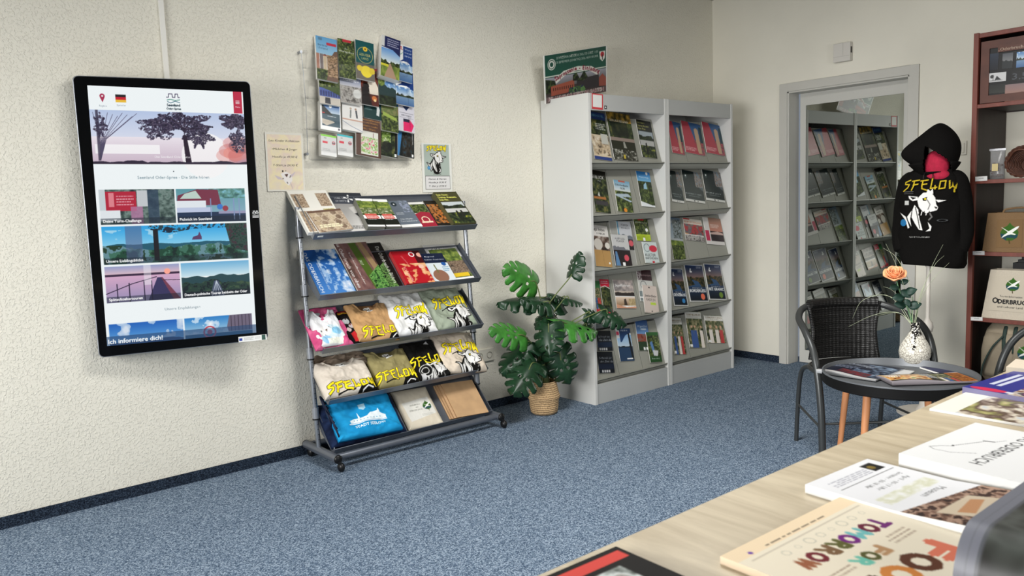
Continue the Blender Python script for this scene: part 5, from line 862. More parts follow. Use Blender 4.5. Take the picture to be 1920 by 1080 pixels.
# card on the fascia (its code is left out)
fp = planef((0, CY+.003-.002, 0), (0, 1, 0))
sheet('red_card', 'red bordered card with white centre at the top left of the left cabinet', 'card', ZA([(497, 436), (583, 444), (585, 566), (496, 556)], fp), F(('bg', (196, 60, 66)), ('r', .1, .08, .9, .86, (222, 222, 218))), .0015, cell=.002, lift=-.0015)
sheet('small_sticker', 'tiny dark sticker beside the red bordered card', 'sticker', ZA([(594, 531), (614, 532), (614, 559), (594, 558)], fp), F(('bg', (40, 40, 40)), ('p', [(.3, .2), (.8, .5), (.3, .8)], WH)), .001, cell=.001, lift=-.001)
# poster on top
def poster(c):
    c.rect(0, 0, 1, 1, (214, 214, 208)); c.grad(.02, .01, .98, .52, (26, 70, 58), (30, 80, 64)); c.rect(.02, .5, .98, 1, (60, 50, 50)); W = (206, 206, 196)
    c.text('20 WRZEŚNIA (NIEDZIELA) 2026, OD GODZ. 11:00', .52, .12, .05, W, al='c', w=.66); c.text('20 SEPTEMBER (SONNTAG) 2026, AB 11:00 UHR', .52, .21, .05, W, al='c', w=.66)
    c.ell(.12, .21, .06, W, ring=.15); c.ell(.12, .21, .042, W, ring=.4); c.poly([(.87, .1), (.97, .1), (.96, .26), (.92, .32), (.88, .26)], W); c.ell(.92, .17, .03, (170, 40, 50)); c.line([(.92, .18), (.92, .28)], .012, (40, 40, 40))
    c.rect(.02, .44, .98, .46, W); c.grad(.02, .48, .98, .7, (150, 150, 160), (90, 90, 90)); c.poly([(.16, .52), (.3, .38), (.52, .33), (.74, .38), (.88, .52), (.86, .62), (.7, .46), (.52, .42), (.34, .46), (.18, .62)], W)
    for i, ch in enumerate('Zaproszenie - Einladung'): t = i/22; x = .19+.66*t; y = .53-.135*sin(pi*t)*1.0+.015; c.text(ch, x, y, .085, (120, 30, 50), rot=32-64*t, bold=.07, al='c')
    c.pnoise([(.02, .5), (.16, .55), (.2, .8), (.02, .8)], G2, 6, 3); c.poly([(.1, .66), (.46, .6), (.46, .84), (.1, .86)], (150, 80, 62))
    for k in range(10): c.rect(.13+.033*k, .70, .145+.033*k, .76, (70, 40, 34))
    c.poly([(.5, .62), (.86, .58), (.86, .84), (.5, .84)], (50, 46, 48)); c.poly([(.86, .66), (.92, .58), (.98, .68), (.98, .86), (.86, .84)], (140, 74, 62)); c.pnoise([(.44, .5), (.5, .46), (.55, .6), (.62, .44), (.68, .6), (.6, .66), (.44, .62)], G2, 7, 8)
    c.pnoise([(.38, .76), (.6, .74), (.66, .9), (.36, .9)], [(60, 90, 50), (40, 40, 70), (90, 130, 70), (30, 30, 50)], 6, 9)
    c.rect(.02, .87, .98, 1, (90, 74, 72)); c.text('PFLAUMENMUSFEST IM GARTEN', .5, .955, .075, W, al='c', w=.88, bold=.1); c.text('PFLAUMENMUSFEST IM GARTEN', .5, .955, .075, (110, 30, 50), al='c', w=.88)
pp = planef((0, -.14, CH), (0, 1, -.28)) if 0 else planef((0, -.10, CH), (0, 1, .22))
sheet('poster', 'large green headed invitation poster leaning against the wall on top of the left cabinet', 'poster', ZA([(97, 75), (590, 139), (630, 441), (150, 486)], pp), poster, .004, cell=.0026)

# ------------------------------------------------------------------ potted monstera
PC = Vector((3.135, -.325, 0))
mo_ = thing('potted_plant', 'artificial monstera with large split leaves in a woven basket beside the cabinet', 'plant', PC)
wick = bpy.data.materials.new('woven_seagrass'); wick.use_nodes = True; nt = wick.node_tree; b = nt.nodes['Principled BSDF']; N = nt.nodes.new; L = nt.links.new
tc = N('ShaderNodeTexCoord'); wv = N('ShaderNodeTexWave'); wv.bands_direction = 'Z'; wv.inputs['Scale'].default_value = 26; wv.inputs['Distortion'].default_value = 3.5; wv.inputs['Detail Scale'].default_value = 6; wv.inputs['Detail'].default_value = 3
no = N('ShaderNodeTexNoise'); no.inputs['Scale'].default_value = 90; cr = N('ShaderNodeValToRGB'); cr.color_ramp.elements[0].color = (*lin((120, 88, 56)), 1); cr.color_ramp.elements[1].color = (*lin((214, 180, 134)), 1); cr.color_ramp.elements[0].position = .15; cr.color_ramp.elements[1].position = .7
mm = N('ShaderNodeMath'); mm.operation = 'MULTIPLY_ADD'; mm.inputs[1].default_value = .55
L(tc.outputs['Object'], wv.inputs[0]); L(tc.outputs['Object'], no.inputs['Vector']); L(wv.outputs['Fac'], mm.inputs[0])
m2 = N('ShaderNodeMath'); m2.operation = 'MULTIPLY'; m2.inputs[1].default_value = .6; L(no.outputs[0], m2.inputs[0]); L(m2.outputs[0], mm.inputs[2]); L(mm.outputs[0], cr.inputs[0]); L(cr.outputs[0], b.inputs['Base Color'])
bp = N('ShaderNodeBump'); bp.inputs['Strength'].default_value = 1; bp.inputs['Distance'].default_value = .006; L(mm.outputs[0], bp.inputs['Height']); L(bp.outputs[0], b.inputs['Normal']); b.inputs['Roughness'].default_value = .8
MATS['wick'] = wick
MB().lathe([(.0001, .004), (.072, .004), (.082, .012), (.088, .05), (.09, .085), (.096, .098), (.1, .108), (.095, .12), (.09, .14), (.084, .17), (.077, .198), (.0745, .202), (.072, .198), (.074, .17), (.07, .165), (.0001, .165)], n=40).build('woven_basket', wick, mo_, smooth=1)
for s_ in (-1, 1):
    MB().tube(arc([(s_*.076, -.022, .18), (s_*.083, -.02, .225), (s_*.08, 0, .245), (s_*.083, .02, .225), (s_*.076, .022, .18)], 4), .0055, 8).build('basket_handle', wick, mo_, smooth=1)
LF1 = mat('glossy_dark_green_leaf', (22, 52, 30), .34, var=.35, scale=30, spec=.5, bump=.1, bscale=30); LF2 = mat('bright_green_leaf', (58, 122, 44), .38, var=.3, scale=25, spec=.5, bump=.1, bscale=30)
STM = mat('plant_stem', (96, 106, 62), .5, var=.2, scale=30)
def leaf_mesh(Ln, wr, sd, fold=.25, droop=.35, thin=False):
    r = random.Random(sd); mb = MB(); K = 5
    def P(t, s, side):
        tt_ = max(0, min(1, t*.90+.13)); wdt = wr*Ln*.47*max(.02, sin(pi*tt_**.72))**.62
        ang = radians(20+38*(1-t)) if False else 0
        fx = side*s*wdt; fy = t*Ln + s*Ln*(.15*(1-t**3)-.40*(1-t)**3)
        z = -fold*abs(fx)*1.0*(.4+s*.8) - droop*Ln*(t**2)*.55 - .12*Ln*s*s*wr
        return (fx, fy, z)
    for side in (-1, 1):
        hole = [r.random() for _ in range(K)]
        for k in range(K):
            t0, t1 = k/K, (k+1)/K; cut = r.random() < .9
            for i in range(3):
                for j in range(7):
                    def q(ii, jj):
                        s = jj/7; u = ii/3; gap = 0 if (s < .42 or not cut) else min(1, (s-.42)*3.2)*.15
                        if .30 < s < .5 and k in (2, 3): gap = .0
                        tt = t0+(t1-t0)*(gap+(1-2*gap)*u); ro = 1-.10*(abs(u-.5)*2)**2 if s > .95 else 1
                        if t1 == 1 and u == 1: tt = 1
                        return P(tt, s*ro, side)
                    if i == 1 and j == 1 and k in (1, 2, 3) and hole[k] > .45: continue
                    mb.add([q(i, j), q(i+1, j), q(i+1, j+1), q(i, j+1)], [[0, 1, 2, 3] if side > 0 else [3, 2, 1, 0]])
    return mb
ZP = lambda x, y: (900+x/3.087, 440+y/3.087)
# base px, tip px, depth of base, depth of tip, width ratio, roll, bright, stem start angle
LV = [((330, 292), (172, 190), -.30, -.34, .86, 28, 1), ((527, 238), (560, 90), -.42, -.44, .95, 40, 0), ((430, 368), (108, 345), -.30, -.22, .8, 68, 0), ((405, 400), (240, 352), -.40, -.36, 1.0, 55, 0),
      ((490, 368), (602, 384), -.40, -.44, .9, 66, 0), ((490, 372), (400, 330), -.34, -.34, .8, 62, 0), ((262, 590), (82, 538), -.40, -.42, .74, 32, 1), ((395, 520), (400, 704), -.46, -.52, 1.1, 8, 0), ((370, 510), (420, 425), -.32, -.28, 1.1, 20, 0), ((440, 508), (706, 526), -.46, -.52, .8, 52, 1),
      ((600, 520), (665, 612), -.46, -.50, 1.0, 15, 0), ((612, 455), (700, 470), -.50, -.54, 1.0, 30, 0), ((700, 440), (866, 512), -.56, -.66, .85, 35, 0), ((285, 620), (115, 785), -.34, -.34, .85, 28, 0), ((322, 665), (142, 800), -.26, -.20, .7, 40, 0), ((310, 740), (196, 906), -.42, -.48, 1.0, 8, 0), ((375, 755), (290, 770), -.40, -.42, .9, 25, 0), ((450, 680), (530, 872), -.44, -.50, 1.1, 8, 0), ((395, 470), (350, 500), -.38, -.42, 1.1, 30, 0), ((330, 660), (260, 700), -.30, -.30, .9, 30, 0)]
for i, (bpx, tpx, yb, yt, wr, roll, br) in enumerate(LV):
    B = aty(*ZP(*bpx), yb); T = aty(*ZP(*tpx), yt); ay = (T-B); Ln = ay.length*.98; ay.normalize(); vd = (CAM-B).normalized()
    nz = (vd-ay*vd.dot(ay)).normalized(); upv = Vector((0, 0, 1)); a = radians(roll); side = ay.cross(nz)
    # roll the blade so that it tips towards facing upward
    sgn = 1 if (nz*cos(a)+side*sin(a)).z > (nz*cos(a)-side*sin(a)).z else -1
    nz = (nz*cos(a)+side*sin(a)*sgn).normalized(); axx = ay.cross(nz).normalized()
    M = Matrix(((axx.x, ay.x, nz.x, B.x), (axx.y, ay.y, nz.y, B.y), (axx.z, ay.z, nz.z, B.z), (0, 0, 0, 1)))
    lm = leaf_mesh(max(Ln, .11), wr*(1.0 if roll < 50 else .9), i, .22, .25)
    lf = lm.build('leaf', LF2 if br else LF1, smooth=2, solid=.0012)
    lf.matrix_world = Matrix.Translation(-PC) @ M; lf.parent = mo_
    s0 = PC+Vector((.03*cos(i*2.4), .03*sin(i*2.4), .165)); up_ = (B.z-.165)
    if up_ > .12: mid = s0.lerp(B, .5)+Vector(((s0.x-B.x)*.35, (s0.y-B.y)*.35, up_*.12))
    else: mid = s0.lerp(B, .55)+Vector((0, 0, .07))
    pts = arc([s0-PC, mid-PC, B-PC, B-PC+ay*Ln*.25-nz*.004], 6)
    MB().tube(pts, [.0042]*4+[.0035]*(len(pts)-4), 7).build('leaf_stem', STM, mo_, smooth=1)
MB().lathe([(.0001, .18), (.068, .172)], n=24).build('moss_filling', mat('dark_moss', (40, 40, 26), .95, var=.4, scale=80, bump=1, bscale=120), mo_)
# ------------------------------------------------------------------ wall B: chime box, light switch
ch = thing('door_chime', 'square white plastic box high on the wall above the door frame', 'chime box', (X1, -1.072, 2.205))
MB().box(-.042, -.06, -.062, 0, .06, .062).build('case', mat('off_white_plastic', (206, 202, 194), .5), ch, bevel=.004)
MB().box(-.0425, -.055, -.028, -.0415, .055, -.0265).box(-.0425, -.012, -.026, -.0415, -.0105, .06).build('cover_seam', mat('seam_grey', (160, 156, 148), .6), ch)
MB().box(-.030, -.0615, -.01, -.014, -.0595, .03).build('side_grille', BLACKP, ch)
sw = thing('light_switch', 'white light switch on the wall behind the hood of the black hoodie', 'switch', (X1, -1.82, 1.513))
MB().box(-.010, -.042, -.042, 0, .042, .042).build('frame', MATS['cream_plastic'], sw, bevel=.002)
MB().box(-.015, -.03, -.03, -.009, .03, .03).build('rocker', MATS['cream_plastic'], sw, bevel=.002)

# ------------------------------------------------------------------ mannequin stand with hoodie
HC = atx(1745.5, 500, 4.62); HX, HY = 4.62, HC.y
ang = atan2(-.99, .15)
HOOD = mat('black_sweatshirt_fabric', (17, 16, 15), .95, var=.15, scale=300, spec=.1, bump=.15, bscale=900)
ms = thing('mannequin_stand', 'slim white mannequin stand with turned post carrying the black hoodie', 'mannequin stand', (HX, HY, 0), ang)
IV = mat('ivory_lacquered_wood', (206, 200, 190), .4)
px0 = -.012
MB().lathe([(.0001, 0), (.15, 0), (.15, .012), (.05, .02), (.034, .05), (.03, .12), (.026, .2), (.024, .3), (.028, .4), (.0275, .44), (.014, .46), (.0265, .475), (.031, .50), (.0265, .525), (.018, .535), (.0115, .55), (.0115, 1.0), (.0001, 1.0)], (px0, 0, 0), 28).build('turned_post', IV, ms, smooth=1)
MB().lathe([(.0001, 1.02), (.06, .99), (.08, 1.0), (.085, 1.2), (.08, 1.28), (.05, 1.34), (.035, 1.40), (.0001, 1.42)], (0, .01, 0), 24).build('bust', IV, ms, smooth=1)
MB().tube([(-.03, 0, .845), (px0, 0, .85)], .006, 8).build('height_screw', IV, ms)
ho = thing('hoodie', 'black hoodie with yellow lettering and a goat print, hood up, on the mannequin stand', 'hoodie', (HX, HY, 0), ang)
def prof(z):
    K = [(.855, .15), (.88, .165), (.93, .172), (1.0, .168), (1.15, .16), (1.28, .152), (1.33, .140), (1.365, .11), (1.395, .07), (1.42, .055)]
    for (a, b), (c_, d_) in zip(K, K[1:]):
        if a <= z <= c_: t = (z-a)/(c_-a); t = t*t*(3-2*t); return b+(d_-b)*t
    return K[-1][1]
def depthp(z): return .105 if z < 1.25 else .105-.05*min(1, (z-1.25)/.15)
rings = []; nz_ = 46; na = 72
for i in range(nz_):
    z = .855+(1.42-.855)*i/(nz_-1); a_ = prof(z); d_ = depthp(z); R_ = []
    for j in range(na):
        t = 2*pi*j/na; ct, st_ = cos(t), sin(t); e = .8
        wv_ = .004*sin(3*t+z*17)+.003*sin(7*t-z*29)
        x = (a_+wv_)*math.copysign(abs(ct)**e, ct); y = (d_+wv_)*math.copysign(abs(st_)**e, st_)
        hem = .02*(x/.17) if z < .9 else 0
        R_.append((x+.008*sin(z*9), y, z-hem*(1 if x > 0 else .2)))
    rings.append(R_)
body = MB().loft(rings)
for s in (-1, 1):
    P = [Vector((s*.085, .01, 1.345)), Vector((s*.122, .0, 1.31)), Vector((s*.142, .005, 1.22)), Vector((s*.155, .01, 1.10)), Vector((s*.160, .0, 1.02)), Vector((s*.152, -.02, .965)), Vector((s*.145, -.03, .93))]
    body.tube(arc(P, 5), [.035, .04, .045, .048, .05, .052, .052, .052, .052, .052, .052, .052, .052, .052, .051, .05, .05, .049, .049, .048, .047, .046, .046, .045, .045, .044, .043, .042, .041, .04, .036][:len(arc(P, 5))], 18)
body.build('sweatshirt_body', HOOD, ho, smooth=2)
# hood: shell with an opening low at the front
hz, hr = 1.475, (.112, .12, .15)
hd = MB(); nu, nv = 110, 80; V = []; ok = {}
for i in range(nv+1):
    for j in range(nu):
        th_ = pi*i/nv; t = 2*pi*j/nu; dx, dy, dz = sin(th_)*cos(t), sin(th_)*sin(t), cos(th_)
        x, y, z = dx*hr[0], dy*hr[1], dz*hr[2]
        if dz > 0: z *= 1-.02*abs(dx); x *= 1-.35*dz**2.5
        x += .012*dz+.018
        lob = math.exp(-((dx+.75)**2+(dy+.55)**2+(dz-.05)**2)/.18); x -= .058*lob; y -= .05*lob; z -= .012*lob
        if dz < -.4: x *= 1.15; y *= 1.1
        V.append((x, y+.0, z+hz))
        # opening (front = -y), lateral/height window below the brim
        ok[(i, j)] = dy < -.25 and (-.30 < dx < .72) and (-.75 < dz < .25-.55*(dx+.25))
F_ = []
for i in range(nv):
    for j in range(nu):
        k = (j+1) % nu
        if ok[(i, j)] and ok[(i+1, j)] and ok[(i, k)] and ok[(i+1, k)]: continue
        F_.append([i*nu+j, (i+1)*nu+j, (i+1)*nu+k, i*nu+k])
hd.add(V, F_); hd.build('hood', HOOD, ho, smooth=2, solid=.007)
SC = MB(); SC.ball((.025, -.03, 1.40), .068, 22, sc=(.95, .85, 1.25)); SC.ball((.035, -.045, 1.345), .06, 18, sc=(1.05, .7, .6))
SC.build('neck_warmer', mat('raspberry_fleece', (170, 26, 58), .85, var=.15, scale=60, bump=.3, bscale=200), ms, smooth=2)
MB().lathe([(.0001, 1.56), (.045, 1.545), (.066, 1.50), (.06, 1.44), (.0001, 1.42)], (.03, .03, 0), 22).build('head', IV, ms, smooth=2)
# printed area: sheet wrapped on the chest
def chest(c):
    c.rect(0, 0, 1, 1, (17, 16, 15)); seelow(c, .07, .03, .99, .19, .022, .02, (196, 170, 40), (17, 16, 15)); 
    goat(c, .02, .20, .86, .96, False, True); c.ell(.095, .71, .06, (40, 110, 160)); c.ell(.78, .68, .09, (70, 72, 74), .02, ring=.3); c.text('NOTTDURNED', .40, .955, .022, (190, 190, 186), al='c', w=.36); c.rect(.12, .36, .2, .43, (190, 190, 186)); c.rect(.1, .215, .28, .22, (110, 110, 110)); c.rect(.1, .245, .28, .25, (110, 110, 110))
mbp = MB(); cw, chh = .29, .34; cv = Cv(cw, chh, .0022); chest(cv); Cc = cv.lin(); ny, nx = Cc.shape[:2]; vs = []
for j in range(ny):
    z = 1.335-chh*j/(ny-1)
    for i in range(nx):
        x = -.15+cw*i/(nx-1); a_ = prof(z)+.001; d_ = depthp(z); q = min(.98, abs(x-.008*sin(z*9))/a_); t = math.acos(q**(1/.8)); 
        yy = -(d_)*abs(sin(t))**.8; ang_t = t if x < 0 else pi-t
        wv_ = 0
        vs.append((x, yy-.0075, z))
I = np.arange(nx*ny).reshape(ny, nx); mbp.v = vs; mbp.f = np.stack([I[1:, :-1], I[1:, 1:], I[:-1, 1:], I[:-1, :-1]], -1).reshape(-1, 4).tolist(); mbp.m = [0]*len(mbp.f)
cc = np.ones((nx*ny, 4)); cc[:, :3] = Cc.reshape(-1, 3); mbp.c = cc
ink = cc[:, :3].max(1) > .012; mbp.f = [f for f in mbp.f if ink[f].any()]; mbp.m = [0]*len(mbp.f)
mbp.build('chest_print', CLOTH, ho, fix=False, smooth=2)
for s in (-.01, .012): MB().tube(arc([(s*1.5, -.085, 1.365), (s*2, -.10, 1.35), (s*2.2, -.105, 1.33)], 4), .0022, 6).build('hood_cord', BLACKP, ho)

# ------------------------------------------------------------------ dark brown bookcase
BXF, BY0, BZ = 4.84, -2.052, 2.111
DKW = mat('dark_mahogany_wood', (38, 21, 17), .5, var=.25, scale=8, aniso=(3, 3, .4)); REDW = mat('red_brown_wood_edge', (112, 56, 44), .45, var=.18, scale=12, aniso=(3, 3, .5))
bc = thing('bookcase', 'dark red-brown wooden bookcase with open shelves at the right edge', 'bookcase', (BXF+.2, BY0-.45, 0)); bx, by = BXF+.2, BY0-.45
B2 = lambda m, x0, y0, z0, x1, y1, z1: m.box(x0-bx, y0-by, z0, x1-bx, y1-by, z1)
BW = .92
for yy in (BY0-.026, BY0-BW):
    B2(MB(), BXF+.02, yy+.003, 0, X1-.012, yy+.023, BZ-.01).build('side_panel', DKW, bc)
    B2(MB(), BXF, yy, 0, BXF+.026, yy+.026, BZ).build('front_post', REDW, bc, bevel=.002)
B2(MB(), BXF+.003, BY0-BW+.026, BZ-.028, BXF+.024, BY0-.026, BZ-.004).build('top_rail', REDW, bc, bevel=.002)
B2(MB(), BXF+.024, BY0-BW+.026, BZ-.022, X1-.012, BY0-.026, BZ-.008).build('top_board', DKW, bc)
B2(MB(), X1-.018, BY0-BW+.026, 1.70, X1-.012, BY0-.026, BZ-.022).build('back_board', DKW, bc)
SZ = (1.728, 1.3157, .9153, .543, .16)
for z in SZ:
    B2(MB(), BXF+.022, BY0-BW+.026, z-.022, X1-.012, BY0-.026, z-.004).build('shelf', DKW, bc)
    B2(MB(), BXF+.001, BY0-BW+.026, z-.024, BXF+.022, BY0-.026, z-.002).build('shelf_edge', REDW, bc, bevel=.002)
bf = planef((BXF-.003, 0, 0), (1, 0, 0))
for k, q in enumerate([[(1828.5, 331.5), (1851, 330), (1851, 338.5), (1828.5, 340)], [(1823.8, 470.8), (1846, 470.8), (1846, 478), (1823.8, 478.3)], [(1820, 594), (1842.2, 594.5), (1842.2, 601.3), (1820, 601)]]):
    tg = sheet('price_tag', ['top', 'middle', 'lowest'][k]+' of the three small white price tags clipped to the bookcase edge', 'price tag', [bf(*p) for p in q], F(('bg', (216, 216, 214)), ('d', .3, .35, .75, .7, 1, (110, 110, 110))), .001, 'price tags on the bookcase', cell=.002, lift=-.001)
# framed board in the top compartment
fr = thing('framed_board', 'brown wooden frame around a black board with postcards, top compartment of the bookcase', 'framed board', (BXF+.05, BY0-.38, 1.729))
fy = lambda p: Vector((p[0]-BXF-.05, p[1]-BY0+.38, p[2]-1.729))
fx = BXF+.02; ya, yb_, za, zb = BY0-.032, BY0-.74, 1.730, 2.062
Bf = lambda m, x0, y0, z0, x1, y1, z1: m.box(*fy((x0, y0, z0)), *fy((x1, y1, z1)))
Bf(MB(), fx, yb_, za, fx+.02, ya, za+.04).build('frame_rail', DKW if 0 else mat('brown_frame_wood', (86, 48, 36), .5, var=.2, scale=12), fr); Bf(MB(), fx, yb_, zb-.042, fx+.02, ya, zb).build('frame_rail', MATS['brown_frame_wood'], fr)
Bf(MB(), fx, ya-.042, za+.04, fx+.02, ya, zb-.042).build('frame_rail', MATS['brown_frame_wood'], fr); Bf(MB(), fx, yb_, za+.04, fx+.02, yb_+.042, zb-.042).build('frame_rail', MATS['brown_frame_wood'], fr)
Bf(MB(), fx+.008, yb_+.04, za+.038, fx+.014, ya-.04, zb-.04).build('black_board', BLACKP, fr)
fpn = planef((fx-.0008, 0, 0), (1, 0, 0)); fpb = planef((fx+.0065, 0, 0), (1, 0, 0))
Z8 = lambda p, f: Zq(1800, 30, 3.375, p, f)
sheet('chalk_title', '', '', Z8([(240, 192), (560, 155), (560, 190), (240, 226)], fpn), lambda c: (c.rect(0, 0, 1, 1, (86, 48, 36)), c.text('„Oderbruch', .01, .72, .5, (190, 170, 150), w=.5), c.text('Postkarten"', .54, .7, .5, (190, 170, 150), w=.44)), .0004, cell=.0018, parent=fr)
sheet('chalk_price', '', '', Z8([(325, 350), (480, 335), (478, 400), (324, 414)], fpb), lambda c: (c.rect(0, 0, 1, 1, (17, 17, 18)), c.text('3,50', .05, .8, .6, (80, 84, 90), w=.9)), .0004, cell=.0018, parent=fr)
for q, a, lb in [([(175, 240), (243, 236), (240, 340), (175, 345)], F(('g', 0, 0, 1, 1, (40, 50, 66), (24, 26, 34))), 'dark blue postcard at the upper left of the framed board'), ([(268, 238), (335, 232), (332, 330), (267, 334)], F(('g', 0, 0, 1, .6, (80, 84, 90), (130, 130, 130)), ('r', 0, .6, 1, 1, (50, 50, 50)), ('h', .55, .15, (40, 44, 46), 4)), 'grey mountain postcard in the framed board'), ([(358, 228), (430, 222), (430, 320), (357, 326)], F(('ph', 0, 0, 1, 1, 'lake', 5),), 'green and pale postcard at the edge of the picture in the framed board'),
   ([(174, 363), (292, 355), (291, 412), (174, 420)], F(('bg', (200, 200, 200)), ('r', .3, .2, .32, .85, (40, 40, 40)), ('e', .25, .4, .1, (60, 60, 60)), ('p', [(.4, .8), (.5, .35), (.75, .8)], (50, 50, 50)), ('l', [(.05, .82), (.8, .86)], .02, (60, 60, 60))), 'white postcard with a black tree drawing in the framed board'), ([(168, 438), (285, 430), (284, 485), (166, 492)], F(('g', 0, 0, 1, 1, (30, 32, 30), (46, 48, 44)),), 'dark moonlit postcard low in the framed board'), ([(284, 432), (430, 424), (430, 535), (284, 547)], F(('g', 0, 0, 1, 1, (130, 110, 110), (170, 120, 100)), ('h', .75, .1, (30, 26, 26), 4, 0, 1, .8), ('p', [(.55, .75), (.6, .5), (.75, .48), (.8, .75)], (24, 22, 22))), 'rosy sunset postcard with dark trees in the framed board')]:
    sheet('postcard', lb, 'postcard', Z8(q, planef((fx-.001+.0068, 0, 0), (1, 0, 0))), a, .0008, 'postcards on the framed board', cell=.002, lift=-.0008)
# cellophane snack bag
zb1 = SZ[1]-.002
sb = thing('snack_bag', 'clear cellophane bag of dark biscuits with a cream label on the bookcase shelf', 'snack bag', (BXF+.09, -2.158, zb1))
CEL = mat('cellophane', (235, 235, 235), .08, trans=.0, alpha=.16, spec=.8)
rg = [[(.022*k*cos(t), .037*kk*sin(t), z) for t in [2*pi*j/16 for j in range(16)]] for z, k, kk in ((0, 1, 1), (.03, 1.15, 1.02), (.08, 1, 1), (.11, .6, 1), (.15, .25, 1.02), (.165, .06, 1.1))]
MB().loft(rg).build('cellophane', CEL, sb, smooth=2)
r = random.Random(3); bb = MB()
for k in range(26): bb.ball((-.004+.02*(r.random()-.5), .05*(r.random()-.5), .012+.075*r.random()), .009, 8, sc=(1, 1, .7))
bb.build('biscuits', mat('dark_biscuit', (60, 34, 24), .7, var=.3, scale=80), sb)
MB().box(-.027, -.012, .045, -.0255, .018, .085).build('label', mat('cream_label', (196, 180, 130), .6), sb); MB().box(-.004, -.041, .157, -.002, .041, .168).build('seal_strip', mat('silver_foil', (210, 210, 214), .25, .9), sb)
# basket on its side
BKW = mat('dark_willow', (84, 50, 36), .6, var=.35, scale=60)
bk = thing('willow_basket', 'round brown willow basket standing on its side on the bookcase shelf', 'basket', (BXF+.09, -2.286, zb1))
Mk = Matrix.Translation((.02, 0, .084)) @ Matrix.Rotation(radians(-80), 4, 'Y'); 
a = MB()
for k in range(9):
    rr = .078-.0045*k; a.tube([Mk @ Vector((rr*cos(t), rr*sin(t), .03-.011*k+.002*sin(t*12+k*pi))) for t in [2*pi*j/48 for j in range(48)]], .0055, 6, closed=True)
a.build('side_weave', BKW, bk, smooth=1)
a = MB()
for ph0 in (0, pi): a.tube([Mk @ Vector(((.081+.004*cos(t*10+ph0))*cos(t), (.081+.004*cos(t*10+ph0))*sin(t), .036+.004*sin(t*10+ph0))) for t in [2*pi*j/90 for j in range(90)]], .0045, 6, closed=True)
a.build('braided_rim', BKW, bk, smooth=1)
a = MB()
for k in range(12): t = pi*k/12; a.tube([Mk @ Vector((-.045*cos(t), -.045*sin(t), -.066)), Mk @ Vector((.045*cos(t), .045*sin(t), -.066))], .0028, 6)
for k in range(7): a.tube([Mk @ Vector((.007*k*cos(t)+.001, .007*k*sin(t), -.066)) for t in [2*pi*j/24 for j in range(24)]], .0035, 5, closed=True)
a.build('woven_base', BKW, bk)
MB().tube(arc([Mk @ Vector((0, -.08, .03)), Mk @ Vector((.05, -.03, .065)), Mk @ Vector((.055, .03, .065)), Mk @ Vector((0, .08, .03))], 6), .0065, 8).build('handle', BKW, bk, smooth=1)
# jute bag
JUTE = mat('brown_jute', (124, 98, 68), .9, var=.12, scale=250, bump=.3, bscale=500); CANV = mat('natural_canvas', (196, 186, 168), .9, var=.05, scale=120, bump=.2, bscale=500)
def bagbox(name, label, y0, y1, z0, h, topin, dep, m, x=BXF+.03):
    t = thing(name, label, 'bag', (x, y0, z0)); w = y0-y1
    b = MB(); vs = [(0, 0, 0), (dep, 0, 0), (dep, -w, 0), (0, -w, 0), (.03, -topin, h), (dep-.02, -topin, h), (dep-.02, -w+topin, h), (.03, -w+topin, h)]
    b.add(vs, [[3, 2, 1, 0], [0, 1, 5, 4], [1, 2, 6, 5], [2, 3, 7, 6], [3, 0, 4, 7]]); b.build('body', m, t, solid=.003)
    return t
zj = SZ[2]-.002
jb = bagbox('jute_bag', 'brown jute bag with green leaf and white crane emblem on the bookcase shelf', -2.116, -2.50, zj, .214, .014, .18, JUTE)
nj = Vector((.214, 0, -.03)).normalized(); jp = planef(Vector((BXF+.03, 0, zj))-nj*.003, nj)
def emb(base):
    def p(c): c.rect(0, 0, 1, 1, base); crane(c, .5, .5, .36)
    return p
sheet('crane_emblem', '', '', Zq(1740, 380, 6, [(775, 190), (1065, 190), (1060, 505), (768, 500)], jp), emb((124, 98, 68)), .0006, cell=.0018, m=CLOTH, page=(124, 98, 68), parent=jb)
MB().tube(arc([(.06, -.08, .20), (.07, -.09, .232), (.07, -.2, .238), (.06, -.28, .20)], 6), .006, 8).build('bag_handle', JUTE, jb, smooth=1)
cb = thing('fabric_bag', 'black fabric item slumped behind the jute bag', 'bag', (BXF+.30, -2.36, zj+.0)); cbm = MB().ball((0, 0, .14), .11, 20, sc=(.7, .95, 1.5)); cbm.build('black_cloth', HOOD, cb, smooth=2)
zc_ = SZ[3]-.002
db = MB(); cbag = bagbox('canvas_bag', 'cream canvas bag with the information office name printed below the leaf emblem', -2.122, -2.50, zc_, .27, .03, .14, CANV)
nc = Vector((.27, 0, -.03)).normalized(); cp = planef(Vector((BXF+.03, 0, zc_))-nc*.003, nc)
def cbp(c):
    c.rect(0, 0, 1, 1, (196, 186, 168)); crane(c, .52, .26, .155); D = (34, 34, 36)
    c.text('Tourist-Information', .5, .60, .055, D, al='c', w=.5); c.text('O', .10, .78, .16, D, w=.12, bold=.05); c.text('DERBRUCH', .225, .78, .12, D, w=.72, bold=.06); c.text('und Lebuser Land', .5, .90, .06, D, al='c', w=.56)
sheet('printed_front', '', '', Zq(1820, 480, 4.91, [(205, 185), (590, 195), (575, 520), (132, 505)], cp), cbp, .0006, cell=.0016, m=CLOTH, page=(196, 186, 168), parent=cbag)
bl = MB(); 
tag(MB().box(0, -.33, 0, .20, 0, .300).box(0, -.30, .302, .20, -.025, .318).box(.01, -.29, .320, .19, -.04, .336).build('black_bag_stack', BLACKP, loc=(BXF+.2, -2.215, SZ[3]-.002)), 'black folded bags stacked behind the canvas bag', 'bag stack')
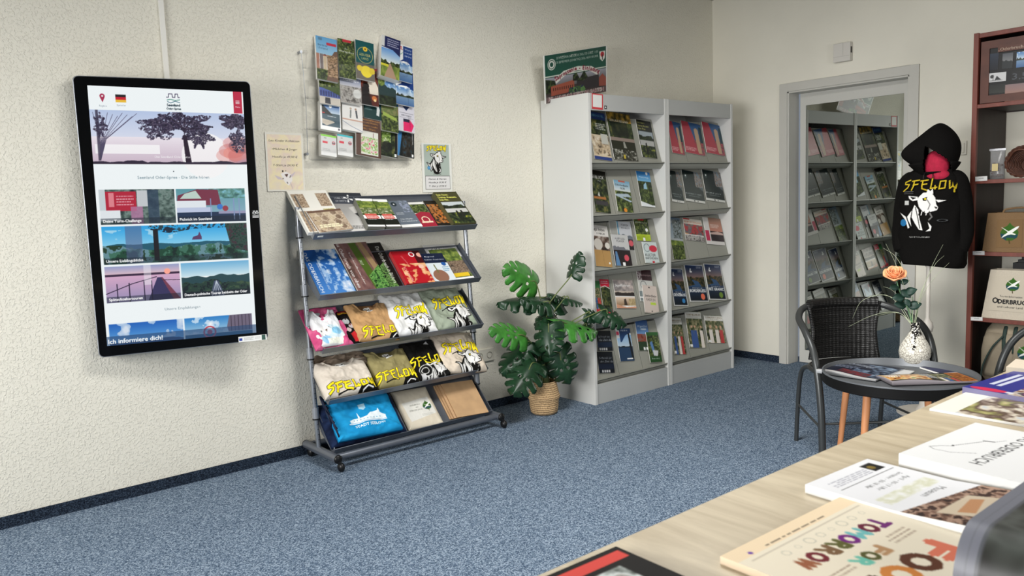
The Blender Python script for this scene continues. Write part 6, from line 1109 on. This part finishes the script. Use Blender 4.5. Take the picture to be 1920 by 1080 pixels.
# backpack
bpk = thing('backpack', 'beige canvas backpack with dark green straps on the lowest visible shelf', 'backpack', (BXF+.14, -2.26, SZ[4]-.002))
def ringp(z, a, b, n=28, cx=0, cy=0): return [(cx+b*math.copysign(abs(cos(t))**.6, cos(t)), cy+a*math.copysign(abs(sin(t))**.6, sin(t)), z) for t in [2*pi*j/n for j in range(n)]]
MB().loft([ringp(z, a, b) for z, a, b in ((0, .13, .09), (.04, .15, .11), (.15, .155, .12), (.25, .15, .115), (.31, .135, .10), (.345, .11, .08), (.36, .06, .05))]).build('pack_body', mat('beige_canvas', (150, 138, 118), .9, var=.12, scale=14, bump=.3, bscale=300), bpk, smooth=2)
MB().loft([ringp(z, a, b, cx=-.075, cy=.01) for z, a, b in ((.05, .12, .05), (.08, .13, .06), (.2, .13, .062), (.27, .12, .055), (.30, .10, .035))]).build('front_pocket', MATS['beige_canvas'], bpk, smooth=2)
GRB = mat('dark_green_webbing', (44, 60, 54), .8)
for y in (.02, -.03): MB().tube(arc([(-.01, y, .365), (-.085, y, .335), (-.128, y-.005, .27), (-.14, y-.01, .2)], 5), .011, 6, flat=.35).build('strap', GRB, bpk, smooth=2)
MB().tube(arc([(-.125, .02, .29), (-.14, .07, .22), (-.145, .11, .12), (-.135, .125, .04)], 5), .014, 6, flat=.35).build('strap', GRB, bpk, smooth=2)
sheet('leaf_print', '', '', [Vector((BXF+.14-.143, -2.30, .44)), Vector((BXF+.14-.143, -2.42, .43)), Vector((BXF+.14-.143, -2.42, .29)), Vector((BXF+.14-.143, -2.30, .30))], emb((150, 138, 118)), .0008, m=CLOTH, page=(150, 138, 118), parent=bpk)

# ------------------------------------------------------------------ rattan chairs
FRM = mat('dark_grey_tube', (66, 68, 68), .38, .5)
rat = bpy.data.materials.new('black_rattan'); rat.use_nodes = True; nt = rat.node_tree; b = nt.nodes['Principled BSDF']; N = nt.nodes.new; L = nt.links.new
b.inputs['Base Color'].default_value = (*lin((20, 19, 18)), 1); b.inputs['Roughness'].default_value = .42
tc = N('ShaderNodeTexCoord'); w1 = N('ShaderNodeTexWave'); w1.bands_direction = 'Z'; w1.inputs['Scale'].default_value = 38; w2 = N('ShaderNodeTexWave'); w2.bands_direction = 'X'; w2.inputs['Scale'].default_value = 16
L(tc.outputs['Object'], w1.inputs[0]); L(tc.outputs['Object'], w2.inputs[0]); mm = N('ShaderNodeMath'); mm.operation = 'MULTIPLY_ADD'; mm.inputs[1].default_value = .6; L(w2.outputs['Fac'], mm.inputs[0]); L(w1.outputs['Fac'], mm.inputs[2])
bp = N('ShaderNodeBump'); bp.inputs['Strength'].default_value = 1; bp.inputs['Distance'].default_value = .0015; L(mm.outputs[0], bp.inputs['Height']); L(bp.outputs[0], b.inputs['Normal'])
def chair(label, cx, cy, a):
    t = thing('bistro_chair', label, 'chair', (cx, cy, 0), a, 'rattan bistro chairs'); R = .0165
    hoop = arc([(-.255, .20, 0), (-.262, .19, .3), (-.272, .14, .52), (-.28, .04, .625), (-.262, -.10, .672), (-.20, -.205, .705), (-.1, -.24, .72), (0, -.25, .722), (.1, -.24, .72), (.20, -.205, .705), (.262, -.10, .672), (.28, .04, .625), (.272, .14, .52), (.262, .19, .3), (.255, .20, 0)], 8)
    MB().tube(hoop, R, 12).build('arm_frame', FRM, t, smooth=1)
    for s in (-1, 1): MB().tube(arc([(s*.20, -.02, .43), (s*.21, -.16, .41), (s*.215, -.215, .34), (s*.215, -.25, .15), (s*.215, -.265, 0)], 6), .011, 10).build('rear_leg', FRM, t, smooth=1)
    for s in (-1, 1): MB().tube([(s*.26, .19, .2), (s*.215, -.245, .2)], .006, 8).build('side_stretcher', FRM, t)
    MB().tube([(-.262, .19, .22), (.262, .19, .22)], .006, 8).build('front_stretcher', FRM, t)
    seat = [(.225*math.copysign(abs(cos(q))**.8, cos(q)), .02+.215*math.copysign(abs(sin(q))**.8, sin(q)), 0) for q in [2*pi*k/40 for k in range(40)]]
    m = MB().loft([[(x*k_, (y-.02)*k_+.02, z) for x, y, _ in seat] for k_, z in ((.97, .42), (1.02, .43), (1.02, .442), (.95, .45), (.4, .445))]); m.build('seat', rat, t, smooth=1)
    MB().tube([(x*1.02, (y-.02)*1.02+.02, .432) for x, y, _ in seat], .012, 8, closed=True).build('seat_ring', FRM, t, smooth=1)
    bk_ = MB(); nu, nv = 24, 22; vs = []
    for j in range(nv+1):
        v = j/nv; z = .44+.285*v; hw = .150+.020*abs(2*v-1)**1.5+.008*v; roll = 0
        for i in range(nu+1):
            u = i/nu*2-1; vs.append((hw*u, -.195-.05*(1-u*u)-.012*v, z+.004*(1-u*u)*v))
    bk_.add(vs, [[j*(nu+1)+i, j*(nu+1)+i+1, (j+1)*(nu+1)+i+1, (j+1)*(nu+1)+i] for j in range(nv) for i in range(nu)])
    bo = bk_.build('woven_backrest', rat, t, smooth=2, solid=.012)
    w_ = MB()
    for k in range(58):
        v = (k+.5)/58; hw = .150+.020*abs(2*v-1)**1.5+.008*v
        w_.tube([(hw*u, -.195-.05*(1-u*u)-.012*v+.007+.0008*cos(u*60+k*pi), .44+.275*v) for u in [q/26*2-1 for q in range(27)]], .0031, 5)
    w_.build('weave_strands', rat, bo, smooth=2)
    MB().tube([(.172*u, -.205-.05*(1-u*u), .722) for u in [q/12*2-1 for q in range(13)]], .024, 12).build('wrapped_top_rail', rat, bo, smooth=1)
    for s in (-1, 1): MB().tube([(s*(.150+.020*abs(2*v-1)**1.5+.008*v), -.195-.012*v, .44+.285*v) for v in [q/8 for q in range(9)]], .011, 10).build('wrapped_side_rail', rat, bo, smooth=1)
    return t
ch1 = chair('black rattan bistro chair behind the round table, seen from the front', 3.665, -2.03, radians(140))
ch2 = chair('rattan bistro chair at the right edge of the picture, only its grey arm tube showing', 3.93, -2.80, radians(38))
# ------------------------------------------------------------------ round tray table
TC = (3.387, -2.336)
tb = thing('side_table', 'round black tray table on splayed wooden legs', 'table', (TC[0], TC[1], 0))
MB().lathe([(.0001, .468), (.28, .468), (.297, .47), (.302, .505), (.306, .505), (.306, .46), (.30, .455), (.0001, .455)], n=72).build('tray_top', mat('black_tray_rim', (12, 12, 12), .65, spec=.2), tb, smooth=1)
MB().lathe([(.0001, .4695), (.276, .4695), (.2945, .473), (.3, .506), (.3062, .506), (.3064, .5)], n=72).build('grey_tray_surface', mat('matt_grey_metal', (104, 107, 110), .4, .3), tb, smooth=1)
WD = mat('oiled_beech_leg', (190, 128, 84), .5, var=.15, scale=10, aniso=(4, 4, .4))
rr_, rc = Vector((.77, -.638, 0)), Vector((.638, .77, 0))
for q in (215, 125, 35, 305):
    d_ = rr_*cos(radians(q))+rc*sin(radians(q)); p1 = d_*.235; p0 = d_*.285
    MB().tube([Vector((p0.x, p0.y, 0)), Vector((p1.x, p1.y, .455))], [.0095, .0165], 16).build('leg', WD, tb, smooth=1)
tz = lambda h: planef((0, 0, h), (0, 0, 1))
ZT = lambda p, f: Zq(1480, 540, 3.375, p, f)
def wavy(th, amp):
    return lambda u, v: th+amp*(np.sin(u*5+.5)*.5+.5)*np.clip(v*2, 0, 1)
q_ = lambda pts, z, Zf=ZT: Zf(pts, tz(z))
tgp = 'magazines on the round table'
def spread(c): c.rect(0, 0, 1, 1, (22, 26, 42)); c.noise(.45, .1, 1, .9, [(26, 30, 44), (60, 72, 92), (150, 170, 190)], 5, 4, .4); c.text('Sommer', .36, .34, .2, (170, 178, 190), al='c', w=.5, rot=-6); c.dashes(.05, .46, .5, .66, 3, (150, 160, 180)); c.noise(.3, .7, .8, .9, [(40, 40, 46), (120, 40, 46), (60, 60, 66)], 5, 4); c.rect(0, .93, 1, 1, (190, 188, 186))
sheet('magazine', 'fanned magazines with a dark blue cover at the left side of the round table', 'magazine', q_([(348, 445), (660, 510), (580, 590), (238, 528)], .482), spread, .006, tgp, lift=-.008, zf=wavy(.006, .012), page=(190, 190, 190))
sheet('magazine', 'white opened pages under the dark blue magazine on the round table', 'magazine', q_([(560, 500), (775, 528), (700, 590), (500, 560)], .475), F(('bg', (206, 206, 206)), ('ph', 0, .3, .6, 1, 'lake', 4)), .004, tgp, lift=-.002)
def foodm(c): c.rect(0, 0, 1, 1, (30, 24, 20)); ph(c, 0, .1, .5, .9, 'food', 6); ph(c, .6, .1, .82, 1, 'people', 9); c.rect(.83, 0, 1, 1, (190, 110, 40)); [c.rect(.05+.03*k, .1, .065+.03*k, .6, WH) for k in range(5)]; [c.rect(.5+.03*k, .1, .512+.03*k, .7, WH) for k in range(4)]; c.noise(.84, .05, .98, .95, [(200, 130, 50), (90, 40, 20)], 8, 3)
sheet('magazine', 'curled food magazine with orange corner at the front of the round table', 'magazine', q_([(560, 545), (1060, 535), (1180, 575), (650, 612)], .486), foodm, .007, tgp, lift=-.010, zf=wavy(.008, .014), page=(160, 152, 156))
sheet('magazine', 'navy blue magazine behind the food magazine on the round table', 'magazine', q_([(830, 500), (1000, 488), (1140, 530), (960, 545)], .478), F(('bg', (32, 34, 66)), ('n', 0, .3, .8, .7, [(32, 34, 66), (60, 60, 100)], 4, 3), ('r', .1, .92, 1, 1, (180, 184, 190))), .007, tgp, lift=-.006)
# vase and flower
vp = atz(1715, 683, .4755); vp = Vector((vp.x+.004, vp.y+.002, .4755))
va = thing('vase', 'bulbous white vase with black crackle marks holding an orange rose', 'vase', vp)
vm = bpy.data.materials.new('crackled_glaze'); vm.use_nodes = True; nt = vm.node_tree; b = nt.nodes['Principled BSDF']; N = nt.nodes.new; L = nt.links.new
tc = N('ShaderNodeTexCoord'); vo = N('ShaderNodeTexVoronoi'); vo.feature = 'DISTANCE_TO_EDGE'; vo.inputs['Scale'].default_value = 85; ns = N('ShaderNodeTexNoise'); ns.inputs['Scale'].default_value = 13; ns.inputs['Detail'].default_value = 5
mx = N('ShaderNodeMixRGB'); mx.blend_type = 'ADD'; mx.inputs[0].default_value = .03; L(tc.outputs['Object'], mx.inputs[1]); L(ns.outputs['Color'], mx.inputs[2]); L(mx.outputs[0], vo.inputs['Vector'])
L(tc.outputs['Object'], ns.inputs['Vector'])
r1 = N('ShaderNodeValToRGB'); r1.color_ramp.elements[0].position = .0; r1.color_ramp.elements[1].position = .11; r1.color_ramp.elements[0].color = (*lin((118, 110, 98)), 1); r1.color_ramp.elements[1].color = (*lin((216, 212, 200)), 1)
L(vo.outputs['Distance'], r1.inputs[0])
sp_ = N('ShaderNodeSeparateXYZ'); L(tc.outputs['Object'], sp_.inputs[0]); zr = N('ShaderNodeMapRange'); zr.inputs[1].default_value = .12; zr.inputs[2].default_value = .17; zr.inputs[3].default_value = 0; zr.inputs[4].default_value = .2; L(sp_.outputs[2], zr.inputs[0])
ad = N('ShaderNodeMath'); ad.operation = 'ADD'; L(ns.outputs[0], ad.inputs[0]); L(zr.outputs[0], ad.inputs[1]); r2 = N('ShaderNodeValToRGB'); r2.color_ramp.elements[0].position = .56; r2.color_ramp.elements[1].position = .58; L(ad.outputs[0], r2.inputs[0])
v2 = N('ShaderNodeTexVoronoi'); v2.inputs['Scale'].default_value = 120; L(tc.outputs['Object'], v2.inputs['Vector']); r3 = N('ShaderNodeValToRGB'); r3.color_ramp.elements[0].position = .35; r3.color_ramp.elements[1].position = .45; r3.color_ramp.elements[0].color = (*lin((24, 22, 20)), 1); r3.color_ramp.elements[1].color = (*lin((226, 222, 210)), 1); r3.color_ramp.elements[0].color, r3.color_ramp.elements[1].color = r3.color_ramp.elements[1].color[:], r3.color_ramp.elements[0].color[:]; L(v2.outputs['Distance'], r3.inputs[0])
mx2 = N('ShaderNodeMixRGB'); L(r2.outputs[0], mx2.inputs[0]); L(r1.outputs[0], mx2.inputs[1]); L(r3.outputs[0], mx2.inputs[2]); L(mx2.outputs[0], b.inputs['Base Color']); b.inputs['Roughness'].default_value = .2
MB().lathe([(r_*1.18 if r_ > .001 else r_, z_*1.3) for r_, z_ in [(.0001, .002), (.03, .002), (.045, .01), (.056, .03), (.058, .045), (.054, .064), (.043, .083), (.028, .103), (.018, .12), (.015, .135), (.0165, .150), (.014, .150), (.0125, .135), (.0001, .10)]], n=36).build('vase_body', vm, va, smooth=1)
fl = thing('rose', 'artificial apricot rose with dark leaves and grass blades standing in the vase', 'flower', vp+Vector((0, 0, .10)))
def vpx(px, py, d=0):  # point in the vertical plane through the vase, facing the camera
    n = Vector((vp.x-CAM.x, vp.y-CAM.y, 0)).normalized(); return on(px, py, vp+n*d, n)-(vp+Vector((0, 0, .10)))
GS = mat('rose_stem_green', (96, 136, 96), .5, var=.2, scale=40); PG = mat('pale_grass', (172, 180, 150), .6); RL = mat('rose_leaf_green', (22, 52, 42), .5, var=.3, scale=40)
ZR = lambda x, y: (1480+x/3.176, 380+y/3.176)
MB().tube(arc([vpx(*ZR(740, 745)), vpx(*ZR(700, 620)), vpx(*ZR(655, 520)), vpx(*ZR(635, 455))], 5), .003, 8).build('stem', GS, fl, smooth=1)
RZ = mat('apricot_petal', (240, 170, 122), .6, var=.12, scale=40); rc0 = vpx(*ZR(628, 425))
def petal(R0, tilt, az, wdt, h):
    vs = []; n1, n2 = 8, 6
    for j in range(n2+1):
        v = j/n2
        for i in range(n1+1):
            u = i/n1*2-1; rad = R0*(.35+.65*v)+tilt*v*v; w_ = wdt*sin(pi*(.2+.5*v)); an = az+u*w_/max(rad, .008)*.9
            vs.append((rad*cos(an), rad*sin(an), h*v*(1-.25*u*u)-tilt*.3*v*v*v-.003))
    return vs, [[j*(n1+1)+i, j*(n1+1)+i+1, (j+1)*(n1+1)+i+1, (j+1)*(n1+1)+i] for j in range(n2) for i in range(n1)]
ro = MB()
for ring, (R0, tl, wd_, h_, n_) in enumerate(((.006, .001, .012, .040, 3), (.011, .003, .019, .042, 4), (.017, .005, .026, .042, 5), (.022, .008, .032, .040, 5), (.026, .014, .036, .033, 5))):
    for k in range(n_):
        v_, f_ = petal(R0, tl, 2*pi*k/n_+ring*.7, wd_, h_); ro.add(v_, f_)
o = ro.build('blossom', RZ, fl, smooth=2, solid=.0008); o.location = rc0-Vector((0, 0, .024)); o.rotation_euler = (radians(12), radians(-28), 0); o.scale = (1.25, 1.25, 1.5)
def bleaf(p, d, Ls, W_, up_=Vector((0, 0, 1))):
    d = d.normalized(); s = d.cross(up_).normalized(); n = s.cross(d); vs = []; 
    for k in range(9):
        t = k/8; w = W_*sin(pi*t**.8)**.9
        for u in (-1, -.5, 0, .5, 1): vs.append(p+d*Ls*t+s*w*u+n*(.12*Ls*sin(pi*t)-.25*w*abs(u)))
    return vs, [[k*5+i, k*5+i+1, k*5+i+6, k*5+i+5] for k in range(8) for i in range(4)]
n_ = Vector((.86, .5, 0)); R_ = Vector((.6, -.8, 0))
for (x, y), (dx, dz), Ls, d in [((655, 500), (-.9, -.1), .035, 0), ((660, 480), (.9, .35), .03, .01), ((650, 470), (-.2, .9), .03, .015), ((690, 560), (-.9, -.1), .045, 0), ((685, 540), (.8, .3), .042, -.01), ((700, 610), (-.9, .1), .045, .01), ((705, 620), (.95, .25), .045, -.01), ((690, 575), (.3, -.5), .03, -.02), ((665, 520), (.6, -.5), .04, -.01)]:
    v_, f_ = bleaf(vpx(*ZR(x, y), d), R_*dx+Vector((0, 0, dz))-n_*.2, Ls*1.35, Ls*.5, -n_*.9+Vector((0, 0, .5))); MB().add(v_, f_).build('rose_leaf', RL, fl, smooth=2, solid=.0006)
for pts in [[(742, 745), (770, 600), (840, 400), (915, 250)], [(740, 745), (775, 560), (860, 380), (922, 315)], [(744, 745), (790, 560), (870, 440), (952, 358)], [(735, 745), (700, 560), (640, 380), (575, 245)], [(735, 745), (690, 650), (620, 570), (562, 550)], [(738, 745), (720, 500), (640, 330), (560, 270)], [(735, 745), (690, 600), (610, 520), (560, 500)], [(738, 740), (650, 655), (500, 670), (350, 740)], [(735, 745), (700, 690), (640, 655), (520, 672)], [(740, 745), (760, 640), (800, 500), (850, 380)], [(738, 745), (600, 560), (440, 580), (375, 690)]]:
    p_ = arc([vpx(*ZR(x, y), .01*k*((len(pts)+pts[0][0]) % 3-1)) for k, (x, y) in enumerate(pts)], 6)
    MB().tube(p_, [.0016*(1-.8*k/(len(p_)-1)) for k in range(len(p_))], 5).build('grass_blade', PG, fl, smooth=2)
for pts in [[(742, 745), (700, 620), (655, 510)], [(738, 745), (715, 640), (680, 560)], [(745, 745), (760, 660), (768, 590)], [(740, 745), (730, 650), (735, 560)]]:
    p_ = arc([vpx(*ZR(x, y), .004) for x, y in pts], 6); MB().tube(p_, [.0034*(1-.7*k/(len(p_)-1)) for k in range(len(p_))], 5, flat=.5).build('green_blade', GS, fl, smooth=2)

# ------------------------------------------------------------------ desk in the foreground and its papers
oak = bpy.data.materials.new('light_oak_laminate'); oak.use_nodes = True; nt = oak.node_tree; b = nt.nodes['Principled BSDF']; N = nt.nodes.new; L = nt.links.new
tc = N('ShaderNodeTexCoord'); mp = N('ShaderNodeMapping'); mp.inputs['Scale'].default_value = (8, 1.1, 1); L(tc.outputs['Object'], mp.inputs[0])
n1 = N('ShaderNodeTexNoise'); n1.inputs['Scale'].default_value = 3; n1.inputs['Detail'].default_value = 8; n1.inputs['Roughness'].default_value = .6; n1.inputs['Distortion'].default_value = .5; L(mp.outputs[0], n1.inputs['Vector'])
r1 = N('ShaderNodeValToRGB'); e = r1.color_ramp.elements; e[0].position = .3; e[1].position = .7; e[0].color = (*lin((168, 152, 124)), 1); e[1].color = (*lin((204, 190, 162)), 1); L(n1.outputs[0], r1.inputs[0]); L(r1.outputs[0], b.inputs['Base Color']); b.inputs['Roughness'].default_value = .45
dk = thing('desk', 'light oak desk in the foreground covered with leaflets', 'desk', (1.6, -3.4, 0))
MB().box(-1.5, -.375, .725, 1.14, .375, .75).build('desk_top', oak, dk, bevel=.0015)
for x in (-1.45, 1.05):
    for y in (-.32, .30): MB().box(x, y, 0, x+.05, y+.05, .725).build('leg', GREYMET, dk)
dg = 'papers on the oak desk'
# readers stand on the far side: page left is at larger x
def flat(nm, lb, cat, xa, xb, ya, yb, z, th, art, rot=0, page=(226, 226, 224), zf=None, cell=.002, m=None, off=(0, 0), grp=dg):
    """xa>xb are the page's left and right edges, ya<yb its top and bottom"""
    c = Vector(((xa+xb)/2, (ya+yb)/2, 0)); a = radians(rot); Q = []
    for x, y in ((xa, ya), (xb, ya), (xb, yb), (xa, yb)):
        dx, dy = x-c.x, y-c.y; Q.append(Vector((c.x+dx*cos(a)-dy*sin(a), c.y+dx*sin(a)+dy*cos(a), z)))
    return sheet(nm, lb, cat, Q, art, th, grp, m=m or MATTE, page=page, zf=zf, cell=cell)
def calw(c):
    c.rect(0, 0, 1, 1, (236, 236, 236)); K = (28, 28, 28)
    c.text('DAS ODERBRUCH', .5, .66, .10, K, al='c', w=.62)
    c.line([(.93, .66), (.8, .5), (.62, .45), (.5, .50)], .004, K)
flat('white_calendar', 'thick stack of white sheets with a thin landscape outline and dark title', 'paper stack', 1.82, 1.508, -3.415, -3.198, .7505, .034, lambda c: (c.rect(0, 0, 1, 1, (226, 226, 225)), c.text('DAS ODERBRUCH', .06, .50, .11, (26, 26, 26), w=.80), c.line([(.73, .92), (.66, .86), (.62, .79)], .004, (40, 40, 40)), c.line([(.62, .79), (.60, .80)], .012, (30, 30, 30)), c.line([(.60, .79), (.38, .66)], .004, (40, 40, 40)), c.line([(.38, .68), (.36, .60)], .013, (30, 30, 30)), c.line([(.36, .60), (.28, .55)], .003, (60, 60, 60)), c.line([(.73, .92), (.76, .86), (.75, .72), (.66, .56)], .0035, (50, 50, 50)), c.line([(.30, .34), (.2, .3)], .004, (60, 60, 60))), rot=-4)
def museum(c):
    c.rect(0, 0, 1, 1, (226, 226, 228)); c.poly([(0, 0), (1, 0), (1, .42), (0, .30)], (70, 46, 36)); c.pnoise([(0, 0), (1, 0), (1, .42), (0, .30)], [(50, 34, 28), (110, 80, 66), (170, 140, 120), (60, 40, 34)], 12, 5)
    c.poly([(.25, .12), (.75, .05), (.85, .28), (.32, .28)], (206, 190, 166)); c.poly([(.35, .18), (.7, .12), (.75, .2), (.4, .24)], (190, 140, 100)); K = (90, 90, 90)
    c.text('Museum', .22, .47, .05, K, w=.32); c.noise(.1, .50, .9, .60, [(236, 236, 238), (206, 206, 180), (236, 236, 238)], 5, 4)
    c.text('April - 10-17 Uhr', .42, .68, .03, K, al='c', w=.5); c.text('Sommer - 10-18 Uhr', .42, .74, .03, K, al='c', w=.56); c.rect(.06, .80, .9, .806, K); c.dashes(.3, .84, .9, .92, 4, (150, 150, 160)); c.rect(.1, .84, .26, .95, (26, 24, 22)); c.ell(.2, .895, .04, (120, 100, 40))
flat('museum_leaflet', 'stack of white museum leaflets with opening hours and a photograph of an archive', 'leaflet stack', 1.488, 1.278, -3.43, -3.13, .7505, .018, museum, rot=-3, zf=lambda u, v: .016+.012*np.clip(1-v*2.2, 0, 1)*1.0)
def food(c):
    B_ = (232, 222, 200); c.rect(0, 0, 1, 1, B_); c.rect(0, .93, 1, 1, (236, 214, 180)); c.rect(.06, .115, .94, .12, (180, 160, 130)); cs = [(214, 116, 90), (110, 56, 30), (180, 90, 40), (60, 90, 40)]
    def word(s, x0, x1, y, h, cols):  # one colour per letter
        w = (x1-x0)/len(s)
        for i, ch in enumerate(s): c.text(ch, x0+w*(i+.5), y, h, cols[i % len(cols)], al='c', w=w*.86, bold=.09)
    word('FOOD', .20, .86, .60, .115, [(214, 116, 90), (90, 50, 30), (206, 130, 60), (90, 60, 40)])
    word('FOR', .42, .66, .70, .06, [(180, 140, 100), (84, 84, 40), (110, 190, 170)])
    word('TOMORROW', .15, .84, .815, .07, [(110, 40, 110), (100, 24, 50), (110, 180, 180), (110, 30, 120), (90, 90, 40), (120, 90, 60), (110, 30, 40), (150, 90, 60)])
    for i in range(8): c.ell(.14+.09*i, .865, .016+.006*(i % 3), (190, 186, 168), ring=.2)
    c.rect(.06, .905, .94, .908, (180, 168, 150)); c.dashes(.3, .94, .8, .955, 1, (80, 70, 60)); c.ell(.88, .945, .012, (100, 60, 160)); c.dashes(.16, .66, .36, .72, 3, (170, 150, 130)); c.dashes(.68, .66, .85, .7, 2, (170, 150, 130)); c.rect(.06, .1, .5, .11, (150, 130, 110))
flat('food_poster_stack', 'stack of cream magazines with large multicoloured fruit lettering about food', 'magazine stack', 1.287, .94, -3.64, -3.19, .7505, .012, food, rot=-1, page=(210, 190, 164))
def redb(c): c.rect(0, 0, 1, 1, (26, 24, 22)); c.rect(.04, .88, .96, .96, (206, 74, 66)); c.rect(.2, .5, .62, .84, (190, 200, 196)); c.noise(.2, .5, .62, .84, [(90, 96, 90), (210, 216, 214), (120, 110, 100)], 3, 4); c.rect(.05, .2, .5, .44, (206, 60, 60)); c.dashes(.1, .46, .6, .5, 1, (200, 200, 200))
flat('black_booklet', 'black booklet with red bar at the near corner of the desk', 'booklet', .856, .64, -3.36, -3.055, .7505, .012, redb, rot=-1, page=(40, 36, 34))
def land(c): c.rect(0, 0, 1, 1, (214, 196, 150)); c.noise(0, 0, 1, .8, [(206, 190, 140), (150, 150, 90), (90, 70, 60), (220, 210, 190), (190, 200, 210)], 4, 6); c.rect(0, .8, 1, 1, (234, 232, 220)); c.rect(0, .4, .3, .48, (150, 90, 90)); c.poly([(0, 0), (.4, 0), (0, .3)], (150, 170, 200))
flat('landscape_brochure', 'pale landscape brochure with people, under the blue magazines', 'brochure', 2.196, 1.98, -3.34, -3.05, .7505, .006, land, rot=0, m=PRINT)
def bluem(c):
    c.rect(0, 0, 1, 1, (38, 44, 130)); c.noise(.1, 0, 1, .62, [(60, 40, 60), (190, 60, 150), (40, 40, 50), (210, 200, 190), (120, 80, 60)], 7, 5); c.rect(.16, .86, .72, .90, (206, 210, 226)); c.rect(.14, .79, .74, .83, (206, 210, 226)); c.ell(.93, .80, .055, (206, 40, 80), ry=.16); c.rect(.90, .60, .96, .66, (220, 220, 226))
flat('blue_magazine', 'stack of deep blue magazines with two white bars at the far end of the desk', 'magazine stack', 2.475, 2.185, -3.34, -3.054, .7505, .018, bluem, rot=-6, page=(120, 116, 150), m=PRINT)
flat('red_brochure', 'red and cream brochure propped on the blue magazines at the picture edge', 'brochure', 2.62, 2.49, -3.30, -3.04, .7505, .028, F(('bg', (190, 50, 56)), ('r', 0, .75, 1, 1, (214, 200, 180)), ('d', .1, .3, .8, .6, 3, (230, 210, 200))), rot=8, page=(190, 180, 160))
# thick grey booklets at the lower right corner, bulging towards the lens
def greyc(c): c.noise(0, 0, 1, 1, [(18, 16, 14), (44, 44, 40), (84, 88, 84), (24, 22, 20)], 3, 6); c.ell(.6, .62, .3, (20, 18, 16), ry=.12); c.rect(0, .91, 1, 1, (120, 122, 132)); c.rect(0, .90, 1, .915, (90, 92, 98)); c.rect(0, .95, 1, .955, (100, 102, 110))
flat('grey_booklets', 'tall pile of glossy grey booklets at the near right corner of the desk', 'booklet pile', 1.46, 1.098, -3.76, -3.45, .7505, .08, greyc, rot=0, page=(120, 122, 132), m=PRINT, zf=lambda u, v: .004+.082*np.sqrt(1-(1-np.clip((1-u)*5.5, 0, 1))**2.2))
